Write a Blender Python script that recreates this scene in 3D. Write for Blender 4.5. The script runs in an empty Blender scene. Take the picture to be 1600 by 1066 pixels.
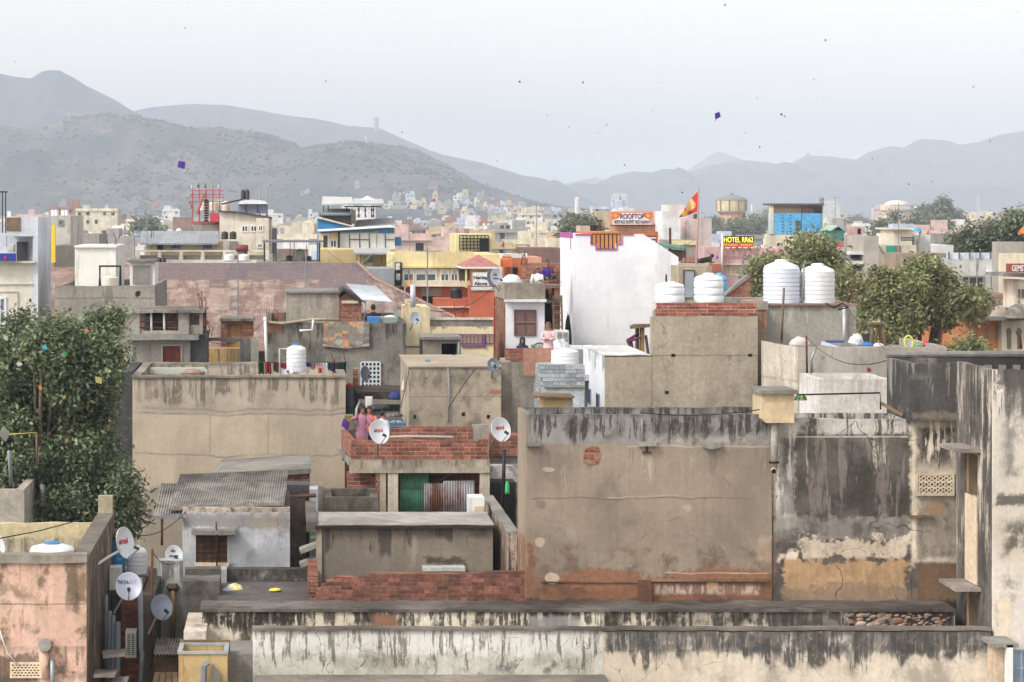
import bpy, math, random
import numpy as np
from mathutils import Vector, noise as mnoise
random.seed(7)
RNG = np.random.default_rng(7)
S = bpy.context.scene
COL = S.collection
# ------------------------------------------------------------------ picture -> place
F, VX, VY, CZ = 4000.0, 450.0, 330.0, 17.0      # focal length in px, eye-level point in px, eye height
def X(px, d): return (px - VX) * d / F
def Z(py, d): return CZ - (py - VY) * d / F
def sz(px, d): return px * d / F
def P(px, py, d): return Vector((X(px, d), d, Z(py, d)))
def c(r, g, b, k=1.0):
    f = lambda v: ((v / 255 + .055) / 1.055) ** 2.4 if v > 10 else v / 255 / 12.92
    r, g, b = f(r)*k*.92, f(g)*k*.93, f(b)*k*.95; l = .3*r+.59*g+.11*b; q = .95
    return (min(l+(r-l)*q, .88), min(l+(g-l)*q, .88), min(l+(b-l)*q, .88), 1)
# ------------------------------------------------------------------ mesh builder
class MB:
    def __init__(s): s.v, s.f, s.smooth = [], [], False
    def add(s, vs, fs):
        o = len(s.v); s.v += [tuple(p) for p in vs]; s.f += [tuple(i + o for i in f) for f in fs]; return s
    def box(s, x0, x1, y0, y1, z0, z1):
        if x0 > x1: x0, x1 = x1, x0
        if z0 > z1: z0, z1 = z1, z0
        if y0 > y1: y0, y1 = y1, y0
        return s.add([(x0,y0,z0),(x1,y0,z0),(x1,y1,z0),(x0,y1,z0),(x0,y0,z1),(x1,y0,z1),(x1,y1,z1),(x0,y1,z1)],
              [(0,1,5,4),(1,2,6,5),(2,3,7,6),(3,0,4,7),(4,5,6,7),(3,2,1,0)])
    def pbox(s, px0, py0, px1, py1, d, depth):   # front face seen at px rect, at distance d, running back by depth
        return s.box(X(px0,d), X(px1,d), d, d+depth, Z(py1,d), Z(py0,d))
    def ring(s, x0, x1, y0, y1, z0, z1, t):      # four walls of thickness t, open top and bottom
        o = [(x0,y0),(x1,y0),(x1,y1),(x0,y1)]; i = [(x0+t,y0+t),(x1-t,y0+t),(x1-t,y1-t),(x0+t,y1-t)]
        vs = [(a,b,z0) for a,b in o]+[(a,b,z1) for a,b in o]+[(a,b,z0) for a,b in i]+[(a,b,z1) for a,b in i]
        fs = []
        for k in range(4):
            n = (k+1)%4
            fs += [(k,n,n+4,k+4),(n+8,k+8,k+12,n+12),(k+4,n+4,n+12,k+12)]
        return s.add(vs, fs)
    def prism(s, pts, y0, y1):                    # polygon in xz (ccw seen from the front), extruded in depth
        n = len(pts)
        vs = [(a,y0,b) for a,b in pts]+[(a,y1,b) for a,b in pts]
        fs = [tuple(range(n)), tuple(range(2*n-1,n-1,-1))]
        fs += [(k,k+n,(k+1)%n+n,(k+1)%n) for k in range(n)]
        return s.add(vs, fs)
    def pprism(s, pts, d, depth): return s.prism([(X(a,d),Z(b,d)) for a,b in pts], d, d+depth)
    def plate(s, pts, th):                        # 3-D polygon given a thickness along its normal
        pts = [Vector(p) for p in pts]; n = len(pts)
        nr = (pts[1]-pts[0]).cross(pts[2]-pts[0]).normalized()*th
        return s.add(pts+[p-nr for p in pts], [tuple(range(n)), tuple(range(2*n-1,n-1,-1))]+[(k,k+n,(k+1)%n+n,(k+1)%n) for k in range(n)])
    def tube(s, path, r, n=8, cap=True):
        path = [Vector(p) for p in path]; rs = r if isinstance(r,(list,tuple)) else [r]*len(path)
        o = len(s.v); up = None
        for k, p in enumerate(path):
            t = (path[min(k+1,len(path)-1)]-path[max(k-1,0)]).normalized()
            a = t.cross(Vector((0,0,1)) if abs(t.z)<.9 else Vector((0,1,0))).normalized()
            if up is not None and a.dot(up) < 0: a = -a
            up = a; b = t.cross(a)
            for q in range(n):
                w = 2*math.pi*q/n; s.v.append(tuple(p+a*(rs[k]*math.cos(w))+b*(rs[k]*math.sin(w))))
        for k in range(len(path)-1):
            for q in range(n):
                s.f.append((o+k*n+q, o+k*n+(q+1)%n, o+(k+1)*n+(q+1)%n, o+(k+1)*n+q))
        if cap: s.f += [tuple(o+q for q in range(n-1,-1,-1)), tuple(o+(len(path)-1)*n+q for q in range(n))]
        return s
    def lathe(s, cx, cy, prof, n=28, a0=0, wob=0, frame=None):      # prof: (r,z) list bottom to top
        o = len(s.v); m = len(prof)
        for r, z in prof:
            for q in range(n):
                w = 2*math.pi*q/n+a0
                p = Vector((r*math.cos(w), r*math.sin(w), z))
                s.v.append(tuple(frame @ p) if frame else (cx+p.x, cy+p.y, p.z))
        for k in range(m-1):
            for q in range(n): s.f.append((o+k*n+q,o+k*n+(q+1)%n,o+(k+1)*n+(q+1)%n,o+(k+1)*n+q))
        s.f += [tuple(o+q for q in range(n-1,-1,-1)), tuple(o+(m-1)*n+q for q in range(n))]
        return s
    def cells(s, x0, x1, z0, z1, y, th, holes):   # an upright wall with real rectangular openings
        xs = sorted({x0,x1,*[v for h in holes for v in (h[0],h[1]) if x0<v<x1]}); zs = sorted({z0,z1,*[v for h in holes for v in (h[2],h[3]) if z0<v<z1]})
        inh = lambda a,b: any(h[0]<a<h[1] and h[2]<b<h[3] for h in holes)
        for i in range(len(xs)-1):
            run = None
            for j in range(len(zs)-1):
                if inh((xs[i]+xs[i+1])/2,(zs[j]+zs[j+1])/2):
                    if run is not None: s.box(xs[i],xs[i+1],y,y+th,run,zs[j]); run=None
                elif run is None: run = zs[j]
            if run is not None: s.box(xs[i],xs[i+1],y,y+th,run,zs[-1])
        return s
    def pcells(s, px0, py0, px1, py1, d, th, holes):
        return s.cells(X(px0,d),X(px1,d),Z(py1,d),Z(py0,d),d,th,[(X(a,d),X(e,d),Z(f,d),Z(b,d)) for a,b,e,f in holes])
def root_of(o):
    while o.parent: o = o.parent
    return o
def build(name, mb, mat, parent=None, smooth=None, loc=None):
    me = bpy.data.meshes.new(name)
    off = Vector(root_of(parent).location) if parent else (Vector(loc) if loc else Vector((0,0,0)))
    v = np.array(mb.v, dtype=np.float64).reshape(-1,3)-np.array(off)
    me.from_pydata(v.tolist(), [], mb.f); 
    if smooth if smooth is not None else mb.smooth: me.polygons.foreach_set('use_smooth',[True]*len(me.polygons))
    me.update()
    o = bpy.data.objects.new(name, me); COL.objects.link(o)
    for m in (mat if isinstance(mat,(list,tuple)) else [mat]): me.materials.append(m)
    if parent: o.parent = parent
    elif loc: o.location = loc
    return o
def auto_smooth(o, deg=35):
    me = o.data; me.polygons.foreach_set('use_smooth',[True]*len(me.polygons))
    me.set_sharp_from_angle(angle=math.radians(deg)); return o
def tag(o, label=None, cat=None, group=None, kind=None):
    if label: o['label']=label
    if cat: o['category']=cat
    if group: o['group']=group
    if kind: o['kind']=kind
    return o
def thing(name, label, cat, loc=(0,0,0), group=None):
    o = bpy.data.objects.new(name, None); COL.objects.link(o); o.location = loc; o.empty_display_size=.2
    return tag(o,label,cat,group)
def solo(name, mb, mat, label, cat, group=None, smooth=None):      # a thing that is one mesh, origin at its base
    v = np.array(mb.v); base = ((v[:,0].min()+v[:,0].max())/2,(v[:,1].min()+v[:,1].max())/2,v[:,2].min())
    return tag(build(name,mb,mat,loc=base,smooth=smooth),label,cat,group)
def copy_tree(o, loc=None, label=None, rz=None, sc=None, parent=None):
    n = o.copy(); COL.objects.link(n)
    if parent: n.parent = parent
    if loc is not None: n.location = loc
    if label: n['label']=label
    if rz is not None: n.rotation_euler.z = rz
    if sc is not None: n.scale = (sc,sc,sc) if not isinstance(sc,(tuple,list)) else sc
    for ch in o.children: copy_tree(ch, parent=n)
    return n
# ------------------------------------------------------------------ materials
class Sock:
    def __init__(s, t, k): s.t, s.k = t, k
    def _b(s, op, o, r=False): return s.t.math(op, o, s) if r else s.t.math(op, s, o)
    def __add__(s,o): return s._b('ADD',o)
    __radd__ = __add__
    def __sub__(s,o): return s._b('SUBTRACT',o)
    def __rsub__(s,o): return s._b('SUBTRACT',o,True)
    def __mul__(s,o): return s._b('MULTIPLY',o)
    __rmul__ = __mul__
    def __truediv__(s,o): return s._b('DIVIDE',o)
class T:
    def __init__(s, name):
        s.m = bpy.data.materials.new(name); s.m.use_nodes = True; s.nt = s.m.node_tree; s.nt.nodes.clear(); s._p=None; s._xyz=None
    def n(s, kind, **kw):
        o = s.nt.nodes.new(kind)
        for k, v in kw.items(): setattr(o, k, v)
        return o
    def put(s, sock, v):
        if isinstance(v, Sock): s.nt.links.new(v.k, sock)
        elif v is not None: sock.default_value = v
    def math(s, op, a, b=None, cc=None, clamp=False):
        o = s.n('ShaderNodeMath', operation=op, use_clamp=clamp); s.put(o.inputs[0],a); s.put(o.inputs[1],b)
        if cc is not None: s.put(o.inputs[2],cc)
        return Sock(s,o.outputs[0])
    @property
    def pos(s):
        if not s._p: s._p = Sock(s, s.n('ShaderNodeNewGeometry').outputs['Position'])
        return s._p
    @property
    def xyz(s):
        if not s._xyz:
            o = s.n('ShaderNodeSeparateXYZ'); s.put(o.inputs[0], s.pos); s._xyz = [Sock(s,q) for q in o.outputs]
        return s._xyz
    def obj(s): return Sock(s, s.n('ShaderNodeTexCoord').outputs['Object'])
    def comb(s, a, b, e=0.0):
        o = s.n('ShaderNodeCombineXYZ'); s.put(o.inputs[0],a); s.put(o.inputs[1],b); s.put(o.inputs[2],e); return Sock(s,o.outputs[0])
    def scale(s, vec, k):
        o = s.n('ShaderNodeVectorMath', operation='MULTIPLY'); s.put(o.inputs[0],vec); o.inputs[1].default_value = k if isinstance(k,(tuple,list)) else (k,k,k); return Sock(s,o.outputs[0])
    def noise(s, scale, detail=3, rough=.55, vec=None, dist=0, col=False):
        o = s.n('ShaderNodeTexNoise'); s.put(o.inputs['Vector'], vec or s.pos); o.inputs['Scale'].default_value=scale; o.inputs['Detail'].default_value=detail
        o.inputs['Roughness'].default_value=rough; o.inputs['Distortion'].default_value=dist
        return Sock(s,o.outputs['Color' if col else 'Fac'])
    def vor(s, scale, feat='DISTANCE_TO_EDGE', vec=None, out='Distance', rnd=1):
        o = s.n('ShaderNodeTexVoronoi', feature=feat); s.put(o.inputs['Vector'], vec or s.pos); o.inputs['Scale'].default_value=scale; o.inputs['Randomness'].default_value=rnd
        return Sock(s,o.outputs[out])
    def wn(s, vec): 
        o = s.n('ShaderNodeTexWhiteNoise', noise_dimensions='3D'); s.put(o.inputs['Vector'],vec); return Sock(s,o.outputs['Value'])
    def ss(s, x, a, b, lo=0., hi=1.):
        o = s.n('ShaderNodeMapRange', interpolation_type='SMOOTHSTEP'); s.put(o.inputs[0],x); o.inputs[1].default_value=a; o.inputs[2].default_value=b; o.inputs[3].default_value=lo; o.inputs[4].default_value=hi
        return Sock(s,o.outputs[0])
    def mix(s, f, a, b, mode='MIX'):
        o = s.n('ShaderNodeMix', data_type='RGBA', blend_type=mode); s.put(o.inputs[0],f); s.put(o.inputs[6],a); s.put(o.inputs[7],b); return Sock(s,o.outputs[2])
    def ramp(s, f, stops, const=False):
        o = s.n('ShaderNodeValToRGB'); r = o.color_ramp; r.interpolation = 'CONSTANT' if const else 'LINEAR'
        while len(r.elements)<len(stops): r.elements.new(.5)
        for e,(p,q) in zip(r.elements, stops): e.position=p; e.color=q
        s.put(o.inputs[0],f); return Sock(s,o.outputs[0])
    def bright(s, col, k):
        o = s.n('ShaderNodeHueSaturation'); s.put(o.inputs['Color'],col); s.put(o.inputs['Value'],k); return Sock(s,o.outputs[0])
    def bumpn(s, h, strength=.3, dist=.02):
        o = s.n('ShaderNodeBump'); s.put(o.inputs['Height'],h); o.inputs['Strength'].default_value=strength; o.inputs['Distance'].default_value=dist; return Sock(s,o.outputs[0])
    def out(s, col, rough=.9, bump=None, metal=0, spec=.3, emit=None, estr=0, alpha=None):
        b = s.n('ShaderNodeBsdfPrincipled'); s.put(b.inputs['Base Color'],col); s.put(b.inputs['Roughness'],rough); s.put(b.inputs['Metallic'],metal)
        b.inputs['Specular IOR Level'].default_value=spec
        if bump: s.put(b.inputs['Normal'],bump)
        if emit: s.put(b.inputs['Emission Color'],emit); b.inputs['Emission Strength'].default_value=estr
        o = s.n('ShaderNodeOutputMaterial'); s.nt.links.new(b.outputs[0],o.inputs[0]); return s.m
_mc = {}
def paint(name, col, rough=.7, var=.12, metal=0, spec=.3, dirt=.0, sc=3.):
    key=('p',name)
    if key in _mc: return _mc[key]
    t = T(name); f = t.noise(sc,4); g = t.bright(col, t.ss(f,.3,.7,1-var,1+var))
    if dirt:
        st = t.noise(1., 4, .6, vec=t.scale(t.pos,(5,5,.5)))
        g = t.mix(t.ss(st,.5,.72,0,dirt), g, (col[0]*.25+.01,col[1]*.24+.01,col[2]*.22+.01,1))
    _mc[key] = t.out(g, rough, t.bumpn(f,.08,.01), metal, spec); return _mc[key]
def Rr(px0,py0,px1,py1,d): return (X(px0,d),X(px1,d),Z(py1,d),Z(py0,d))    # x0,x1,zlow,zhigh
def boxmask(t, r, wob, soft=.1, wn=None):
    x,y,z = t.xyz; m=None
    k = ((wn if wn else t.noise(2.2,5,.62))-.5)*.8+(t.noise(8,5,.7)-.5)*.7
    for e in ((x-r[0]) if r[0]>-900 else None,(r[1]-x) if r[1]<900 else None,(z-r[2]) if r[2]>-900 else None,(r[3]-z) if r[3]<900 else None):
        if e is not None: m = e if m is None else t.math('MINIMUM',m,e)
    return t.ss(m+k*wob, 0, soft)
def plaster(name, base, alt=None, ops=(), var=.14, grain=.22, rough=.92, bump=.35, sc=1.):
    """weathered render: base colour drifting to alt, fine grain, then worn patches, runs and cracks that have shapes of their own"""
    key=('w',name)
    if key in _mc: return _mc[key]
    t = T(name); x,y,z = t.xyz
    big = t.noise(.45*sc,5,.6); fine = t.noise(9*sc,6,.7); mid = t.noise(2.2*sc,5,.62)
    col = t.mix(t.ss(big,.35,.66), base, alt or (base[0]*.72,base[1]*.72,base[2]*.72,1))
    col = t.bright(col, t.ss(mid,.25,.75,1-var,1+var)); col = t.bright(col, t.ss(fine,.2,.8,1-grain,1+grain))
    h = fine*.5+mid; stn=None
    pit = t.noise(24*sc,5,.75); vst = t.noise(3.,5,.65,vec=t.comb((x+y*.7)*2.2,z*.16,2.)); weather = t.ss(vst,.3,.7,1-var*.9,1+var*.7)*t.ss(pit,.58,.72,1,1-grain*1.5)*t.ss(pit,.42,.28,1,1+grain*.8)
    for op in ops:
        k = op[0]
        if k=='fill':          # rect, colour, edge wobble (m), strength
            m = boxmask(t, op[1], op[3], wn=mid); q = t.bright(op[2], t.ss(fine,.2,.8,1-grain,1+grain)); q = t.bright(q, t.ss(mid,.25,.75,1-var,1+var))
            col = t.mix(m*(op[4] if len(op)>4 else 1.), col, q); h = h+m*.35
        elif k=='spot':        # px centre x, z, radii (m), colour, strength
            dd = t.math('SQRT',((x-op[1])/op[3])*((x-op[1])/op[3])+((z-op[2])/op[4])*((z-op[2])/op[4]))
            m = t.ss(dd+(t.noise(7,4,.65)-.5)*1.5+(mid-.5)*.8, 1.05,.8)*op[6]; col = t.mix(m,col,t.bright(op[5],t.ss(fine,.2,.8,.8,1.2)))
        elif k=='streak':      # rect, colour, amount 0..1, strength, freq : runs that start at the top of rect
            fr = op[5] if len(op)>5 else 5.
            r = op[1]; hx = x+y*.7+(mid-.5)*.07+(fine-.5)*.03; tt = t.ss(z,r[2],r[3]); a_ = op[3]
            n1 = t.noise(fr*.9,5,.7,vec=t.comb(hx, z*.09, op[2][0]*7)); nL = t.noise(fr*.35,3,.6,vec=t.comb(hx, 3.3, op[2][1]*9))
            L = t.ss(nL,.3,.68)*.75+.15+.25*a_
            m = t.ss(n1,.60-.22*a_,.66-.22*a_)*t.ss(tt+L,.93,1.12)
            m = t.math('MAXIMUM', m, t.ss(tt+(mid-.5)*.25,.93,1.02)*min(1,a_*1.1))
            m = m*t.ss(z,r[2]-.15,r[2]+.3)*t.ss(z,r[3]+.02,r[3]-.02)
            if r[0]>-900: m = m*t.ss(x,r[0]-.02,r[0]+.12)
            if r[1]<900: m = m*t.ss(x,r[1]+.02,r[1]-.12)
            m = m*t.ss(fine*.65+mid*.35,.36,.5,.2,1.)
            col = t.mix(m*op[4], col, op[2])
        elif k=='blotch':      # rect, colour, scale, threshold, strength
            b = t.noise(op[3],6,.66,vec=t.scale(t.pos,(1,1,.8)),dist=.3); m = t.ss(b,op[4]-.03,op[4]+.11)*op[5]
            if op[1]: m = m*boxmask(t,op[1],.5,.35,wn=mid)
            col = t.mix(m, col, op[2])
        elif k=='crack':       # rect, colour, scale, width
            wv = t.n('ShaderNodeVectorMath',operation='ADD'); t.put(wv.inputs[0],t.pos); t.put(wv.inputs[1],t.scale(t.noise(1.6*op[3],3,col=True),.5/op[3]))
            e = t.vor(op[3],vec=Sock(t,wv.outputs[0])); m = t.ss(e,op[4],op[4]*.3)
            if op[1]: m = m*boxmask(t,op[1],.4,.2,wn=mid)
            m = m*t.ss(mid,.42,.6,.0,1.)*t.ss(big,.4,.55,.3,1.); col = t.mix(m*.7,col,op[2]); h = h-m*.6
        elif k=='line':        # z height, x0, x1, colour, half width, wobble
            zz = z-op[1]+(t.noise(.7,4,vec=t.comb(x,y,0.))-.5)*op[6]
            m = t.ss(t.math('ABSOLUTE',zz),op[5],op[5]*.4)*t.ss(x,op[2]-.05,op[2]+.05)*t.ss(x,op[3]+.05,op[3]-.05)*t.ss(mid,.25,.6,.3,1)
            col = t.mix(m*.8,col,op[4])
    col = t.bright(col, weather)
    _mc[key] = t.out(col, rough, t.bumpn(h+pit*.4,bump,.03), 0, .15); return _mc[key]
INF=999.
ALL=lambda zl,zh:(-INF,INF,zl,zh)
def brick(name, c1, c2, mortar, bw=.23, bh=.075, dirt=.3, ztop=None, run=.5, white=0.):
    key=('b',name)
    if key in _mc: return _mc[key]
    t = T(name); x,y,z = t.xyz
    o = t.n('ShaderNodeTexBrick'); w = t.noise(5,3)
    t.put(o.inputs['Vector'], t.comb(x+y+w*.012, z+w*.02, 0.)); o.inputs['Scale'].default_value=1; o.inputs['Brick Width'].default_value=bw; o.inputs['Row Height'].default_value=bh
    o.inputs['Mortar Size'].default_value=bh*.095; o.inputs['Mortar Smooth'].default_value=.15; o.inputs['Color1'].default_value=c1; o.inputs['Color2'].default_value=c2; o.inputs['Mortar'].default_value=mortar
    col = Sock(t,o.outputs['Color']); f = t.noise(14,5,.7); g = t.noise(1.1,4,.6)
    col = t.bright(col, t.ss(f,.2,.8,.6,1.35)); col = t.bright(col, t.ss(t.wn(t.comb(t.math('FLOOR',(x+y)/bw),t.math('FLOOR',z/bh),1.)),0.,1.,.72,1.22)); 
    if dirt: col = t.mix(t.ss(g,.5,.68,0,dirt), col, (.05,.042,.036,1))
    if white: col = t.mix(t.ss(t.noise(2.,5,.7),.5,.62,0,white), col, mortar)
    if ztop is not None: col = t.mix(t.ss(z+(t.noise(2.5,4)-.5)*run,ztop-run,ztop)*.75, col, (.045,.038,.033,1))
    _mc[key] = t.out(col,.92,t.bumpn(Sock(t,o.outputs['Fac'])*-.8+f*.4,.6,.012),0,.15); return _mc[key]
def sheet(name, cols, w=.9, h=2.4, corr=.076, rust=.5, rustc=None, axis='z', rough=.6, seam=.5):
    """corrugated sheets lapped in rows, each sheet of its own colour"""
    key=('s',name)
    if key in _mc: return _mc[key]
    t = T(name); x,y,z = t.xyz; v = {'z':z,'y':y}[axis]
    row = t.math('FLOOR', v/h); off = t.wn(t.comb(row,3.,1.)); cx = t.math('FLOOR', x/w+off)
    rnd = t.wn(t.comb(cx,row,7.))
    n = len(cols); col = t.ramp(rnd,[(i/n,q) for i,q in enumerate(cols)],True)
    st = t.noise(1.,5,.65,vec=t.comb(x*2.2,y*.4,z*.6)); blo = t.noise(.8,6,.7)
    col = t.bright(col,t.ss(t.noise(3,5,.7),.25,.75,.75,1.25))
    rc = rustc or (.2,.1,.06,1)
    col = t.mix(t.ss(st*.5+blo*.5,.56-.1*rust,.66)*rust, col, rc)
    fx = t.math('FRACT', x/w+off); fv = t.math('FRACT', v/h)
    col = t.mix(t.math('MAXIMUM',t.ss(fx,.05,.0),t.ss(fv,.03,.0))*seam, col, (.06,.05,.05,1))
    b = t.math('SINE', x*(2*math.pi/corr)) if corr else None
    _mc[key] = t.out(col,rough,t.bumpn(b,.5,.012) if corr else None,0,.3); return _mc[key]
def leafmat(name, a, b, d, yellow=None):
    t = T(name); o = t.n('ShaderNodeNewGeometry'); r = Sock(t,o.outputs['Random Per Island'])
    stops=[(0,a),(.45,b),(.97,d)]+([(.985,yellow)] if yellow else [])
    col = t.ramp(r,stops); col = t.bright(col,t.ss(t.noise(.9,3),.3,.7,.75,1.3))
    b_ = t.n('ShaderNodeBsdfPrincipled'); t.put(b_.inputs['Base Color'],col); b_.inputs['Roughness'].default_value=.45; b_.inputs['Specular IOR Level'].default_value=.35
    tr = t.n('ShaderNodeBsdfTranslucent'); t.put(tr.inputs[0],col); mx = t.n('ShaderNodeMixShader'); mx.inputs[0].default_value=.25
    t.nt.links.new(b_.outputs[0],mx.inputs[1]); t.nt.links.new(tr.outputs[0],mx.inputs[2]); oo = t.n('ShaderNodeOutputMaterial'); t.nt.links.new(mx.outputs[0],oo.inputs[0]); return t.m
# ------------------------------------------------------------------ camera, light, air
cam = bpy.data.cameras.new('camera'); co = bpy.data.objects.new('camera', cam); COL.objects.link(co); S.camera = co
co.location=(0,0,CZ); co.rotation_euler=(math.pi/2,0,0); cam.sensor_width=36; cam.lens=F/1600*36
cam.shift_x=(800-VX)/1600; cam.shift_y=-(533-VY)/1600; cam.clip_start=.5; cam.clip_end=60000
SE, SAZ = math.radians(44), math.radians(-125)       # sun elevation, and compass angle from +Y (view axis) to the right
w = bpy.data.worlds.new('World'); S.world=w; w.use_nodes=True; nt=w.node_tree; nt.nodes.clear()
sky = nt.nodes.new('ShaderNodeTexSky'); sky.sky_type='NISHITA'; sky.sun_disc=False; sky.sun_elevation=SE; sky.sun_rotation=SAZ; sky.air_density=1.0; sky.dust_density=2.5; sky.ozone_density=1
hs = nt.nodes.new('ShaderNodeHueSaturation'); hs.inputs["Saturation"].default_value=.05; hs.inputs["Value"].default_value=1.45
bg = nt.nodes.new('ShaderNodeBackground'); bg.inputs[1].default_value=.15
wo = nt.nodes.new('ShaderNodeOutputWorld')
nt.links.new(sky.outputs[0],hs.inputs['Color']); tint = nt.nodes.new('ShaderNodeMix'); tint.data_type='RGBA'; tint.blend_type='MULTIPLY'; tint.inputs[0].default_value=1; tint.inputs[7].default_value=(1,.972,.935,1); nt.links.new(hs.outputs[0],tint.inputs[6]); nt.links.new(tint.outputs[2],bg.inputs[0]); nt.links.new(bg.outputs[0],wo.inputs[0])
sl = bpy.data.lights.new('sun','SUN'); so = bpy.data.objects.new('sun',sl); COL.objects.link(so); sl.energy=1.5; sl.angle=math.radians(10); sl.color=(1,.94,.86)
sd = Vector((math.sin(SAZ)*math.cos(SE), math.cos(SAZ)*math.cos(SE), math.sin(SE)))      # towards the sun
so.rotation_euler = sd.to_track_quat('Z','Y').to_euler(); so.location=sd*50
S.view_settings.view_transform='Standard'; S.view_settings.look='None'; S.view_settings.gamma=1; S.view_settings.exposure=0.38
S.cycles.max_bounces=6; S.cycles.diffuse_bounces=3; S.cycles.glossy_bounces=2; S.cycles.transmission_bounces=3; S.cycles.volume_bounces=3; S.cycles.transparent_max_bounces=6
S.cycles.use_denoising=True
def haze():
    t = T('haze_air'); v = t.n('ShaderNodeVolumePrincipled'); v.inputs['Color'].default_value=(.765,.858,1,1); v.inputs['Density'].default_value=HAZE; v.inputs['Anisotropy'].default_value=.0
    o = t.n('ShaderNodeOutputMaterial'); t.nt.links.new(v.outputs[0],o.inputs['Volume'])
    tag(build('haze',MB().box(-9000,9000,-400,12000,-1.5,248),t.m),kind='stuff')
HAZE=.00022
haze()
# ------------------------------------------------------------------ ground and hills
def ground():
    t=T('dusty_ground'); n=t.noise(.02,6); m=t.noise(.6,5)
    col=t.mix(t.ss(n,.4,.6),c(170,158,140),c(120,118,100)); col=t.bright(col,t.ss(m,.3,.7,.8,1.2))
    b=MB(); b.add([(-8900,-350,0),(8900,-350,0),(8900,11900,0),(-8900,11900,0)],[(0,1,2,3)])
    tag(build('ground',b,t.out(col,.95)),kind='structure')
ground()
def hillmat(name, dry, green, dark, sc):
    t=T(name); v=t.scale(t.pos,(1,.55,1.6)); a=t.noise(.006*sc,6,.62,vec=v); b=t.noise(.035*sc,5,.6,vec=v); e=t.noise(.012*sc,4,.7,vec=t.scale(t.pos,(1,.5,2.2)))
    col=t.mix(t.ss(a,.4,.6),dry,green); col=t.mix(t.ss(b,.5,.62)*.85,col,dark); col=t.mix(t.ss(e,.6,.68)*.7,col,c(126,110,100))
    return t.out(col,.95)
def interp(pts, x):
    if x<=pts[0][0]: return pts[0][1]
    for (a,b),(e,f) in zip(pts,pts[1:]):
        if x<=e: return b+(f-b)*(x-a)/(e-a)
    return pts[-1][1]
def hill(name, crest, dc, df, db, mat, nx=260, ny=44, gul=40, rough=5, seed=0, shape=1.15):
    b=MB(); px0,px1=crest[0][0],crest[-1][0]
    for j in range(ny+1):
        u=j/ny*1.35
        for i in range(nx+1):
            px=px0+(px1-px0)*i/nx; h=Z(interp(crest,px),dc)+3
            xx=X(px,dc)
            d=df+(dc-df)*u if u<=1 else dc+(db-dc)*(u-1)/.35
            k=(u**shape) if u<=1 else max(0,1-(u-1)/.35)
            nz=mnoise.fractal((xx*.0032+seed,d*.0016,seed*3.1),1.0,2.0,5)
            nf=mnoise.fractal((xx*.02+seed,d*.01,seed),1.0,2.0,3)
            w=math.sin(math.pi*min(u,1))if u<=1 else 0
            zz=h*k+gul*nz*w*min(1,h/120)*1.2+rough*nf*(.35+w)*min(1,h/40)
            b.v.append((xx*(1+(d-dc)/dc*.0),d,max(-1.,zz) if k>0 else -1.))
    for j in range(ny):
        for i in range(nx):
            q=j*(nx+1)+i; b.f.append((q,q+1,q+nx+2,q+nx+1))
    return tag(build(name,b,mat,smooth=True),kind='structure')
HM1=hillmat('scrub_hill',c(92,84,86),c(52,60,66),c(32,42,50),1.)  # near hill tones carry a bluish haze tint in the colour
HM2=hillmat('far_hill',c(70,74,84),c(54,62,72),c(38,46,56),.7)  # blue-mauve haze painted into the far hill colours
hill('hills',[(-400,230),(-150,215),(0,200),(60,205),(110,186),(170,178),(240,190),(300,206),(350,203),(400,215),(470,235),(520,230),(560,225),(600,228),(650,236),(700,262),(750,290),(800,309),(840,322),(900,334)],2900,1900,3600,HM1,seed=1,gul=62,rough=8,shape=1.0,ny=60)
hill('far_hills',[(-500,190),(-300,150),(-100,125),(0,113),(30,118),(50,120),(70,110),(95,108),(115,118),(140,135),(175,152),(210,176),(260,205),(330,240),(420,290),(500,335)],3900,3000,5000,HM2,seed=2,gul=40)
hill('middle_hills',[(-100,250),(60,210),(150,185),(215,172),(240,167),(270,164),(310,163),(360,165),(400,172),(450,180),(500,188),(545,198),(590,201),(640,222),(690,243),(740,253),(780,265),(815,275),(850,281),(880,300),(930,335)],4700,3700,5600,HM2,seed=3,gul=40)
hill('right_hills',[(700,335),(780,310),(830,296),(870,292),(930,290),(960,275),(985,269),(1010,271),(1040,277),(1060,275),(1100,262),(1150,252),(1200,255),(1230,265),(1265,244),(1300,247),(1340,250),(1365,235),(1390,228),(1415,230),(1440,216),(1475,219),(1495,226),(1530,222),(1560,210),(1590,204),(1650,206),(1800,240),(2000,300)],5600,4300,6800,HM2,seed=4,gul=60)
hill('distant_hills',[(820,320),(880,288),(930,278),(980,292),(1040,290),(1060,277),(1090,256),(1120,236),(1150,246),(1175,256),(1220,300),(1260,330)],7600,6800,8800,HM2,seed=5,gul=10,rough=2)
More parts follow.
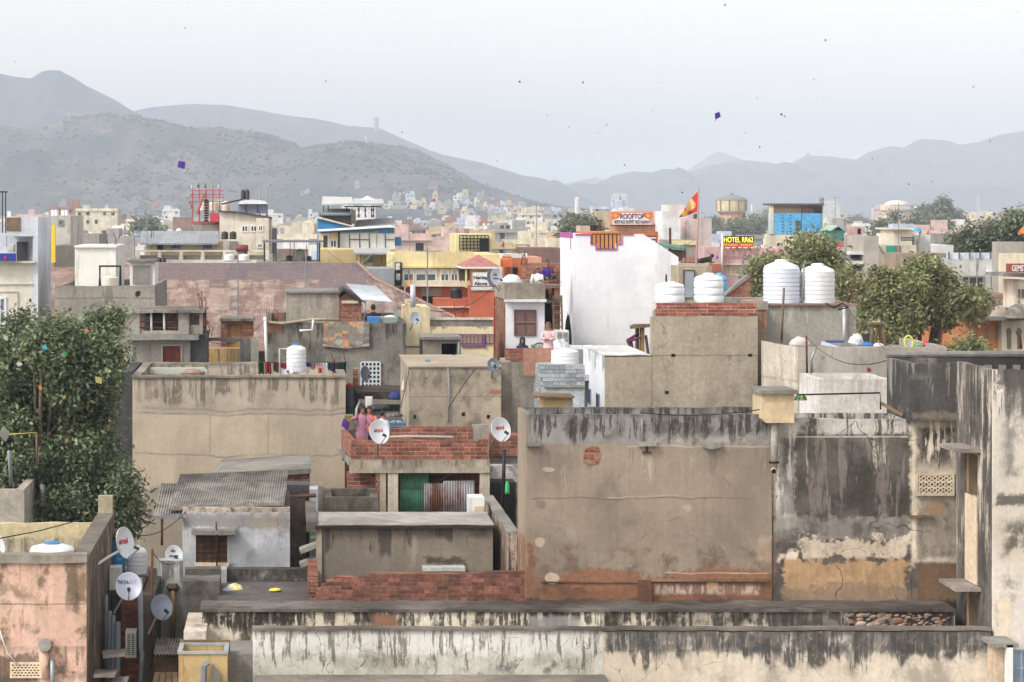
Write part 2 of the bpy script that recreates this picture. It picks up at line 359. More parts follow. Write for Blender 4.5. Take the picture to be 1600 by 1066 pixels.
def scrub():
    t=T('scrub_leaves'); n=t.noise(.02,3); col=t.mix(t.ss(n,.4,.6),c(66,78,64),c(52,62,52)); m=t.out(col,.9)
    o=bpy.data.objects['hills'].data; vs=np.array([v.co for v in o.vertices]); b=MB(); n=0
    rr=random.Random(4)
    nx=261
    while n<6500:
        i=rr.randrange(nx-1); j=rr.randrange(6,46); q=j*nx+i; p=Vector(vs[q]); p2=Vector(vs[q+nx+1]); p=p.lerp(p2,rr.random()); 
        if p.z<8: continue
        if mnoise.noise((p.x*.006,p.y*.004,3))<.0 and rr.random()<.8: continue
        r=rr.uniform(.8,2.9); a=rr.random()*6
        ring=[]
        vv=[p+Vector((0,0,-1))]
        for k in range(5):
            w=a+k*1.257; vv.append(p+Vector((math.cos(w)*r*rr.uniform(.7,1.3),math.sin(w)*r,r*rr.uniform(.15,.6))))
        vv.append(p+Vector((rr.uniform(-.4,.4)*r,0,r*rr.uniform(.8,1.2))))
        b.add(vv,[(0,1+k,1+(k+1)%5) for k in range(5)]+[(6,1+(k+1)%5,1+k) for k in range(5)]); n+=1
    tag(build('scrub_vegetation',b,m),kind='stuff')
scrub()
# ------------------------------------------------------------------ building kit
CONC=plaster('bare_concrete',c(150,146,138),c(118,114,108))
ROOF=plaster('roof_screed',c(152,146,140),c(118,112,106),(('blotch',None,c(70,66,62),.7,.56,.6),))
DARK=paint('dark_inside',(.012,.011,.011,1),.9,.3)
GLASS=paint('window_glass',(.03,.035,.045,1),.12,.2,0,.5)
WHITEP=paint('white_paint',c(228,228,226),.6,.06,dirt=.25)
GREYP=paint('grey_paint',c(140,142,142),.6,.1,dirt=.3)
WOOD=paint('old_wood',c(120,98,72),.8,.3,dirt=.5)
BLACKM=paint('black_metal',(.02,.02,.022,1),.5,.2,.3)
GALV=paint('galvanised_steel',c(150,154,158),.45,.15,.5,dirt=.3)
RUSTM=paint('rusted_steel',c(96,58,42),.8,.3,.2)
BRICK=brick('red_brick',c(178,98,72,.8),c(132,70,54,.8),c(140,128,118,.7),dirt=.35)
BRICKW=brick('worn_red_brick',c(176,104,78,.8),c(138,80,62,.8),c(158,146,132,.8),dirt=.3,white=.7)
CREAM=plaster('cream_paint',c(236,222,190),c(220,206,176),(('streak',ALL(0,40),c(120,110,96),.3,.5,4.),),var=.06,grain=.06,bump=.1)
TANKW=paint('white_plastic',c(232,233,236),.35,.03,0,.5)
TANKB=paint('black_plastic',(.018,.018,.02,1),.4,.1,0,.5)
BLUEP=paint('blue_plastic',c(48,130,190),.4,.08,0,.5)
def flat(name,label,px0,py0,px1,d,dep,mat,roof=None,par=.5,t=.16,cat='building',py1=None,group=None,cap=None,dome=None):
    x0,x1,z1=X(px0,d),X(px1,d),Z(py0,d); z0=0 if py1 is None else Z(py1,d)
    r=thing(name,label,cat,((x0+x1)/2,d+dep/2,z0),group)
    build('wall',MB().ring(x0,x1,d,d+dep,z0,z1,t),mat,r)
    build('roof',MB().box(x0+t,x1-t,d+t,d+dep-t,z1-par-.15,z1-par),roof or ROOF,r)
    if cap: build('coping',MB().ring(x0-.05,x1+.05,d-.05,d+dep+.05,z1,z1+.07,t+.1),cap,r)
    return r
def solid(name,label,px0,py0,px1,d,dep,mat,cat='building',py1=None,group=None):
    x0,x1,z1=X(px0,d),X(px1,d),Z(py0,d); z0=0 if py1 is None else Z(py1,d)
    r=thing(name,label,cat,((x0+x1)/2,d+dep/2,z0),group)
    build('wall',MB().box(x0,x1,d,d+dep,z0,z1),mat,r); return r
def panel(r,name,px0,py0,px1,py1,d,proud,mat,sub=None):
    return build(name,MB().pbox(px0,py0,px1,py1,d-proud,proud),mat,sub or r)
def win(r,px0,py0,px1,py1,d,fm=None,pm=None,fw=.05,nx=1,ny=1,name='window',deep=.06):
    x0,x1,z0,z1=X(px0,d),X(px1,d),Z(py1,d),Z(py0,d); y0,y1=d-deep,d; b=MB()
    b.box(x0,x1,y0,y1,z0,z0+fw).box(x0,x1,y0,y1,z1-fw,z1).box(x0,x0+fw,y0,y1,z0+fw,z1-fw).box(x1-fw,x1,y0,y1,z0+fw,z1-fw)
    for i in range(1,nx): xx=x0+(x1-x0)*i/nx; b.box(xx-fw*.35,xx+fw*.35,y0+.01,y1,z0+fw,z1-fw)
    for j in range(1,ny): zz=z0+(z1-z0)*j/ny; b.box(x0+fw,x1-fw,y0+.014,y1,zz-fw*.35,zz+fw*.35)
    f=build(name,b,fm or WHITEP,r)
    build('pane',MB().box(x0+fw,x1-fw,d-.012,d+.002,z0+fw,z1-fw),pm or GLASS,f); return f
def bars(r,name,px0,py0,px1,py1,d,nx,ny,mat,th=.02,dep=.03):
    x0,x1,z0,z1=X(px0,d),X(px1,d),Z(py1,d),Z(py0,d); b=MB()
    for i in range(nx+1): xx=x0+(x1-x0)*i/nx; b.box(xx-th/2,xx+th/2,d-dep,d,z0,z1)
    for j in range(ny+1): zz=z0+(z1-z0)*j/ny; b.box(x0,x1,d-dep+.004,d-.004,zz-th/2,zz+th/2)
    return build(name,b,mat,r)
def pipe(r,name,pts,rad,mat,n=8): return build(name,MB().tube([P(*p) for p in pts],rad,n),mat,r,smooth=True)
def solopipe(name,pts,rad,mat,label,cat,n=8,group=None): return solo(name,MB().tube([P(*p) for p in pts],rad,n),mat,label,cat,group,smooth=True)
def text(r,body,px0,py0,px1,py1,d,mat,yoff=.012,bold=0.,ext=.006,rot=None):
    cu=bpy.data.curves.new('lettering','FONT'); cu.body=body; cu.align_x='CENTER'; cu.align_y='CENTER'; cu.size=1; cu.extrude=ext; cu.offset=bold
    o=bpy.data.objects.new('lettering',cu); COL.objects.link(o); bpy.context.view_layer.update()
    w,h=o.dimensions.x,o.dimensions.y
    sx=sz(px1-px0,d)/max(w,.01); sy=sz(py1-py0,d)/max(h,.01)
    dg=bpy.context.evaluated_depsgraph_get(); me=bpy.data.meshes.new_from_object(o.evaluated_get(dg)); bpy.data.objects.remove(o)
    v=np.array([p.co for p in me.vertices]); cx=(v[:,0].min()+v[:,0].max())/2; cy=(v[:,1].min()+v[:,1].max())/2
    me.materials.clear(); me.materials.append(mat); o=bpy.data.objects.new('lettering',me); COL.objects.link(o); o.parent=r
    ctr=P((px0+px1)/2,(py0+py1)/2,d)-Vector((0,yoff,0)); rt=Vector(root_of(r).location)
    for p in me.vertices:
        q=Vector(((p.co.x-cx)*sx,-p.co.z,(p.co.y-cy)*sy))
        p.co=ctr+q-rt
    return o
def tank(name,label,px,py0,py1,wpx,d,mat,ribs=6,lid=None,group=None,kind='ring'):
    """plastic water tank: ribbed drum, shouldered top, domed lid"""
    R=sz(wpx,d)/2; z0,z1=Z(py1,d),Z(py0,d); H=z1-z0; cx,cy=X(px,d),d+R
    r=thing(name,label,'water tank',(cx,cy,z0),group); hb=z0+H*.80; pr=[(R*.96,z0),(R,z0+.03)]
    for i in range(ribs):
        a=z0+.04+(hb-z0-.06)*i/ribs; e=z0+.04+(hb-z0-.06)*(i+1)/ribs; q=(e-a)
        pr+=[(R,a+q*.1),(R,a+q*.72),(R*.955,a+q*.8),(R*.955,a+q*.9),(R,e)]
    pr+=[(R*.97,hb),(R*.9,hb+H*.06),(R*.5,hb+H*.13),(R*.34,hb+H*.145)]
    auto_smooth(build('drum',MB().lathe(cx,cy,pr,36),mat,r),50)
    auto_smooth(build('lid',MB().lathe(cx,cy,[(R*.36,hb+H*.13),(R*.38,hb+H*.16),(R*.34,hb+H*.19),(R*.1,hb+H*.205)],24),lid or mat,r),50)
    return r
def dish(label,px,py,wpx,hpx,d,mat,yaw=0,pitch=25,txt=None,tcol=None,foot=None,tsize=.55,group='satellite dishes',t2=None):
    """offset satellite dish: bowl, feed arm with head, mast"""
    R=sz(max(wpx,hpx),d)/2; ctr=P(px,py,d); r=thing('satellite_dish',label,'satellite dish',ctr,group)
    from mathutils import Matrix
    M=Matrix.Translation(ctr)@Matrix.Rotation(math.radians(yaw),4,'Z')@Matrix.Rotation(math.radians(90-pitch),4,'X')   # local +Z looks out of the bowl
    k=min(wpx,hpx)/max(wpx,hpx) if yaw==0 else .92
    M2=M@Matrix.Diagonal((k if hpx>=wpx else 1,1 if hpx>=wpx else k,1,1))
    pr=[(0.001,-R*.22)]+[(R*i/8,-R*.22*(1-(i/8)**2)) for i in range(1,9)]+[(R*1.02,.0),(R*1.01,-.02)]+[(R*i/8,-R*.22*(1-(i/8)**2)-.018) for i in range(7,0,-1)]
    auto_smooth(build('bowl',MB().lathe(0,0,pr,40,frame=M2),mat,r),40)
    lo=M2@Vector((0,-R*.98,0)); hd=M2@Vector((0,-R*.55,R*.95)); bk=M2@Vector((0,0,-R*.24))
    if yaw<1000:
        build('feed_arm',MB().tube([lo,hd],.012,6),GALV,r); build('feed_head',MB().tube([hd,hd+(ctr-hd).normalized()*.12],[.028,.04],8),BLACKM,r)
    if foot:
        f=P(*foot); build('mast',MB().tube([bk,bk*.4+f*.6+Vector((0,0,.0)),f],.022,8),GALV,r)
    if txt:
        for body,(ox,oy),sc_,m_ in txt:
            cu=bpy.data.curves.new('lettering','FONT'); cu.body=body; cu.align_x='CENTER'; cu.align_y='CENTER'; cu.size=R*sc_; cu.extrude=.003; cu.offset=R*.012
            o=bpy.data.objects.new('lettering',cu); COL.objects.link(o); bpy.context.view_layer.update(); dg=bpy.context.evaluated_depsgraph_get()
            me=bpy.data.meshes.new_from_object(o.evaluated_get(dg)); bpy.data.objects.remove(o); me.materials.clear(); me.materials.append(m_)
            for p in me.vertices:
                a=Vector((p.co.x+ox*R,p.co.y+oy*R,0)); a.z=-R*.22*(1-min(1,(a.x**2+a.y**2)/R**2))+.006+p.co.z; p.co=M2@a-ctr
            o=bpy.data.objects.new('lettering',me); COL.objects.link(o); o.parent=r
    return r
def leaves(mb_v, mb_f, centers, size, rnd, elong=1.9, per=1, droop=.3):
    """leaf-sized diamonds scattered round the centres"""
    n=len(centers); o=len(mb_v)
    th=rnd.uniform(0,2*np.pi,n); el=rnd.normal(-droop,.55,n); s=size*rnd.uniform(.65,1.3,n)
    dx=np.stack([np.cos(th)*np.cos(el),np.sin(th)*np.cos(el),np.sin(el)],1); up=rnd.normal(0,.5,(n,3))+np.array([0,0,1.]); sd=np.cross(dx,up); sd/=np.linalg.norm(sd,axis=1)[:,None]+1e-6
    a=centers; l=dx*(s*elong)[:,None]; w=sd*(s*.5)[:,None]
    v=np.stack([a,a+l*.45+w,a+l,a+l*.45-w],1).reshape(-1,3)
    return v
def crown_points(blobs, n, rnd, shell=.55, flat=.8):
    """points inside a set of clumps (centre, radius); denser towards each clump's skin"""
    w=np.array([b[1]**2 for b in blobs]); w=w/w.sum(); idx=rnd.choice(len(blobs),n,p=w)
    d=rnd.normal(0,1,(n,3)); d/=np.linalg.norm(d,axis=1)[:,None]; rad=rnd.uniform(shell**3,1,n)**(1/3)
    ctr=np.array([b[0] for b in blobs])[idx]; rr=np.array([b[1] for b in blobs])[idx]
    fl=np.array([1,1,flat]); return ctr+d*fl*(rr*rad)[:,None]
def foliage(name, blobs, n, size, mat, parent, seed=1, clump=14, spread=.18, **kw):
    rnd=np.random.default_rng(seed); tw=crown_points(blobs,max(1,n//clump),rnd)
    cs=np.repeat(tw,clump,0)+rnd.normal(0,spread,(len(tw)*clump,3)); v=leaves([],[],cs,size,rnd,**kw)
    off=np.array(root_of(parent).location); v=v-off; m=len(v)//4
    me=bpy.data.meshes.new(name); me.vertices.add(len(v)); me.vertices.foreach_set('co',v.astype(np.float32).ravel()); me.loops.add(len(v)); me.loops.foreach_set('vertex_index',np.arange(len(v),dtype=np.int32))
    me.polygons.add(m); me.polygons.foreach_set('loop_start',np.arange(0,len(v),4,dtype=np.int32)); me.polygons.foreach_set('loop_total',np.full(m,4,dtype=np.int32)); me.update(); me.validate()
    me.materials.append(mat); o=bpy.data.objects.new(name,me); COL.objects.link(o); o.parent=parent; return o
def tree(name,label,blobs,n,size,mat,base,trunk_r,bark,seed=1,group=None,limbs=6,**kw):
    r=thing(name,label,'tree',base,group); rr=random.Random(seed); b=MB(); base=Vector(base)
    cz=sum(q[0][2] for q in blobs)/len(blobs); cx=sum(q[0][0] for q in blobs)/len(blobs); cy=sum(q[0][1] for q in blobs)/len(blobs)
    fork=base.lerp(Vector((cx,cy,cz)),.5)
    b.tube([base,base.lerp(fork,.5)+Vector((rr.uniform(-.2,.2),0,0)),fork],[trunk_r,trunk_r*.8,trunk_r*.6],9)
    for q in rr.sample(blobs,min(limbs,len(blobs))):
        e=Vector(q[0]); m=fork.lerp(e,.5)+Vector((rr.uniform(-.3,.3),rr.uniform(-.3,.3),-.2)); b.tube([fork,m,e],[trunk_r*.5,trunk_r*.3,trunk_r*.08],6)
        for _ in range(2):
            w=e+Vector((rr.uniform(-1,1),rr.uniform(-1,1),rr.uniform(-.3,1)))*q[1]*.9; b.tube([m,m.lerp(w,.6)+Vector((0,0,.1)),w],[trunk_r*.22,trunk_r*.12,.01],5)
    build('trunk',b,bark,r,smooth=True)
    foliage('crown',blobs,n,size,mat,r,seed,**kw); return r
# ------------------------------------------------------------------ the big stained house in front, right of centre
BLK=c(64,60,57); CRM=c(232,216,194); WSH=c(226,220,212); TAN=c(184,150,112); RED=c(134,94,70)
D=53.0
def R_(a,b,e,f): return Rr(a,b,e,f,53.0)
brown_ops=(
 ('blotch',R_(823,700,1215,900),c(126,114,104),.9,.52,.6),('blotch',R_(823,700,1215,900),c(176,164,150),1.6,.6,.35),
 ('streak',R_(998,697,1022,840),c(190,178,164),.7,.6,5.),('streak',R_(830,697,1205,800),c(176,166,156),.2,.45,4.),('streak',R_(823,697,1210,770),c(112,104,98),.3,.5,3.),
 ('fill',R_(823,640,1212,696),c(146,142,138),.22),('blotch',R_(823,640,1212,698),c(84,80,78),1.9,.47,.8),('streak',R_(823,646,1212,705),c(58,55,53),.55,.85,7.),
 ('blotch',R_(1000,672,1212,705),c(190,184,176),2.2,.5,.7),
 ('line',Z(698,D),X(980,D),X(1205,D),c(186,176,164),.02,.3),('line',Z(779,D),X(830,D),X(1170,D),c(112,102,92),.02,.3),('line',Z(776,D),X(950,D),X(1060,D),c(178,166,152),.02,.3),
 ('fill',R_(820,896,1216,955),RED,.75),('fill',R_(818,842,842,955),RED,.5),('blotch',R_(818,842,1216,955),c(100,76,62),1.3,.5,.7),('blotch',R_(818,880,1216,955),c(150,112,92),2.2,.55,.6),('spot',X(938,D),Z(905,D),.85,.24,c(146,104,80),1.),('spot',X(1130,D),Z(902,D),1.1,.2,c(146,104,80),1.),('line',Z(896,D),X(1040,D),X(1200,D),c(196,178,158),.02,.2),
 ('fill',R_(1018,910,1192,932),c(206,184,168),.12,.85),('streak',R_(1018,908,1200,945),c(120,84,66),.75,.8,9.),
 ('spot',X(844.0,D),Z(847.5,D),sz(8.0,D),sz(8.5,D),c(184,164,142),.9),('spot',X(863.5,D),Z(904.5,D),sz(10.5,D),sz(9.5,D),c(196,174,152),.9),('spot',X(1113.0,D),Z(915.0,D),sz(9.0,D),sz(7.0,D),c(206,164,132),1.0),
 ('spot',X(857.0,D),Z(734.0,D),sz(11.0,D),sz(4.0,D),c(180,164,146),.8),('spot',X(848.0,D),Z(789.0,D),sz(10.0,D),sz(7.0,D),c(136,122,108),1.0),('spot',X(1073.0,D),Z(792.5,D),sz(7.0,D),sz(7.5,D),c(176,162,146),.8),
 ('fill',R_(1180,835,1210,880),c(190,166,140),.3,.5),
 ('fill',R_(820,934,1216,960),c(66,55,47),.35,.8),('crack',R_(830,700,1210,890),c(126,114,102),.4,.004))
BROWN=plaster('brown_render',c(160,144,126),c(138,124,110),brown_ops,var=.07,grain=.1)
black_ops=(
 ('fill',R_(1200,640,1222,812),c(150,140,128),.45), ('blotch',None,c(112,104,98),1.3,.5,.7),('streak',R_(1205,650,1500,900),c(150,140,132),.35,.5,5.),
 ('fill',R_(1235,640,1424,682),c(206,198,190),.35,.9),('blotch',R_(1235,640,1424,690),BLK,1.8,.5,.8),('streak',R_(1235,645,1424,720),BLK,.55,.85,5.),('line',Z(683,D),X(1215,D),X(1420,D),c(216,206,192),.02,.06),
 ('fill',R_(1208,655,1246,830),c(176,168,160),.5,.8),('blotch',R_(1208,650,1250,830),BLK,2.,.5,.9),('streak',R_(1208,660,1250,840),c(222,212,200),.6,.8,6.),
 ('fill',R_(1217,748,1244,806),c(124,118,112),.3,.7),('streak',R_(1255,680,1420,800),c(196,184,170),.12,.7,8.),
 ('fill',R_(1205,806,1425,850),c(150,142,134),.5,.75),('blotch',R_(1205,800,1425,860),c(84,80,76),1.4,.5,.8),
 ('fill',R_(1212,858,1250,880),c(226,208,188),.5),('fill',R_(1250,838,1425,876),c(222,202,180),.8,.8),('blotch',R_(1240,840,1400,872),c(88,82,74),1.6,.49,.9),
 ('fill',R_(1222,872,1425,960),TAN,.7),('blotch',R_(1224,868,1425,950),c(150,122,96),1.,.5,.8),('fill',R_(1214,912,1495,960),c(134,116,98),.8,.7),
 ('fill',R_(1203,838,1216,960),c(140,104,88),.35,.9),('line',Z(909,D),X(1290,D),X(1420,D),c(176,152,124),.012,.2),
 ('fill',R_(1420,655,1500,885),c(196,182,164),.2),('blotch',R_(1420,655,1500,740),BLK,1.2,.42,.9),('streak',R_(1440,657,1500,745),BLK,.85,.95,9.),('streak',R_(1424,657,1500,745),CRM,.5,.9,6.),
 ('fill',R_(1432,770,1500,875),c(140,130,118),.5,.8),('blotch',R_(1424,770,1500,880),c(84,78,70),1.8,.52,.8),('spot',X(1462.0,D),Z(795.0,D),sz(16.0,D),sz(13.0,D),c(150,126,100),1.0),
 ('fill',R_(1423,738,1490,772),CRM,.25,.8),('fill',R_(1421,658,1434,890),c(226,210,188),.3,.9),
 ('fill',R_(1430,876,1500,960),c(118,94,72),.3),('fill',R_(1205,938,1500,960),c(46,41,37),.4,.85),('crack',None,c(60,54,50),.5,.007))
BLACKW=plaster('blackened_render',c(94,87,81),c(74,69,64),black_ops,var=.12,grain=.16)
house=thing('stained_house','long two tone house with a bare brown plaster wall and a mould blackened wall','house',(X(1150,D),D+1,0))
z0=0; zt=Z(648,D)
b=MB(); b.ring(X(823,D),X(1206,D),D,55.1,z0,zt,.14); build('brown_wall',b,BROWN,house)
build('roof',MB().box(X(823,D)+.14,X(1206,D)-.14,D+.14,54.96,Z(700,D),Z(690,D)),ROOF,house)
D2=53.03
b=MB(); b.ring(X(1206,D2)+.003,X(1424,D2),D2,54.7,z0,Z(655,D2),.14); b.box(X(1424,D2)+.002,X(1500,D2),D2+.01,54.7,z0,Z(657,D2)); build('blackened_wall',b,BLACKW,house)
build('roof',MB().box(X(1206,D2)+.14,X(1424,D2)-.14,D2+.14,54.56,Z(690,D2),Z(680,D2)),ROOF,house)
for pts in ([(822,693),(846,693),(846,698),(822,698)],[(997,691),(1026,690),(1026,697),(997,698)],[(1098,694),(1126,690),(1128,698),(1112,702),(1099,699)]):
    build('spout_slab',MB().pprism(pts[::-1],D-.12,.12),CONC,house)
build('spout_bracket',MB().pbox(1009,698,1013,707,D-.05,.05).pbox(1004,706,1018,709,D-.05,.05),RUSTM,house)
build('exposed_bricks',MB().pprism([(911,722),(922,727),(935,724),(938,712),(936,700),(928,697),(914,702)],D-.015,.015),BRICKW,house)
build('stub_pillar',MB().pbox(998,908,1018,953,D-.14,.14),plaster('rust_red_render',c(112,78,62),c(84,62,52)),house)
build('ledge',MB().pbox(1018,905,1200,909,D-.07,.07),plaster('ledge_render',c(150,122,98),c(92,70,56)),house)
build('ledge',MB().pbox(846,909,998,911,D-.03,.03),plaster('ledge_render',c(150,122,98)),house)
build('ledge',MB().pbox(1421,806,1459,809.5,D-.08,.1),WOOD,house)
# pierced vent block
b=MB(); x0,x1,za,zb=X(1434,D),X(1487,D),Z(771,D),Z(743,D); b.cells(x0-.05,x1+.05,za-.05,zb+.05,D-.03,.05,[(x0,x1,za,zb)]); v=build('pierced_vent',b,plaster('vent_frame',c(206,190,168)),house)
b=MB(); nx=6
for j in range(3):
    for i in range(nx+1):
        cx=x0+(x1-x0)*(i+(.5 if j%2 else 0))/nx; z_=za+(zb-za)*(j+.5)/3
        if cx<=x1: b.lathe(cx,D-.0,[(.055,-.02),(.055,.02),(.03,.02),(.03,-.02)],6,frame=__import__('mathutils').Matrix.Translation((cx,D-.005,z_))@__import__('mathutils').Matrix.Rotation(math.pi/2,4,'X'))
for j in range(4): b.box(x0,x1,D-.022,D+.012,za+(zb-za)*j/3-.012,za+(zb-za)*j/3+.012)
build('lattice',b,plaster('vent_lattice',c(226,206,178)),v)
# overhanging dark box and the tower at the right edge
OVER=plaster('soot_black_render',c(86,84,82),c(62,61,60),(('blotch',None,c(134,128,122),.8,.54,.8),('streak',Rr(1380,556,1500,660,52.8),c(168,158,146),.3,.6,5.),('fill',Rr(1420,640,1500,660,52.8),c(150,138,122),.4,.5)),var=.15,grain=.16)
TOWER=plaster('flaking_limewash',c(226,216,204),c(206,196,182),(
 ('blotch',None,c(104,99,95),.5,.55,.8),('streak',Rr(1480,556,1700,690,50),c(74,71,69),.65,.8,5.),('fill',Rr(1554,556,1700,610,50),c(64,62,61),.5,.8),('blotch',None,c(196,178,152),.9,.56,.7),
 ('fill',Rr(1554,768,1700,793,50),c(74,71,69),.35,.85),('blotch',Rr(1554,800,1700,935,50),c(76,72,70),1.3,.48,.85),('blotch',Rr(1554,560,1700,760,50),c(96,92,90),1.1,.52,.75),
 ('fill',Rr(1554,930,1585,1066,50),c(226,208,180),.4,.8),('blotch',Rr(1480,700,1553,1066,50),c(80,72,66),.9,.52,.8)),var=.06,grain=.12)
SIDE=plaster('streaked_side_render',c(112,106,100),c(84,80,77),(('streak',ALL(Z(1000,50),Z(560,50)),c(206,194,178),.5,.8,5.),('streak',ALL(Z(760,50),Z(560,50)),BLK,.6,.85,6.),('blotch',None,c(220,206,186),.8,.56,.8),('blotch',ALL(0,Z(760,50)),c(70,64,60),.9,.52,.8)),var=.12)
tw=thing('corner_tower','tall soot streaked corner tower with a dark overhanging box and flat window shades','tower',(X(1620,50),52,0))
xs=X(1553,50); zt=Z(578,50); t=.14
build('front_wall',MB().box(xs,xs+4.2,50,50+t,0,zt),TOWER,tw)
b=MB()      # left-facing wall with two window openings, laid out along depth
ys=[50+t,51.18,52.08,52.8]; wz=[(Z(776,51.2),Z(708,51.2)),(Z(992,51.2),Z(924,51.2))]
b.box(xs,xs+t,ys[0],ys[1],0,zt).box(xs,xs+t,ys[2],ys[3],0,zt); q=[0,*wz[1],*wz[0],zt]
for i in (0,2,4): b.box(xs,xs+t,ys[1],ys[2],q[i],q[i+1])
build('side_wall',b,SIDE,tw)
for za,zb in wz:
    w_=build('window',MB().box(xs+.02,xs+.08,ys[1],ys[1]+.06,za,zb).box(xs+.02,xs+.08,ys[2]-.06,ys[2],za,zb).box(xs+.02,xs+.08,ys[1]+.06,ys[2]-.06,zb-.06,zb),paint('window_timber',c(180,150,118),.7,.2),tw)
    build('shutter',MB().box(xs+.05,xs+.08,ys[1]+.06,ys[2]-.06,za,zb-.06),paint('brown_shutter',c(104,86,66),.7,.25),w_)
    build('window_shade',MB().box(xs-.5,xs,ys[1]-.25,ys[2]+.2,zb+.03,zb+.1),plaster('shade_slab',c(172,160,150),c(130,122,116)),tw)
build('sill_panel',MB().box(xs-.025,xs,ys[1]+.02,ys[2]-.02,wz[1][1]+.12,wz[0][0]-.02),plaster('peach_limewash',c(228,206,178),c(206,184,158),var=.05),tw)
xo=X(1420,52.8); zo=Z(567,52.8); zb=Z(658,52.8)
build('overhang',MB().box(xo,xs+.002,52.8,52.8+t,zb,zo).box(xo,xo+t,52.8+t,54.6,zb,zo),OVER,tw)
build('overhang_floor',MB().box(xo+t,xs,52.8+t,54.6,zb,zb+.1),CONC,tw)
build('back_parapet',MB().box(xo,xs+4.2,54.6,54.74,zb,zo+.0).box(xs+t+4,xs+4.2,50+t,54.6,zb,zt),OVER,tw)
b=MB(); rail=MB().tube([(xo-.02,54.72,zo+.06),(xs+4.2,54.5,zo+.1)],.07,8); build('rail_pipe',rail,plaster('rail_concrete',c(140,136,132)),tw)
build('roof',MB().box(xs+t,xs+4.05,50+t,54.58,zt-.8,zt-.7),ROOF,tw)
b=MB()
for i in range(13):
    xx=X(1500,54)+.08+i*.3; b.box(xx,xx+.14,54.52,54.6,zo-.72,zo-.15)
build('balusters',b,plaster('baluster_grey',c(150,146,140)),tw)
for i in range(2):
    pass
gate=thing('metal_gate','blue grey metal grille gate at the foot of the tower','gate',(X(1592,49.2),49.2,0))
bars(gate,'grille',1584,1016,1640,1100,49.2,5,3,paint('blue_grey_metal',c(140,158,178),.5,.15,.1),.03,.04); build('sheet',MB().pbox(1584,1016,1640,1100,49.22,.02),paint('pale_blue_sheet',c(150,166,186),.6,.15),gate)
build('post',MB().pbox(1573,1008,1583,1120,49.1,.15),WHITEP,gate)
fw=solid('pier_wall','short red stained pier with a sloping cap in front of the tower',1556,1012,1574,49.3,.6,plaster('red_pier',c(206,186,160),c(150,92,72)),'wall'); build('cap',MB().pbox(1552,1006,1592,1012,49.1,.9),CONC,fw)
# tan water box and asbestos pipe above the wall joint
wb=thing('concrete_water_box','small tan concrete water box with slab lid on the parapet','water box',(X(1216,52.6),53,Z(661,52.6)))
build('box',MB().pprism([(1191,655),(1197,661),(1241,661),(1241,616),(1191,616)],52.6,1.1),plaster('tan_limewash',c(212,190,154),c(192,170,138),(('blotch',None,c(238,226,206),.9,.62,.8),),var=.05),wb)
build('lid',MB().pbox(1187,610,1247,615.9,52.5,1.3),CONC,wb)
dp=thing('drain_pipe','fat grey drain pipe with collars hanging below the tan water box','pipe',P(1210,740,52.8))
build('tube',MB().tube([P(1211,648,52.78),P(1209.5,734,52.78)],.075,14),plaster('asbestos_cement',c(170,164,154),c(150,144,134)),dp,smooth=True)
build('collar',MB().tube([P(1211,646,52.78),P(1211,662,52.78)],.1,14),CONC,dp,smooth=True); build('collar',MB().tube([P(1209.5,721,52.78),P(1209.5,724,52.78)],.11,14),BLACKM,dp)
build('nozzle',MB().tube([P(1209.5,730,52.8),P(1209,738,52.7)],[.07,.06],12),plaster('nozzle_cement',c(190,168,140)),dp)
build('bore',MB().tube([P(1209,736,52.69),P(1209,737,52.66)],.045,12),DARK,dp)
solopipe('iron_rail',[(1245,617,53.3),(1375,614,53.3),(1376,640,53.3)],.018,BLACKM,'thin bent iron rail over the roof beside the tan water box','rail')
solo('wood_plank',MB().plate([P(1378,628,53.4),P(1412,647,53.2),P(1409,651,53.2),P(1376,633,53.4)],.05),WOOD,'short pale plank leaning on the blackened parapet','plank')
# ------------------------------------------------------------------ parapets along the bottom
o=50.
W1=plaster('cracked_limewash',c(226,222,216),c(210,206,198),(('fill',Rr(390,1020,945,1066,o),c(190,188,172),.6,.7),('blotch',Rr(390,1005,945,1070,o),c(150,148,134),1.6,.5,.7),('blotch',Rr(390,1010,945,1070,o),c(196,178,150),1.1,.57,.5),('blotch',Rr(390,1005,945,1075,o),c(66,62,58),2.,.56,.7),('streak',Rr(390,984,945,1060,o),c(84,72,62),.42,.75,9.),('crack',None,c(96,84,74),2.6,.02),('crack',None,c(80,70,62),1.1,.012)),var=.06,grain=.1)
W2=plaster('black_run_limewash',c(222,208,190),c(206,190,170),(('blotch',None,c(150,142,132),1.2,.5,.7),('fill',Rr(942,980,1560,1022,o),c(110,106,102),.3,.75),('blotch',Rr(942,980,1560,1040,o),c(212,204,192),3.,.52,.8),('streak',Rr(942,984,1560,1062,o),c(66,63,62),.5,.9,4.),('streak',Rr(942,984,1560,1040,o),c(88,84,82),.6,.75,11.),('blotch',Rr(942,980,1560,1035,o),c(70,70,70),1.9,.49,.75),('crack',None,c(90,80,72),1.6,.014)),var=.07,grain=.12)
fr=thing('front_parapet','lowest parapet across the picture, cracked white half meeting a black streaked half','parapet',(X(945,o),o,0))
zt=Z(985,o); build('white_stretch',MB().box(X(395,o),X(942,o),o,o+.2,0,zt),W1,fr); build('streaked_stretch',MB().box(X(942,o)+.004,X(1548,o),o-.03,o+.2,0,zt-.02),W2,fr)
build('coping',MB().box(X(394,o),X(1548,o),o-.05,o+.24,zt+.001,zt+.05),plaster('grey_coping',c(132,124,116),c(92,86,80)),fr)
solo('ledge',MB().box(X(400,o),X(944,o),49.2,49.99,0,Z(1060,49.6)),plaster('ledge_concrete',c(150,138,128),c(112,104,96)),'worn grey ledge along the foot of the cracked white parapet','ledge')
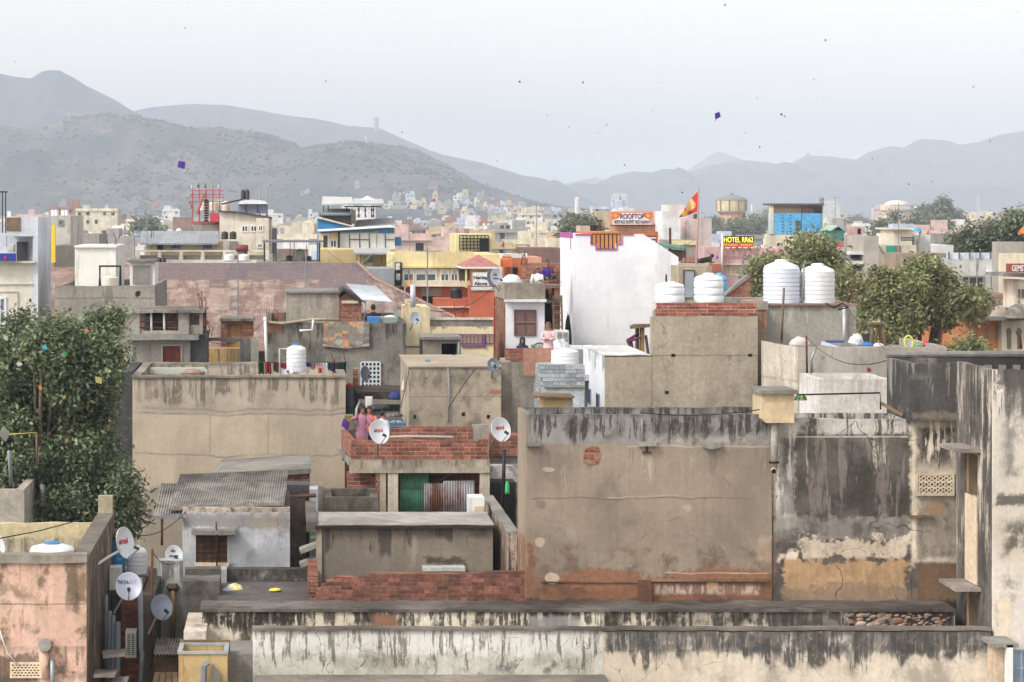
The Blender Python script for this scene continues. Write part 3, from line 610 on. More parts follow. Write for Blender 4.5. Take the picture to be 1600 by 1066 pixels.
o=51.9; W3=plaster('mouldy_limewash',c(230,220,200),c(214,200,176),(('streak',Rr(310,950,1495,1000,o),c(60,54,50),.7,.9,8.),('streak',Rr(310,950,480,1000,o),c(52,48,44),.8,.9,10.),('blotch',None,c(58,52,46),1.6,.5,.85),('fill',Rr(580,955,625,990,o),c(150,112,86),.2),('fill',Rr(825,960,910,990,o),c(150,148,144),.3,.8),('fill',Rr(1200,950,1325,990,o),c(84,78,74),.5,.8),('blotch',Rr(950,950,1340,990,o),c(60,54,50),1.2,.45,.8),('fill',Rr(1322,950,1495,992,o),c(60,54,50),.2,.9)),var=.08,grain=.14)
mp=thing('middle_parapet','long mouldy parapet with dark runs just behind the lowest parapet','parapet',(X(900,o),o,0))
build('wall',MB().box(X(316,o),X(1492,o),o,D-.005,0,Z(956,o)),W3,mp); build('coping',MB().box(X(312,o),X(1493,o),o-.05,D-.006,Z(956,o)+.001,Z(953,o)+.02),plaster('grey_coping2',c(122,114,108),c(84,78,73),(('blotch',None,c(60,55,50),.8,.5,.7),)),mp)
rr=random.Random(3); b=MB()
for i in range(120):
    px=rr.uniform(1326,1488); py=rr.uniform(959,986); r=rr.uniform(.025,.075)*(1.25 if px<1410 else .75); p=P(px,py,o); n0=len(b.v)
    b.lathe(p.x,p.y,[(.3*r,-.6*r),(.8*r,-.35*r),(r,0),(.8*r,.35*r),(.3*r,.6*r)],8)
    for k in range(n0,len(b.v)): q=b.v[k]; b.v[k]=(q[0]*1.+(q[0]-p.x)*.3,o+(q[1]-o)*.35-.01,q[2]+p.z+(q[0]-p.x)*rr.uniform(.1,.2))
t=T('rubble_stone'); ob=t.n('ShaderNodeNewGeometry'); STONE=t.out(t.bright(t.ramp(Sock(t,ob.outputs['Random Per Island']),[(0,c(120,112,100)),(.4,c(168,146,124)),(.6,c(164,110,80)),(.75,c(120,92,76)),(1,c(186,174,160))]),t.ss(t.noise(9,4),.2,.8,.7,1.2)),.9)
tag(build('rubble_stones',b,STONE,mp,smooth=True),kind='stuff')
solo('floor_slab',MB().box(X(330,50.4),X(1540,50.4),50.25,51.85,0,Z(1012,51)),ROOF,'grey gutter floor between the two long parapets','slab')
# brick wall with stepped end
o=53.4; bw=thing('brick_wall','low bare red brick wall with a stepped broken end beside the brown wall','wall',(X(660,o),o,0))
build('bricks',MB().pprism([(492,953),(821.5,953),(821.5,893),(757,894),(757,896),(660,897),(660,896),(577,896),(577,901),(522,902),(522,907),(510,908),(510,913),(502,914),(502,920),(497,921),(497,927),(494,928),(494,940),(492,940)][::1],o,.22),brick('weathered_red_brick',c(152,96,78),c(114,72,60),c(116,102,92),.25,.082,dirt=.45),bw)
build('footing',MB().box(X(488,o),X(822,o),o-.2,o+.2,0,Z(953,o)),plaster('dark_footing',c(96,88,82),c(64,58,54)),bw)
# grey house behind the brick wall
GRH=plaster('sooty_grey_render',c(146,134,120),c(122,112,102),(('streak',Rr(497,820,770,880,57),c(66,62,58),.55,.75,4.),('blotch',Rr(497,820,770,850,57),c(80,76,72),1.3,.49,.8),('fill',Rr(640,830,655,890,57),c(176,160,142),.3,.5),('fill',Rr(660,868,732,886,57),c(46,42,39),.4,.75)),var=.08,grain=.12)
gh=solid('flat_roof_house','low grey house with a bare flat roof behind the brick wall',497,823,770,57,2.3,GRH,'house')
build('roof',MB().box(X(492,57),X(772,57),56.9,59.3,Z(823,57)+.002,Z(821,57)+.03),plaster('pale_screed',c(172,166,160),c(142,136,130),(('blotch',None,c(196,186,176),.9,.6,.8),)),gh)
build('roof_edge',MB().box(X(492,57),X(771,57),56.86,56.9,Z(825,57),Z(820,57)),plaster('dark_edge',c(72,58,52),c(54,46,42)),gh)
build('rim',MB().box(X(486,57)-.1,X(499,57)-.05,56.9,61.,Z(830,57),Z(815,57)),plaster('rim_cement',c(120,114,106),c(90,84,78)),gh)
build('side_pilaster',MB().pbox(494,826,503,925,56.95,.3),plaster('pilaster_cream',c(190,176,154),c(150,138,122)),gh)
build('air_conditioner_shelf',MB().pbox(661,887,727,893,56.6,.4),plaster('shelf_slab',c(196,196,190)),gh)
# side wall that runs back along the alley
sw=thing('alley_wall','brown stained wall sloping away down the side of the alley','wall',(X(823,53),58,0))
build('wall',MB().box(4.75,4.93,55.11,62.,0,10.06),plaster('rust_brown_side',c(110,84,70),c(74,58,50),(('streak',ALL(4,10.1),c(206,190,172),.4,.7,4.),('blotch',None,c(190,176,160),1.,.6,.8))),sw)
build('coping',MB().box(4.72,4.96,55.11,62.02,10.061,10.12),CONC,sw)
pipe(sw,'gutter_pipe',[(800,892,55.3),(800,880,55.3),(806,874,55.4)],.07,paint('white_pvc',c(214,206,198),.5,.05))
ww=thing('window','narrow brown side window in the dark edge of the brown wall','window',(5.1,53.6,11))
bpy.data.objects.remove(ww)
build('side_window',MB().box(5.06,5.13,53.75,54.2,Z(815,54),Z(755,54)),WOOD,house)
# ------------------------------------------------------------------ bottom left: pink house, alley, little court
o=50.
PINK=plaster('worn_pink_render',c(222,182,162),c(206,166,146),(('blotch',None,c(190,164,138),1.2,.52,.7),('blotch',Rr(-60,875,140,960,o),c(138,116,92),1.5,.48,.8),('streak',Rr(-60,1010,140,1075,o),c(60,52,46),.55,.5,4.),('fill',Rr(98,870,140,945,o),c(128,108,84),.35,.9),('blotch',Rr(-60,940,140,1066,o),c(216,178,160),2.2,.55,.8),('blotch',None,c(104,88,72),2.6,.54,.75),('blotch',None,c(226,196,180),1.7,.55,.6),('streak',Rr(-60,875,140,1066,o),c(96,82,70),.3,.5,3.),('fill',Rr(-60,1020,60,1080,o),c(84,72,62),.6,.75),('blotch',Rr(60,1000,140,1080,o),c(84,72,62),1.8,.5,.8),('line',Z(944,o),X(-60,o),X(134,o),c(120,90,76),.02,.08),('crack',None,c(120,92,78),1.8,.008)),var=.08,grain=.15)
ph=thing('pink_house','worn pink house with a walled roof and a pierced vent in its front','house',(X(40,o),54,0))
x1=X(135,o); x0=X(-80,o); zt=Z(880,o)
build('front_wall',MB().box(x0,x1,o,o+.2,0,zt),PINK,ph)
build('coping',MB().box(x0,x1+.01,o-.05,o+.35,zt+.001,zt+.17),plaster('patched_cement',c(160,152,140),c(132,124,114),(('blotch',None,c(110,100,90),1.5,.55,.6),)),ph)
SIDE2=plaster('brown_streaked_side',c(116,102,90),c(84,74,66),(('streak',ALL(4,zt),c(176,150,130),.45,.7,5.),('streak',ALL(6,zt+.2),c(60,54,50),.5,.7,5.),('blotch',None,c(190,160,142),1.1,.58,.7)))
build('side_wall',MB().box(x1-.3,x1,o+.2,58,0,zt+.02),SIDE2,ph)
build('side_coping',MB().box(x1-.33,x1+.02,o+.36,58.02,zt+.021,zt+.1),plaster('grey_brown_cement',c(136,126,116),c(106,98,90)),ph)
YEL=plaster('faded_yellow_render',c(196,184,156),c(174,164,142),(('blotch',None,c(168,154,128),1.3,.47,.8),('blotch',None,c(112,102,88),1.8,.56,.8),('streak',ALL(8.2,9.9),c(98,90,80),.45,.7,4.),('fill',ALL(9.6,10.5),c(210,194,150),.3,.7)),var=.07)
build('back_wall',MB().box(x0,x1-.3,57.6,57.8,0,9.98),YEL,ph)
build('roof',MB().box(x0,x1-.3,o+.2,57.6,zt-1.1,zt-1.),ROOF,ph)
build('corner_post',MB().box(x1-.32,x1+.0,57.4,57.7,zt+.1,zt+.48),plaster('yellow_grey_post',c(190,176,140),c(150,140,122)),ph)
b=MB(); vx0,vx1,va,vb=X(18,o),X(63,o),Z(1057,o),Z(1037,o); b.cells(vx0-.03,vx1+.03,va-.03,vb+.03,o-.03,.04,[(vx0+(vx1-vx0)*(i+.15+(.5 if j%2 else 0))/8,vx0+(vx1-vx0)*(i+.75+(.5 if j%2 else 0))/8,va+(vb-va)*(j+.2)/5,va+(vb-va)*(j+.72)/5) for j in range(5) for i in range(8 if j%2==0 else 7)])
v=build('pierced_vent',b,plaster('vent_plaster',c(232,206,176)),ph); build('vent_shadow',MB().box(vx0,vx1,o-.006,o+.01,va,vb),DARK,v)
build('spout',MB().tube([P(70,1008,50.1),P(70,1008,49.75)],.13,10),CONC,ph); build('buttress',MB().tube([P(69,1012,50),P(72,1060,50)],[.12,.09],10),PINK,ph,smooth=True)
solopipe('drain_pipe',[(82,1031,49.9),(82,1090,49.9)],.05,GALV,'short grey pipe on the pink house front beside the pierced vent','pipe')
solopipe('white_cable',[(-5,970,49.9),(4,1000,49.9),(12,1020,49.9),(28,1040,49.95)],.014,WHITEP,'white cable looping down the pink house front','cable')
solopipe('overhead_wire',[(-20,845,51),(60,830,53.5),(150,806,57)],.012,BLACKM,'thin wire sagging over the pink house roof','wire')
tank('roof_water_tank','buried looking white water tank with blue lid behind the pink house parapet',78,851,905,70,50.6,TANKW,4,BLUEP)
dish('part seen white dish cut by the picture edge on the pink house roof',-14,855,52,52,51.5,TANKW,yaw=35,pitch=20,foot=(20,880,51.8),txt=[('airtel',(0.3,.05),.38,paint('airtel_red',c(210,50,60),.5,.0))])
RL=paint('airtel_red',c(210,50,60),.5,.0); BL=paint('dish_blue_print',c(70,80,130),.5,0); GRD=paint('grey_dish',c(190,196,210),.4,.05,.1); GRD2=paint('slate_dish',c(120,128,144),.4,.06,.1); WHD=paint('white_dish',c(225,228,232),.4,.05,.05); GL=paint('grey_print',c(80,84,90),.5,0)
for pts,lab in (([(160,1021,51.),(198,1018,51.),(196,1026,50.4),(161,1029,50.4)],'upper'),([(150,1051,50.7),(186,1049,50.7),(180,1059,50.1),(146,1059,50.1)],'middle'),([(176,1063,50.6),(202,1061,50.6),(198,1072,50.2),(172,1072,50.2)],'lowest')):
    build('stone_shade',MB().plate([P(*p) for p in pts],.06),plaster('stone_slab',c(150,138,128),c(112,104,98)),ph)
rr=random.Random(5)
for i,(px,py0,r_,dd) in enumerate(((171,955,.05,53.5),(177,962,.05,53.3),(184,972,.06,53.2),(166,930,.04,53.8))):
    solopipe('drain_pipe',[(px,py0,dd),(px,1100,dd)],r_,paint('pvc_grey',c(128,136,146),.5,.1,dirt=.4),('first','second','third','back')[i]+' upright grey drain pipe on the alley side of the pink house','pipe',group='drain pipes in the alley')
solopipe('drain_pipe',[(219,903,52.6),(220,1015,52.6),(222,1020,52.6),(219,1090,52.6)],.055,paint('pvc_grey',c(128,136,146),.5,.1),'tall pale drain pipe right of the alley brick wall','pipe')
solopipe('iron_pole',[(238,858,52.5),(237,1045,52.5)],.025,RUSTM,'rusty iron pole rising from the alley beside the slate dish','pole')
br=solid('alley_brick_wall','narrow red brick wall end standing in the alley behind the dish',190,935,217,54.2,4,BRICK,'wall')
solid('alley_back_wall','dark grey wall at the right of the alley',222,930,241,53.2,4,plaster('alley_dark',c(96,88,80),c(66,60,56)),'wall')
def ac_unit(label,px0,py0,px1,py1,d,dep,group='air conditioner units',end=False):
    r=thing('air_conditioner',label,'air conditioner',(X((px0+px1)/2,d),d,Z(py1,d)),group); m=paint('ac_white',c(222,222,216),.5,.08,dirt=.3)
    build('case',MB().pbox(px0,py0,px1,py1,d,dep),m,r)
    x0,x1,z0,z1=X(px0,d),X(px1,d),Z(py1,d),Z(py0,d); b=MB(); n=12
    if end:
        build('service_panel',MB().box(x0+.35*(x1-x0),x1-.08*(x1-x0),d-.02,d,z0+.3*(z1-z0),z0+.66*(z1-z0)),paint('ac_panel',c(206,186,150),.5,.1),r); build('cable',MB().tube([(x1-.1,d-.03,z0+.12),(x1,d-.08,z0+.02),(x1+.06,d-.02,z0+.12)],.015,5),BLACKM,r); return r
    build('grille_recess',MB().box(x0+.04,x1-.04,d-.008,d+.002,z0+.05,z1-.05),DARK,r)
    for i in range(n): z_=z0+.06+(z1-z0-.12)*i/(n-1); b.box(x0+.03,x1-.03,d-.03,d-.012,z_-.008,z_+.008)
    b.box((x0+x1)/2-.01,(x0+x1)/2+.01,d-.034,d-.009,z0+.05,z1-.05)
    build('grille',b,m,r); return r
ac_unit('weathered air conditioner with louvred grille hanging in the alley',196,986,213,1028,53.4,.35)
solo('crate','' or MB().pbox(171,887,189,922,56,.4),paint('white_crate',c(225,222,214),.6,.1,dirt=.3),'dirty white tub behind the big grey dish','tub')
solopipe('feed_support',[(150,883,53),(170,870,54.6),(186,861,55.),(188,857,55)],.03,WHITEP,'bent white steel arm that carries the tall dish over the alley','bracket')
dish('tall narrow white dish with red lettering on a bent arm over the alley',196,848,24,49,55.2,WHD,yaw=58,pitch=12,txt=[('airtel',(0,.1),.5,RL)],foot=(186,862,55.6))
dish('big pale grey dish with blue lettering facing front in the alley',201,916,42,44,51.6,GRD,yaw=5,pitch=20,txt=[('TATA',(-.42,.3),.34,BL),('SKY',(.3,.34),.34,paint('faint_pink',c(190,160,200),.5,0))],foot=(178,958,51.8))
dish('dark slate dish tilted to the right below the big grey dish',253,949,26,40,52.2,GRD2,yaw=30,pitch=15,foot=(232,990,52.4))
dish('small white dish with grey ring logo and lettering by the brown window',272,867,22,30,56.5,WHD,yaw=20,pitch=15,txt=[('d2h',(-.05,.42),.36,GL),('videocon',(0,-.08),.3,GL)],foot=(280,890,56.7))
for px,lab,mat,py0,py1,w_ in ((182,'blue plastic drum with yellow print behind the tall dish',BLUEP,838,900,26),(213,'ribbed white tank behind the tall dish in the alley',TANKW,854,902,32)):
    t_=tank('water_tank',lab,px,py0,py1,w_,57.5,mat,5)
for z_ in (862,867): panel(bpy.data.objects[-1] if False else t_,'print',0,0,1,1,57,0.01,BLUEP) if False else None
solid('tank_stand','grey block that carries the drum and ribbed tank in the alley',168,900,232,57.3,1.6,plaster('stand_cement',c(128,120,112)),'stand')
solo('tank_lid_board',MB().pbox(169,834,196,839.5,57.4,.9),WOOD,'board lying on top of the blue drum','board')
cw=solid('court_side_wall','pale streaked wall with a tan pipe below the small white dish',245,876,285,56,.4,plaster('pale_streaked',c(196,196,194),c(160,160,158),(('streak',Rr(240,876,290,960,56),c(84,84,86),.6,.8,4.),('fill',Rr(240,942,290,1000,56),c(160,150,136),.3,.8))),'wall')
pipe(cw,'waste_pipe',[(270,915,55.9),(270,1000,55.9)],.05,paint('tan_pipe',c(186,150,96),.6,.1)); build('pipe_joint',MB().lathe(X(270,55.95),55.95,[(.08,Z(925,55.95)),(.14,Z(918,55.95)),(.1,Z(912,55.95))],8),plaster('mud_joint',c(110,90,74)),cw)
# corrugated little roof, planks, ochre box in the alley foot
def corrugated(name,corner,ux,uy,n,amp,mat,parent=None,th=.012,label=None,cat=None,group=None,m=8):
    """real corrugated sheet: corner, vector across the waves, vector along them"""
    corner,ux,uy=Vector(corner),Vector(ux),Vector(uy); nr=ux.cross(uy).normalized(); b=MB(); k=n*m
    for s_ in (0,1):
        for j in range(2):
            for i in range(k+1): b.v.append(tuple(corner+ux*(i/k)+uy*j+nr*(amp*math.sin(2*math.pi*i/m)-th*s_)))
    q=k+1
    for i in range(k): b.f+=[(i,i+1,q+i+1,q+i),(2*q+i+1,2*q+i,3*q+i,3*q+i+1),(i+1,i,2*q+i,2*q+i+1),(q+i,q+i+1,3*q+i+1,3*q+i)]
    if label: return solo(name,b,mat,label,cat,group,smooth=True)
    return build(name,b,mat,parent,smooth=True)
ASB=plaster('asbestos_sheet',c(170,164,156),c(136,130,124),(('blotch',None,c(90,84,80),1.4,.5,.6),))
corrugated('sheet_roof',P(240,1022,51.6),(X(284,51.6)-X(240,51.6),0,0),(0,1.3,.1),9,.025,ASB,label='short wavy cement sheet roof low in the alley beside the ochre box',cat='roof sheet')
solid('lean_to','dark rough stone lean-to under the wavy cement sheet',240,1026,283,51.9,1,plaster('rough_stone',c(112,92,76),c(60,52,46)),'lean-to')
for i in range(4): solo('timber_plank',MB().plate([P(236+i*11,1076,50.6),P(245+i*11,1076,50.6),P(250+i*9,1050,51.4),P(242+i*9,1050,51.4)],.05),WOOD,'dark weathered plank laid over the alley foot','plank','planks over the alley foot')
ob=thing('ochre_box','ochre painted cooler box with an open metal lined top','cooler',(X(317,49.3),49.6,7.5))
OCH=plaster('ochre_paint',c(198,170,120),c(180,152,106),(('streak',ALL(7,8.6),c(150,112,66),.4,.6,4.),),var=.05,grain=.06)
x0,x1=X(279,49.3),X(355,49.3); zt=Z(1022,49.3); build('body',MB().ring(x0,x1,49.3,50.3,0,zt,.05),OCH,ob); build('rim',MB().ring(x0-.02,x1+.02,49.27,50.33,zt+.001,zt+.05,.09),paint('rim_tin',c(170,172,170),.5,.15,.2),ob); build('tray',MB().box(x0+.05,x1-.05,49.35,50.25,zt-.3,zt-.25),GALV,ob)
build('back_board',MB().box(x0-.02,x1+.03,50.34,50.42,zt-.2,zt+.09),WOOD,ob); build('tap_bracket',MB().tube([P(317,1080,49.2),P(319,1040,49.15),P(325,1036,49.2)],.06,6),GALV,ob)
build('flue',MB().plate([P(331,1036,49.2),P(344,1052,49.2),P(343,1080,49.2),P(331,1080,49.2)],.03),plaster('flue_tin',c(120,118,112)),ob)
solid('stub_wall','white cracked wall end with a broad top beside the ochre box',287,987,322,50.9,2.4,plaster('cracked_white_end',c(222,212,198),c(196,180,160),(('crack',None,c(110,84,70),2.2,.02),('blotch',None,c(130,110,96),1.2,.56,.7))),'wall')
solo('court_floor',MB().box(X(322,50.2),X(396,50.2),50.3,51.85,0,Z(1046,50.3)),ROOF,'grey floor of the small court right of the ochre box','floor slab')
solid('court_block','squat grey block wall at the left of the flat court',285,908,343,54.6,.9,plaster('lichen_grey',c(132,126,118),c(100,96,90),(('blotch',None,c(74,70,64),1.4,.52,.8),)),'wall')
solid('court_block','low dark wall stump above the squat grey block',289,889,345,55.6,.3,plaster('lichen_dark',c(104,98,92),c(70,66,62)),'wall')
solo('court_terrace',MB().box(X(340,53.9),X(488,53.9),53.7,56.6,0,Z(938,53.9)),plaster('dark_floor',c(104,98,96),c(84,80,78),(('blotch',None,c(150,144,138),.9,.62,.6),)),'dark flat court floor with a few rags on it','terrace')
solid('court_back_wall','black and white mould spotted low wall behind the dark court',352,889,494,56.8,.3,plaster('mould_spotted',c(104,100,94),c(74,71,67),(('blotch',Rr(350,890,500,912,56.8),c(206,200,190),3.2,.55,.85),('streak',Rr(350,888,500,915,56.8),c(40,38,36),.4,.6,8.))),'wall')
solid('court_pier','pale square pier at the corner of the dark court',343,890,354,56.4,.5,plaster('pale_pier',c(186,186,182)),'wall')
solid('brick_pier','broken brick pier at the right end of the dark court',482,900,497,53.9,2.6,BRICKW,'wall')
def heap(name,label,cat,px,py,wpx,hpx,d,cols,n=7,seed=1,group=None):
    """crumpled cloth or bag: a lumpy closed shell"""
    rr=random.Random(seed); t=T(name+'_cloth'); ge=t.n('ShaderNodeNewGeometry'); m=t.out(t.ramp(t.noise(9,2,.5),[(.3+.4*i/max(1,len(cols)-1),q) for i,q in enumerate(cols)],True),.75)
    b=MB(); W,H=sz(wpx,d)/2,sz(hpx,d); cx,cz=X(px,d),Z(py,d)
    for j in range(7):
        v=j/6*math.pi/2
        for i in range(16):
            u=2*math.pi*i/16; k=1+.25*mnoise.noise((math.cos(u)*2+seed,math.sin(u)*2,j*.7)); b.v.append((cx+math.cos(u)*W*math.cos(v)*k,d+W*.8+math.sin(u)*W*.8*math.cos(v)*k,cz+H*math.sin(v)*(k+.15*mnoise.noise((i,j,seed)))))
    for j in range(6):
        for i in range(16): b.f.append((j*16+i,j*16+(i+1)%16,(j+1)*16+(i+1)%16,(j+1)*16+i))
    b.f.append(tuple(range(15,-1,-1))); return solo(name,b,m,label,cat,group,smooth=True)
heap('plastic_bag','white and yellow crumpled bag by the pale pier','bag',366,925,30,11,55.3,[c(230,230,235),c(226,206,90),c(200,205,215)],seed=3)
heap('rag','small pale rag next to the crumpled bag','rag',354,925,16,6,55.2,[c(190,200,215),c(220,215,225)],seed=8)
heap('rag','yellow and blue rag on the dark court floor','rag',430,924,20,4,55.,[c(226,206,90),c(60,140,190)],seed=5)
# ------------------------------------------------------------------ grey-white house with brown window
o=60.
GW=plaster('patchy_whitewash',c(196,198,202),c(168,170,174),(('blotch',None,c(214,214,216),1.,.52,.7),('blotch',None,c(120,120,122),1.4,.58,.7),('fill',Rr(285,798,455,828,o),c(138,134,130),.4,.8),('blotch',Rr(360,800,450,840,o),c(176,156,132),1.4,.5,.7),('streak',Rr(285,810,455,870,o),c(110,110,112),.3,.5,4.),('blotch',Rr(285,794,455,812,o),c(214,200,186),5.,.47,.9),('crack',None,c(120,118,116),1.2,.008)),var=.06,grain=.12)
hw=thing('whitewashed_house','small patchy whitewashed house with a brown barred window and sheet roof','house',(X(368,o),o+2,0))
b=MB(); x0,x1=X(285,o),X(453,o); wx0,wx1,wz0,wz1=X(306,o),X(355,o),Z(880,o),Z(837,o)
b.cells(x0,x1,0,Z(801,o),o,.2,[(wx0,wx1,wz0,wz1)]); build('wall',b,GW,hw); build('side_wall',MB().box(x0,x0+.2,o+.2,64.,0,Z(801,o)).box(x1-.2,x1,o+.2,64.,0,Z(801,o)),GW,hw)
w_=build('window',MB().box(wx0,wx1,o+.07,o+.1,wz0,wz1),paint('brown_window_cloth',c(112,80,54),.8,.2),hw); bars(w_,'bars',306,837,355,880,o+.05,4,5,paint('dark_brown_iron',c(62,46,38),.6,.1),.025,.03)
build('sill',MB().pbox(304,880,358,885,o-.05,.1),CREAM,hw)
build('window_shade',MB().pbox(299,829,368,836,o-.4,.4),plaster('shade_cement',c(136,132,126)),hw); pipe(hw,'rod',[(338,816,o-.42),(339,884,o-.08)],.02,RUSTM)
build('parapet',MB().box(x0,x1,o+.01,o+.22,Z(801,o)+.001,Z(794,o)),plaster('pebbly_edge',c(196,180,164),c(128,116,106),(('blotch',None,c(88,74,66),5.,.5,.8),)),hw)
build('side_parapet',MB().box(x1-.25,x1,o+.22,64.4,Z(801,o)+.001,Z(798,o)),plaster('pebbly_side',c(150,138,128),c(104,94,86)),hw)
corrugated('roof_sheet',(X(262,o),o+.25,Z(803,o)+.05),(X(444,o)-X(262,o),0,.12),(.1,4.2,.42),46,.016,ASB,hw)
corrugated('awning_sheet',P(240,809,o-.1),(X(286,o)-X(240,o),0,0),(0,3.6,.42),11,.018,ASB,hw); build('awning_edge',MB().pbox(240,806,286,811,o-.12,.03),GALV,hw)
pipe(hw,'post',[(253,810,o-.05),(253,852,o-.05)],.03,RUSTM)
solid('broken_ledge','pebbly broken ledge with tin strips behind the sheet roof',287,775,478,64.6,.6,plaster('pebble_ledge',c(150,134,118),c(96,86,78)),'ledge')
for k,(a,b_,e) in enumerate(((292,764,470),(300,757,482))): solo('tin_strip',MB().plate([P(a,b_+6,65.3+k),P(e,b_-4+6,65.3+k),P(e,b_-8+4,66+k),P(a,b_,66+k)],.02),sheet('tin_strip_%d'%k,[c(150,146,140),c(140,104,80),c(120,112,108)],.7,3,.06,.6),('front','back')[k]+' flat rusty tin strip on the broken ledge','tin sheet')
bs=thing('brick_lean_to','sloped grey slab on rough bricks leaning on the tan wall','shed',P(410,760,70)); build('bricks',MB().pprism([(336,800),(484,800),(484,741),(336,752)],70.,4),BRICKW,bs); build('slab',MB().pprism([(333,751),(486,740),(486,732),(340,742)],69.9,4.2),CONC,bs)
solid('gap_wall','dark grey wall in the gap beside the whitewashed house',448,758,484,64.8,1.,plaster('gap_dark',c(92,90,88),c(60,60,60)),'wall')  # wall in the gap is coloured dark grey
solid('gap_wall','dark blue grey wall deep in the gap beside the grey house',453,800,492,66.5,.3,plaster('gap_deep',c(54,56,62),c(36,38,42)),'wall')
pl=solid('pale_pier','narrow pale peeling pier left of the grey house',484,765,497,62.5,.8,plaster('peeling_pale',c(186,190,198),c(140,144,152)),'wall')
for a,b_ in ((858,24),(880,24)): solo('jutting_slab',MB().plate([P(470,a+3,59.5),P(496,a-6,59.5),P(496,a-2,58.9),P(470,a+8,58.9)],.1),CONC,('upper' if a<870 else 'lower')+' slab jutting into the gap beside the grey house','slab')
solo('pot_plant',MB().plate([P(484,840,59),P(491,836,59),P(494,841,59),P(488,842,59)],.02),paint('leaf_green',c(110,150,60),.6,.2),'bright green leaf sprig at the edge of the grey house','plant')
# ------------------------------------------------------------------ small brick lined box at far left
o=62.; LB=plaster('grey_cement_box',c(176,168,156),c(148,140,130),(('crack',None,c(96,90,82),1.1,.012),))
lb=thing('roof_box','open topped grey box lined with red brick at the left edge','roof box',(X(0,o),64,0)); x1=X(38,o); x0=X(-60,o); zt=Z(765,o)
build('wall',MB().box(x0,x1,o,o+.2,0,zt).box(x1-.2,x1,o+.2,66.9,0,zt),LB,lb); build('brick_lining',MB().box(x0,x1-.2,66.6,66.9,0,zt).box(x1-.24,x1-.201,o+.2,66.6,zt-1.5,zt-.02),BRICK,lb); build('roof',MB().box(x0,x1-.2,o+.2,66.6,zt-1.6,zt-1.5),ROOF,lb)
for a,w in ((66,.07),(54,.05)): pipe(lb,'gutter_pipe',[(a,757 if a>60 else 780,64.4),(a,830,64.4)],w,GALV)
solopipe('prop_pole',[(14,705,61.9),(18,760,62.4)],.045,GALV,'short thick grey pole rising from the brick lined box','pole'); solopipe('prop_pole',[(57,676,64.),(58,728,64.)],.025,WOOD,'thin wooden pole at the corner of the brick lined box','pole'); solopipe('string_line',[(0,680,64),(57,676,64.)],.012,paint('yellow_string',c(200,190,80),.6,.1),'yellow string tied to the thin wooden pole','string')
# ------------------------------------------------------------------ tan wall house, dark recess, near tree
o=75.
TANW=plaster('tan_cement_wall',c(196,180,158),c(176,162,142),(('fill',Rr(207,585,540,648,o),c(176,164,148),.25,.8),('blotch',Rr(207,590,540,650,o),c(140,130,118),1.1,.53,.6),('streak',Rr(207,589,540,640,o),c(84,76,68),.5,.7,4.),('blotch',Rr(212,620,300,632,o),c(112,102,90),2.2,.48,.7),('line',Z(647,o),X(207,o),X(540,o),c(140,136,130),.05,.35),('line',Z(640,o),X(210,o),X(540,o),c(150,138,124),.06,.5),('line',Z(711,o),X(210,o),X(540,o),c(146,136,124),.04,.5),('line',Z(772,o),X(300,o),X(540,o),c(160,148,132),.03,.4),('fill',Rr(230,755,345,775,o),c(146,140,134),.35,.6),('fill',Rr(200,760,300,900,o),c(142,134,124),.7,.6),('blotch',None,c(206,190,166),.5,.55,.5)),var=.05,grain=.08)
th=flat('tan_wall_house','tall blank tan cement wall of a big flat roofed house',207,590,540,o,6.5,TANW,par=.35,t=.2,cat='house')
build('coping',MB().ring(X(206,o),X(541,o),o-.06,o+6.55,Z(590,o)+.001,Z(588,o)+.03,.26),plaster('worn_coping',c(160,150,136),c(120,112,102)),th)
for px in (328,419): build('joint',MB().box(X(px,o)-.006,X(px,o)+.006,o-.004,o,Z(710,o),Z(648,o)),plaster('joint_cement',c(166,152,134)),th)
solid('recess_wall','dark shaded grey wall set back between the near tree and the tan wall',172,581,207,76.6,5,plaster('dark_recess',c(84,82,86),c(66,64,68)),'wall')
BARK=plaster('grey_bark',c(120,108,94),c(84,74,64),sc=2.)
LEAF=leafmat('near_leaves',c(82,96,72),c(112,126,92),c(152,162,126),c(180,156,92))
rr=random.Random(11); bl=[]
for i in range(120):
    px=rr.uniform(-40,212); py=rr.uniform(500,850)
    edge=178-max(0,(600-py))*.3 if py<600 else (168 if py<740 else 200)
    if px>edge: continue
    top=520 if px<60 else (505 if px<110 else 520)
    if py<top: continue
    bl.append((P(px,py,66.5+rr.uniform(-2.2,1.)),sz(rr.uniform(18,34),66)))
for q in ((40,497),(70,520),(112,520),(140,525),(160,515),(172,503),(184,494),(20,505),(168,520),(150,500),(160,530),(215,800),(212,785),(200,830),(180,790)): bl.append((P(q[0],q[1],66.5),sz(14,66)))
for i in range(46): bl.append((P(rr.uniform(-20,160),rr.uniform(590,760),66.3+rr.uniform(-1.2,.8)),sz(rr.uniform(16,28),66)))
tree('leafy_tree','big dark leafy tree at the left edge with kites caught in it',bl,115000,.08,LEAF,(X(70,67),67.5,0),.32,BARK,seed=5,limbs=22,clump=10,spread=.16)
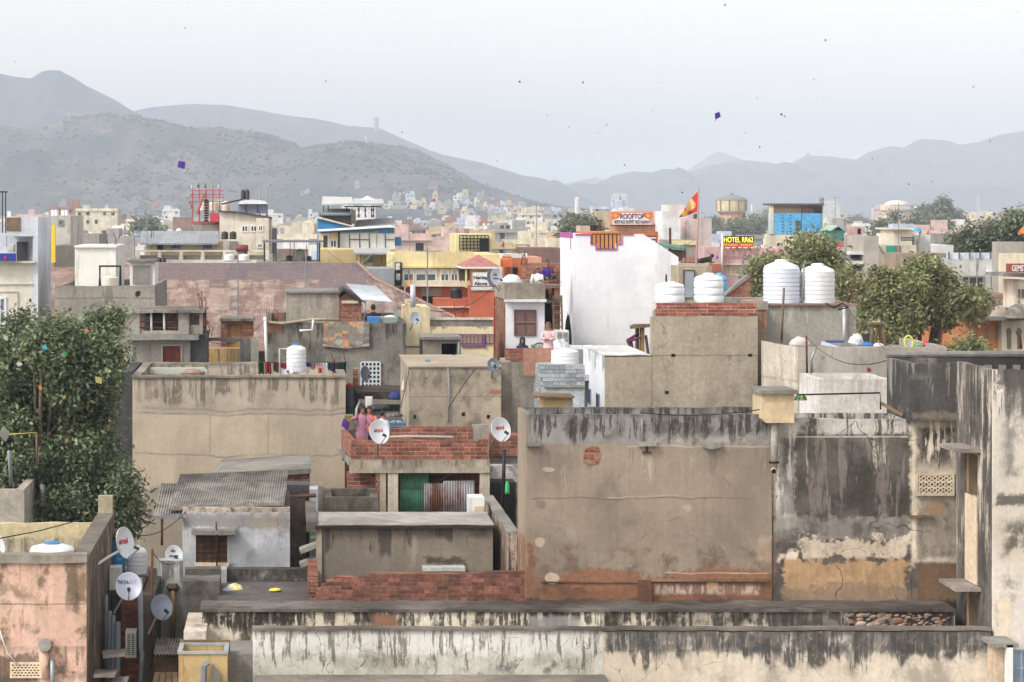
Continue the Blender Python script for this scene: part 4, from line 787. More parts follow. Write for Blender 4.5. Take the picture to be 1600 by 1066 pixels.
for i,(px,py,col,w,rot,lab) in enumerate(((102,553,c(70,150,90),6,20,'green kite with a forked tail caught high in the near tree'),(70,543,c(60,180,210),7,60,'blue kite caught high in the near tree'),(63,606,c(206,140,60),6,10,'orange kite with a dark edge caught in the near tree'),(154,594,c(176,172,104),10,40,'yellow and grey diamond kite caught at the right of the near tree'),(7,678,c(150,140,132),16,8,'brown paper kite caught low in the near tree at the picture edge'),(78,699,c(70,180,110),6,35,'narrow green kite strip caught in the lower near tree'),(168,782,c(226,220,170),6,5,'pale yellow paper strip caught low by the tan wall'),(30,569,c(190,180,184),7,80,'pale pink kite rag caught in the near tree'),(9,528,c(206,190,196),7,30,'pale rose kite caught near the top of the near tree'),(135,516,c(220,120,60),7,70,'orange paper strip caught on a top twig of the near tree'))):
    d=62.9; p=P(px,py,d); a=math.radians(rot); s=sz(w,d); k=.35 if 'strip' in lab or 'narrow' in lab else .8
    u=Vector((math.cos(a),.15,math.sin(a)))*s*k*.7; v=Vector((-math.sin(a),-.1,math.cos(a)))*s*.8
    r=solo('kite',MB().plate([p-v,p+u,p+v,p-u],.01),paint('kite_'+str(i),col,.5,.2),lab,'kite','kites caught in the near tree')
# ------------------------------------------------------------------ brick terrace in the middle
o=64.; zT=Z(718,o)
tc=thing('terrace_house','small house whose roof terrace has bare red brick parapets and corrugated sheets below','house',(X(655,o),o+2,0))
BR2=brick('terrace_brick',c(170,104,82),c(130,80,66),c(154,136,122),.3,.1,dirt=.45)
xl,xr=X(549,o),X(763,o); z1=Z(690,o)
b=MB(); b.plate([(xl,o,zT),(xr,o,zT),(xr,o,Z(684,o)),(xr-.25,o,Z(686,o)),(xr-.26,o,z1),(xl,o,z1+.03)],.12) ; build('front_parapet',b,BR2,tc)
bl_=(X(533,67.4),67.4)
build('side_parapet',MB().prism([(0,0)],0,1) if False else MB().add([(xl,o+.001,zT),(bl_[0],bl_[1],zT),(bl_[0]+.14,bl_[1],zT),(xl+.14,o+.121,zT),(xl,o+.001,z1),(bl_[0],bl_[1],z1),(bl_[0]+.14,bl_[1],z1),(xl+.14,o+.121,z1)],[(1,0,4,5),(0,3,7,4),(3,2,6,7),(2,1,5,6),(4,7,6,5)]),BR2,tc)
build('rear_parapet',MB().box(X(606,68.4),X(738,68.4),68.4,68.6,Z(720,68.4),Z(667,68.4)).box(X(690,68.4),X(738,68.4),68.39,68.4,Z(700,68.4),Z(669,68.4)),BR2,tc)
build('rear_parapet',MB().box(X(536,67.4),X(606,68.4)-.004,68.42,68.58,Z(720,68.4),Z(687,68.4)),BRICKW,tc)
build('rear_wall',MB().box(X(738,68.4)+.004,X(764,68.4),68.41,68.6,Z(720,68.4),Z(664,68.4)),plaster('cement_grey_rear',c(150,142,134)),tc)
BEAM=plaster('terrace_beam',c(176,164,146),c(150,138,122),(('streak',Rr(540,717,770,740,o),c(90,80,70),.4,.6,6.),))
build('beam',MB().box(X(546,o),X(765,o),o-.04,o+.3,Z(739,o),zT-.001),BEAM,tc)
build('terrace_floor',MB().add([(xl-.05,o+.3,zT-.2),(xr,o+.3,zT-.2),(xr,68.7,zT-.2),(bl_[0]-.1,68.7,zT-.2),(xl-.05,o+.3,zT-.06),(xr,o+.3,zT-.06),(xr,68.7,zT-.06),(bl_[0]-.1,68.7,zT-.06)],[(0,1,5,4),(1,2,6,5),(2,3,7,6),(3,0,4,7),(4,5,6,7),(3,2,1,0)]),ROOF,tc)
zb=Z(739,o)-.001
for a,e,m,n in ((587,592,BRICKW,'brick_pillar'),(593,603,plaster('pillar_tan',c(188,172,146),c(160,146,126)),'pillar'),(606,622,plaster('pillar_cream',c(206,196,176),c(180,168,148)),'pillar'),(750,765,plaster('pillar_grey',c(184,172,154),c(156,144,128)),'pillar')):
    build(n,MB().box(X(a,o),X(e,o),o,o+.35,0,zb),m,tc)
build('rear_room_wall',MB().box(X(543,o),X(765,o),67.,67.2,0,zb),brick('dark_room_brick',c(120,66,50),c(84,48,38),c(90,78,70),.3,.1),tc)
build('left_brick_wall',MB().box(X(543,o),X(587,o),o+.5,o+.7,0,Z(738,o)-.05),BR2,tc)
corrugated('green_sheet',(X(626,o),o+.3,Z(812,o)),(X(671,o)-X(626,o),0,0),(0,0,Z(740,o)-Z(812,o)),12,.02,sheet('green_tin',[c(92,150,116),c(86,142,110)],.9,5,0,.5),tc)
ri=corrugated('rusty_sheet',(X(663,o),o+.12,Z(812,o)),(X(697,o)-X(663,o),0,0),(0,0,Z(756,o)-Z(812,o)),9,.02,sheet('rusty_tin',[c(176,176,176),c(164,164,166)],9,9,0,1.5,c(110,70,52)),tc)
corrugated('rusty_sheet',(X(693,o),o+.06,Z(812,o)),(X(742,o)-X(693,o),.1,0),(0,0,Z(752,o)-Z(812,o)),12,.02,sheet('rusty_tin_b',[c(182,182,184),c(170,170,172)],9,9,0,1.4,c(116,76,56)),tc)
solo('timber_prop',MB().plate([P(672,757,o+1),P(700,741,o+1),P(705,741,o+1),P(676,760,o+1)],.1),WOOD,'dark timber leaning under the terrace behind the sheets','timber')
ac_unit('white boxy air conditioner seen end on beside the rusty sheets',733,778,757,816,59.6,.8,end=True)
dish('white dish with red lettering on the front of the brick terrace',593,675,26,38,63.4,WHD,yaw=28,pitch=15,txt=[('airtel',(0,.16),.42,RL)],foot=(590,712,63.9))
dish('white dish with red lettering on a strut at the right end of the terrace',783,671,26,38,60.4,WHD,yaw=28,pitch=15,txt=[('airtel',(0,.16),.42,RL)],foot=(766,698,61.5))
solopipe('steel_pole_lying',[(583,684,65.5),(640,682,66),(708,683,65.5)],.03,paint('pale_pole',c(190,184,178),.5,.1),'long pale pole lying across the brick terrace','pole')
solopipe('black_pole',[(788,702,58),(786,790,58)],.04,BLACKM,'thin dark iron pole in the alley beside the green bag','pole')
heap('green_bag','bright green plastic bag hanging in the alley by the dark pole','bag',793,772,8,19,58.2,[c(60,190,120),c(70,200,130)],seed=4)
# alley steps between terrace and the brown wall
solid('alley_brick_wall','red brick wall behind the right terrace dish',764,681,812,69,1,BR2,'wall',py1=713); solid('alley_grey_wall','smooth grey wall below the brick in the alley',764,709,812,69.1,.8,CONC,'wall')
solid('alley_white_wall','mould blotched white wall with dark ledge in the alley',764,728,812,66.8,.5,plaster('blotched_white',c(210,204,198),c(150,144,138),(('blotch',None,c(70,66,62),1.8,.48,.8),)),'wall'); solid('alley_dark_ledge','black topped low ledge in the alley',764,754,806,65.,.9,plaster('black_ledge',c(70,66,64),c(46,44,42)),'ledge')
b=MB(); yd=thing('sunken_yard','dark walled little yard left of the terrace pillars','yard wall',(X(545,63),63,0)); YW=plaster('yard_black',c(110,102,92),c(74,68,62),(('blotch',None,c(60,54,50),1.2,.5,.8),))
x0,x1=X(506,62.5),X(588,62.5); zt=Z(768,62.5); build('wall',MB().ring(x0,x1,61.2,63.3,0,zt,.18),YW,yd); build('patch',MB().plate([(x0+1.05,63.1,zt-.22),(x0+1.3,63.1,zt-.25),(x0+1.25,63.1,zt-.35),(x0+1.1,63.1,zt-.32)],.01),plaster('pale_patch',c(206,190,160)),yd)
for v in bpy.data.meshes[0:0]: pass
solo('green_crate',MB().pbox(558,787,588,806,61.6,.5),paint('pea_green_plastic',c(130,166,96),.5,.08),'flat pea green crate standing in the dark little yard','crate')
solid('yard_parapet','rough parapet with sooty top left of the sunken yard',488,760,506,63.6,1.2,plaster('rough_parapet',c(140,130,118),c(96,88,80)),'wall')
solo('roof_vent_pipe',MB().tube([P(466,776,61.5),P(494,774,61.5)],.05,8),RUSTM,'rusty pipe stub sticking out over the gap','pipe')
# ------------------------------------------------------------------ stucco block with man, alley clutter
STU=plaster('mottled_stucco',c(180,166,146),c(158,146,128),(('blotch',None,c(112,104,94),1.7,.53,.8),('blotch',Rr(650,575,740,610,70),c(86,82,76),2.,.47,.8),('streak',Rr(634,570,790,640,70),c(104,98,90),.3,.5,4.),('fill',Rr(762,607,785,618,70),c(160,100,78),.12,.8),('line',Z(620,70),X(636,70),X(785,70),c(120,112,102),.015,.1)),var=.08,grain=.14)
sb=solid('stucco_block','square mottled stucco block with the dark doorway hut on its roof behind',639,574,783,70,5.5,STU,'building')
build('roof',MB().box(X(637,70),X(784,70),69.95,75.5,Z(574,70)+.001,Z(573,70)+.02),plaster('pale_roof_edge',c(186,172,152)),sb)
for px,py,w in ((648,651,4),(724,647,5),(763,651,5)): panel(sb,'put_hole',px-w/2,py-2.5,px+w/2,py+3,70,.012,DARK)
solid('column_wall','pair of grey columns between stucco block and red board wall',783,566,800,74,1.,plaster('grey_col',c(150,140,128),c(120,112,104)),'wall')
rb=solid('long_grey_wall','rough grey wall under the two seated women',789,565,856,79,2,plaster('rough_grey',c(160,150,138),c(132,124,114),(('streak',Rr(785,560,860,640,79),c(190,180,166),.3,.5,3.),)),'wall')
build('brick_top',MB().box(X(790,79),X(856,79),79,79.25,Z(565,79)+.001,Z(545,79)),BR2,rb)
bo=solo('red_board',MB().pbox(818,544,864,587,78.6,.05),plaster('reddish_board',c(186,142,120),c(172,126,104),(('streak',Rr(815,540,870,590,78.6),c(150,92,74),.4,.4,8.),),var=.05),'flat reddish board hanging over the rough grey wall','board')
# pale painted brick with tank
pb=solid('pale_brick_house','pale grey painted brick hut with a squat white tank on top',844,571,914,77,3,brick('painted_grey_brick',c(190,194,198),c(174,180,186),c(150,152,156),.34,.12,dirt=.25),'hut')
build('lower_render',MB().pbox(846,606,913,660,76.97,.03),plaster('pale_blue_render',c(190,200,206),c(170,180,188)),pb); build('ledge',MB().pbox(851,604,913,606,76.9,.1),CONC,pb)
tank('water_tank','squat white water tank on the pale brick hut',885,545,571,44,77.8,TANKW,3)
yb=thing('ochre_box','weathered ochre wooden box behind the brown wall parapet','box',P(872,655,58)); build('body',MB().pbox(849,622,895,660,58,.9),OCH,yb); build('lid',MB().pbox(836,619.5,898,622,57.8,1.2),WOOD,yb); build('patch',MB().pprism([(882,660),(894,660),(894,626),(885,632)],57.98,.02),plaster('grey_patch',c(180,172,156)),yb)
# small doorway hut and cream purple house
o=77.; hutm=plaster('hut_grey',c(158,148,136),c(130,122,112))
hu=thing('doorway_hut','little grey roof hut with an open dark doorway','hut',(X(690,o),o+1,Z(580,o))); b=MB(); b.cells(X(661,o),X(720,o),Z(578,o),Z(531,o),o,.15,[(X(690,o),X(714,o),Z(579,o),Z(537,o))]); build('wall',b,hutm,hu)
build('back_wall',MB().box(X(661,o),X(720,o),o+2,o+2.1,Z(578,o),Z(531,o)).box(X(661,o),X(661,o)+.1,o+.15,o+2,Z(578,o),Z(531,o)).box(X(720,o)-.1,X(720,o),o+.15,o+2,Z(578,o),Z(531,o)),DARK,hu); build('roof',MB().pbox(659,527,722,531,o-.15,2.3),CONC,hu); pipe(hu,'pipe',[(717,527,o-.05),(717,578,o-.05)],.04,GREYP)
o=90.; CRP=plaster('pale_yellow_paint',c(228,212,172),c(212,196,158),(('streak',Rr(630,475,775,560,o),c(170,156,124),.35,.5,3.),('streak',Rr(672,497,775,520,o),c(84,78,70),.7,.8,4.)),var=.05,grain=.08); PUR=paint('purple_trim',c(124,72,120),.6,.08)
cp=thing('cream_house','pale cream house with thin purple trim and a corner turret','house',(X(700,o),o+3,0))
build('turret',MB().box(X(633,o),X(672,o),o,o+3,0,Z(480,o)).box(X(633,o),X(642,o),o,o+.4,Z(480,o)+.001,Z(468,o)),CRP,cp); build('wall',MB().box(X(672,o)+.002,X(771,o),o+.05,o+6,0,Z(511,o)),CRP,cp)
build('parapet',MB().box(X(672,o)+.003,X(771,o),o+.3,o+.5,Z(511,o)+.001,Z(500,o)),plaster('sooty_parapet',c(140,132,124),c(92,86,82)),cp); build('coping',MB().pbox(672.5,497,771,500,o+.25,.4),plaster('pale_cop',c(210,200,186)),cp)
bars(cp,'railing',674,523,771,537,o+.02,16,1,PUR,.04,.04)
build('trim',MB().pbox(633,541,660,543,o-.03,.03).pbox(722,540,758,543,o+.0,.05).pbox(755,523,759,543,o-.02,.05).pbox(722,566,771,569,o,.05),PUR,cp)
dish('grey dish on the edge of the pale cream turret',649,497,17,20,84.5,GRD,yaw=25,pitch=10,foot=(641,516,85.5))
dish('dark grey dish with pale lettering at the stucco block roof edge',771,570,17,21,69.5,GRD2,yaw=15,pitch=10,txt=[('dish',(-.1,.25),.35,WHITEP),('home',(0,-.1),.3,WHITEP)],foot=(768,590,70))
solopipe('steel_post',[(645,445,88),(645,480,88)],.09,paint('steel_white',c(196,200,206),.4,.05,.1),'fat pale steel post on the cream turret','post')
# grey house with rug
o=86.; DG=plaster('dirty_grey_wall',c(150,144,134),c(124,118,110),(('blotch',None,c(96,92,88),1.3,.52,.8),('streak',Rr(415,500,640,560,o),c(52,50,48),.55,.75,4.),('blotch',Rr(415,500,640,525,o),c(60,57,55),2.,.48,.8),('fill',Rr(416,504,444,522,o),c(156,104,84),.15,.8)),var=.08,grain=.14)
rg=flat('dirty_grey_house','wide dirty grey house with a patterned rug hung over its parapet',415,505,635,o,9,DG,par=.3,cat='house')
bx=solid('roof_room','plain beige grey room block on the rug house roof',447,458,530,89,4,plaster('beige_block',c(166,158,146),c(146,138,126),(('streak',Rr(440,455,535,500,89),c(110,104,96),.3,.4,4.),)),'room'); build('cap',MB().pbox(445,455,531,458,88.9,4.2),CONC,bx)
gb=thing('brick_hut','small brick hut with a dark gabled slab roof','hut',P(548,505,88.6)); build('wall',MB().pprism([(531,505),(565,505),(565,470),(543,455),(531,466)],88.6,3),BRICKW,gb); build('roof',MB().pprism([(529,463),(529,460),(537,451),(568,470),(568,473),(537,454.5)],88.4,3.4),plaster('dark_slab',c(84,82,82),c(62,60,60)),gb)
for px in (537,): win(gb,534,470,560,474,88.6,CREAM,DARK)
aw=thing('tin_awning','pale tin awning on posts over the rug house roof','awning',P(590,500,88)); corrugated('roof_sheet',P(566,469,88),(X(615,88)-X(566,88),.6,-.1),(-.5,2.2,.5),14,.02,paint('pale_tin',c(190,198,206),.45,.1,.3,dirt=.2),aw); pipe(aw,'post',[(615,474,88.2),(621,500,88.2)],.03,GALV); pipe(aw,'post',[(570,470,88.2),(570,503,88.2)],.03,GALV); build('cloth',MB().plate([P(613,475,88.1),P(622,488,88.1),P(622,503,88.1),P(617,503,88.1)],.02),paint('grey_green_cloth',c(140,150,144),.8,.15),aw)
t=T('rug_weave'); x,y,z=t.xyz; col=t.ramp(t.wn(t.comb(t.math('FLOOR',x*4+t.noise(3,3)*1.5),t.math('FLOOR',z*9+t.noise(3,3)*2),1.)),[(0,c(140,132,120)),(.35,c(196,150,106)),(.55,c(170,164,154)),(.75,c(186,124,86)),(.9,c(120,116,112))],True)
rug=solo('rug',MB().plate([P(504,541,85.9),P(540,545,85.88),P(577,541,85.9),P(577,503,85.93),P(507,503,85.93)],.03),t.out(t.bright(col,t.ss(t.noise(12,5),.2,.8,.7,1.2)),.95),'brown and grey patchwork rug hung over the parapet','rug')
solo('blue_tarp_table',MB().pbox(575,496,594,505,86.2,1),paint('blue_tarp',c(60,116,176),.6,.15),'blue tarp covered table behind the rug house parapet','table'); solo("storage_chest",MB().pbox(594,496,619,505,86.3,.8),paint('grey_trunk_paint',c(140,150,146),.6,.1),'grey green trunk beside the blue table','trunk')
heap('white_bundle','white bundle lying on the grey trunk','bundle',610,497,20,4,86.5,[c(220,222,224),c(200,204,208)],seed=6)
solopipe('parapet_pipe',[(415,503,85.9),(440,506,85.9),(490,499,86),(530,500,86)],.05,plaster('tan_pipe_cem',c(180,160,134)),'long tan pipe along the rug house parapet','pipe'); solopipe('white_bracket',[(468,517,85.7),(488,516,85.7),(489,500,85.8)],.04,WHITEP,'white bent pipe bracket on the rug house wall','pipe')
solopipe('drain_pipe',[(414,495,85.8),(418,600,85.8)],.05,WHITEP,'white drain pipe at the left edge of the rug house','pipe')
bars(rg,'window_grille',564,566,594,606,o-.01,5,6,paint('white_grille',c(206,210,214),.5,.05),.05,.05); panel(rg,'window_opening',563,565,595,607,o,.006,DARK)
build('brick_patch',MB().pprism([(596,604),(600,604),(601,590),(599,566),(596,566)],o-.012,.012),BRICKW,rg)
for i in range(1): solid('brick_column','thin brick column beside the dark drum alley',552,576,560,79.,.4,BRICKW,'column')
dish('slate dish seen half edge on above the brick column',571,584,16,24,77.5,GRD2,yaw=48,pitch=8,txt=[('d',(0,.1),.5,RL)],foot=(566,605,78.2))
ac_unit('white air conditioner standing among clutter behind the boys',571,621,582,637,75.2,.4); 
def drum(lab,px,py0,py1,w,d,m):
    R=sz(w,d)/2; a,b_=Z(py1,d),Z(py0,d); h=b_-a; pr=[(R*.94,a),(R,a+.04*h)]
    for k in (.33,.66): pr+=[(R,a+h*(k-.03)),(R*1.05,a+h*k),(R,a+h*(k+.03))]
    pr+=[(R,b_-.06*h),(R*1.03,b_-.03*h),(R*.95,b_),(R*.4,b_+.01)]; r=solo('drum',MB().lathe(X(px,d),d+R,pr,24),m,lab,'drum'); return auto_smooth(r,50)
drum('dark slate barrel with a red cloth on it in the shaded alley',546,604,650,13,76,paint('slate_drum',c(74,82,100),.5,.1))
heap('red_cloth','red cloth heaped on the dark slate barrel','cloth',546,605,12,6,76,[c(176,50,60),c(150,40,50)],seed=2); heap('blue_bundle','dark blue bundle lying on the ledge behind the boys','bundle',618,625,24,13,76.3,[c(44,58,110),c(52,66,120),c(38,48,92)],seed=9)
solid('dark_ledge','dark brick ledge carrying the blue bundle',556,613,634,76.6,3,brick('dark_grey_brick',c(86,72,66),c(62,54,50),c(74,68,64)),'ledge',py1=624); solo('shaded_floor',MB().box(X(540,75),X(636,75),70.6,79.5,Z(668,71)-.3,Z(668,71)),plaster('shaded_floor_cement',c(96,90,88),c(72,68,66)),'dark cluttered roof floor behind the three boys','floor slab')  # ledge brick is coloured dark grey
solo('blue_board',MB().pbox(608,661,635,668,69.6,.3),paint('teal_board',c(60,120,150),.6,.1),'teal board lying on the clutter behind the boys','board'); solo('olive_box',MB().pbox(539,650,552,672,69.6,.6),paint('olive_box_paint',c(120,108,62),.7,.15),'olive box at the tan wall edge behind the purple kite','box')
for i,(px,py,w,h,cc) in enumerate(((592,640,40,7,c(70,72,74)),(614,652,34,6,c(120,122,124)),(578,654,26,5,c(60,60,62)),(620,662,24,4,c(170,172,176)))): heap('scrap_heap',('tangled grey','pale metal','dark','whitish')[i]+' scrap heap on the floor behind the boys','scrap heap',px,py,w,h,72.-i*.5,[cc,(cc[0]*.5,cc[1]*.5,cc[2]*.5,1),cc],seed=20+i)
solopipe('bent_pipe',[(556,672,71),(557,640,71),(562,628,71.2),(570,636,71.3)],.04,GALV,'bent grey hose rising behind the boys','hose')
heap('cream_cloth','cream cloth hung over the edge of the stucco block','cloth',632,612,10,18,73,[c(206,196,178),c(190,180,160)],seed=12)
# tan house roof: tank, laundry
tank('water_tank','white ribbed water tank with a blue cap on the tan wall house roof',463,538,582,31,77.5,TANKW,5,BLUEP)
solopipe('pipe_hoop',[(437,585,77.2),(437,545,77.2),(448,545,77.2)],.025,WHITEP,'white pipe frame beside the blue capped tank','pipe frame')
dish('small pale dish lying low beside the blue capped tank',450,581,15,12,76.8,GRD,yaw=0,pitch=35)
cl=[(408,17,c(30,62,52)),(419,17,c(150,36,40)),(431,14,c(86,60,64)),(443,9,c(150,40,44)),(482,6,c(60,80,150)),(490,10,c(190,150,160)),(499,5,c(216,150,170)),(508,6,c(200,206,214)),(516,12,c(50,56,90)),(524,16,c(70,40,60)),(531,18,c(30,70,60)),(537,22,c(24,60,50))]
for i,(px,h,cc) in enumerate(cl):
    d=77.2 if px<470 else 78.; b=MB(); x0,x1=X(px-4.5,d),X(px+4.5,d); z1=Z(567,d); z0=z1-sz(h,d); n=6
    for s_ in (0,1):
        for k in range(n+1):
            xx=x0+(x1-x0)*k/n; yy=d+.05*math.sin(k*2.2+i)+.02*s_; b.v+=[(xx,yy,z1),(xx+.02*math.sin(k+i),yy+.03*math.cos(k*1.7),z0-.03*math.sin(k*1.3+i))]
    q=2*(n+1)
    for k in range(n): b.f+=[(2*k,2*k+1,2*k+3,2*k+2),(q+2*k,q+2*k+2,q+2*k+3,q+2*k+1)]
    solo('hung_cloth',b,paint('laundry_%d'%i,cc,.85,.15),'%s cloth on the tan house washing line, %s of the tank'%(('dark green','bright red','maroon print','crimson','royal blue','dusty rose','pale pink','white','navy','plum','bottle green','deep green')[i],'left' if px<470 else 'right'),'laundry','washing on the tan house roof')
solopipe('washing_line',[(402,566,77.2),(440,567,77.2)],.012,BLACKM,'washing line left of the blue capped tank','washing line'); solopipe('washing_line',[(478,566,78),(543,566,78)],.012,BLACKM,'washing line right of the blue capped tank','washing line')
# ------------------------------------------------------------------ tank house left of centre
o=82.; TH=plaster('drab_cement',c(166,160,150),c(142,136,128),(('streak',ALL(12,16),c(110,104,98),.3,.5,3.),),var=.07); th2=thing('tank_house','drab cement house with red brown shutters, pierced screen and open tank room on top','house',(X(255,o),o+2,0))
sw_=(X(252,o),X(285,o),Z(575,o),Z(538,o)); lt=(X(208,o),X(236,o),Z(580,o),Z(536,o))
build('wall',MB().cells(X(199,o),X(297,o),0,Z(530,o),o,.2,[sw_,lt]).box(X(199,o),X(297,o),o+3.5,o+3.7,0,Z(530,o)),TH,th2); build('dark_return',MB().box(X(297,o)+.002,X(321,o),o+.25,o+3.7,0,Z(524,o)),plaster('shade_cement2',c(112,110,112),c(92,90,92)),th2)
b=MB(); x0,x1,z0,z1=lt; nx,ny=9,14
b.cells(x0,x1,z0,z1,o+.06,.08,[(x0+(x1-x0)*(i+.28)/nx,x0+(x1-x0)*(i+.82)/nx,z0+(z1-z0)*(j+.25)/ny,z0+(z1-z0)*(j+.8)/ny) for i in range(nx) for j in range(ny)]); build('pierced_screen',b,TH,th2)
w_=win(th2,252,538,285,575,o+.06,paint('frame_grey',c(176,172,164),.7,.1),paint('red_brown_shutter',c(122,58,42),.6,.25),.05,1,1,'shutter_window',.12); build('meeting_stile',MB().pbox(268,539,269,574,o-.03,.03),paint('dark_red_wood',c(84,40,32),.6,.2),w_)
build('slab',MB().box(X(199,o)-.1,X(311,o),o-.5,o+3.9,Z(530,o)+.001,Z(522,o)),CONC,th2)
z0,z1=Z(522,o)+.002,Z(489,o)
for a,e in ((204,219),(279,296),(312,317)): build('pillar',MB().box(X(a,o),X(e,o),o-.2,o+.2,z0,z1),TH,th2)
build('back_wall',MB().box(X(204,o),X(318,o),o+3,o+3.2,z0,z1),BRICKW,th2); build('sill_wall',MB().pbox(219.2,517,279,522,o-.15,.15).pbox(296.2,508,312,522,o-.1,.15),TH,th2); build('roof_slab',MB().pbox(200,485,320,489,o-.35,3.7),plaster('ragged_slab',c(160,150,140),c(110,102,96),(('blotch',None,c(70,66,62),3.,.5,.7),)),th2)
for a in (503,512.5): build('rail',MB().tube([P(219,a,o-.1),P(279,a,o-.1)],.025,6),RUSTM,th2)
tank('water_tank','fat black water tank inside the open tank room',243,487,519,40,o+.6,TANKB,4)
for px in (236,256): solopipe('tank_pipe',[(px,489,o-.12),(px+1,520,o-.12)],.035,WHITEP,('left' if px<240 else 'right')+' white pipe in front of the black tank','pipe')
solo('pale_ledge',MB().pprism([(234,585),(310,585),(324,588),(324,579),(319,575),(234,575)],79.5,.25),paint('pale_green_paint',c(186,192,176),.8,.08),'pale green slab beam in front of the tank house','beam')
fr2=thing('open_frame','grey cement room frame with a big opening and no roof','room frame',(X(360,84),84,0)); d=84.; b=MB(); b.cells(X(298,d)+.6,X(400,d),0,Z(528,d),d,.25,[(X(322,d),X(375,d),Z(571,d),Z(533,d))]); build('wall',b,plaster('frame_cement',c(128,126,124),c(106,104,102)),fr2); build('pier',MB().pbox(392,530,404,640,83.7,.28),TH,fr2)
bars(fr2,'railing',331,576,366,590,83.,10,2,BLACKM,.03,.03)
solid('ochre_wall','old ochre wall seen through the open frame',300,545,400,87,1,plaster('old_ochre',c(206,170,110),c(170,140,100),(('streak',Rr(290,540,410,580,87),c(110,96,80),.5,.7,4.),)),'wall'); solid('ochre_wall','ochre and grey wall left of the tank house behind the tree',150,553,200,86,2,plaster('old_ochre2',c(214,184,130),c(180,156,116)),'wall')
st=thing('stair_room','ruined brick stair room with an ochre door recess before the rusty roof','room',(X(371,92),92,0)); b=MB(); b.cells(X(345,92),X(396,92),0,Z(502,92),92,.2,[(X(355,92),X(380,92),Z(560,92),Z(508,92))]); build('wall',b,BRICKW,st); build('recess',MB().pbox(354,506,381,562,92.2,.1),plaster('ochre_recess',c(190,150,96),c(150,120,84)),st); build('roof',MB().pbox(343,498,397,502,91.8,3),plaster('ragged_slab',c(1,1,1)),st)
gy=flat('grey_block_house','blank grey cement house between the white room and the near tree',86,447,242,90,9,plaster('blank_grey',c(158,152,144),c(138,132,124),(('line',Z(466,90),X(86,90),X(240,90),c(110,104,98),.03,.15),('streak',Rr(80,447,245,480,90),c(104,98,94),.35,.5,3.),('spot',X(215,90),Z(459,90),.12,.12,c(50,46,44),1.),('fill',Rr(88,487,102,505,90),c(150,100,80),.3,.8)),var=.07),par=.2,cat='house')
wr=solid('white_room','plain whitewashed roof room with a streak or two',117,387,181,94,5,plaster('white_wash',c(238,236,226),c(226,224,214),(('streak',ALL(13,16),c(176,172,160),.25,.5,3.),),var=.03,grain=.05),'room'); build('cap',MB().pbox(116,384,182,387,93.9,5.2),WHITEP,wr)
tank('water_tank','cream water tank inside a thin black frame',172,431,447,25,91.5,paint('cream_plastic',c(226,220,204),.4,.05,dirt=.1),3); kf=thing('pipe_hoop','thin black square frame round the cream tank','frame',P(172,447,91.2)); build('hoop',MB().tube([P(156,447,91.2),P(156,416,91.2),P(188,416,91.2),P(188,447,91.2)],.05,6),BLACKM,kf)
cs=thing('screen_room','white framed roof room closed with a grey screen','room',P(222,448,91)); build('wall',MB().pbox(203,410,242,448,91.1,2.5),WHITEP,cs); build('screen',MB().pbox(208,415,235,444,91.06,.04),plaster('mesh_grey',c(128,124,116),c(110,106,100)),cs); bars(cs,'mesh',208,415,235,444,91.05,14,15,paint('mesh_wire',c(160,156,148),.6,.1),.02,.02); build('eave',MB().pbox(199,407,243,410,90.9,3),plaster('stained_eave',c(140,134,126),c(84,80,76)),cs)
# ------------------------------------------------------------------ rusty shed roof
t_up=sheet('plum_tin',[c(115,99,102),c(109,93,99),c(120,100,100)],1.0,4.,.1,.25,c(135,99,86),'y',.7,.35)
t_lo=sheet('rust_tin',[c(133,106,97),c(144,118,108),c(120,97,91),c(153,131,118),c(127,100,91),c(147,126,115),c(117,95,91),c(136,109,99)],.5,5.2,.1,1.,c(183,163,147),'y',.8,.22)
sh=thing('rusty_shed','huge low shed under a rusted patchwork tin roof','shed',(X(390,120),118,0)); zr=Z(411,126); ze=Z(548,106)
def rp(px,dd): 
    k=(dd-106)/(126-106); return (X(px,dd),dd,ze+(zr-ze)*k)
def dd_at(py):   # depth on the roof plane that is seen at row py
    lo,hi=106.,126.
    for _ in range(40):
        m=(lo+hi)/2; zz=ze+(zr-ze)*(m-106)/20
        if VY+(CZ-zz)*F/m>py: lo=m
        else: hi=m
    return lo
d1=dd_at(437)
build('roof',MB().plate([rp(-40,106),rp(752,106),rp(710,dd_at(497)),rp(585,d1),rp(72,d1)],.04),t_lo,sh)
build('ridge_sheets',MB().plate([rp(247,d1),rp(585,d1),rp(558,126),rp(247,126)],.05),t_up,sh); build('roof',MB().plate([rp(72,d1),rp(246.9,d1),rp(246.9,126),rp(72,126)],.04),t_lo,sh)
build('mid_sheets',MB().plate([(p[0],p[1],p[2]+.05) for p in (rp(503,dd_at(455)),rp(575,dd_at(455)),rp(570,d1),rp(500,d1))],.04),t_up,sh)
build('verge',MB().tube([(p[0],p[1],p[2]+.05) for p in (rp(558,126),rp(585,d1),rp(710,dd_at(497)),rp(752,106))],.07,6),paint('verge_tin',c(150,120,108),.7,.2),sh)
build('wall',MB().box(rp(-40,106)[0],rp(740,106)[0],107,107.3,0,ze-.1),plaster('shed_wall',c(150,120,104)),sh)
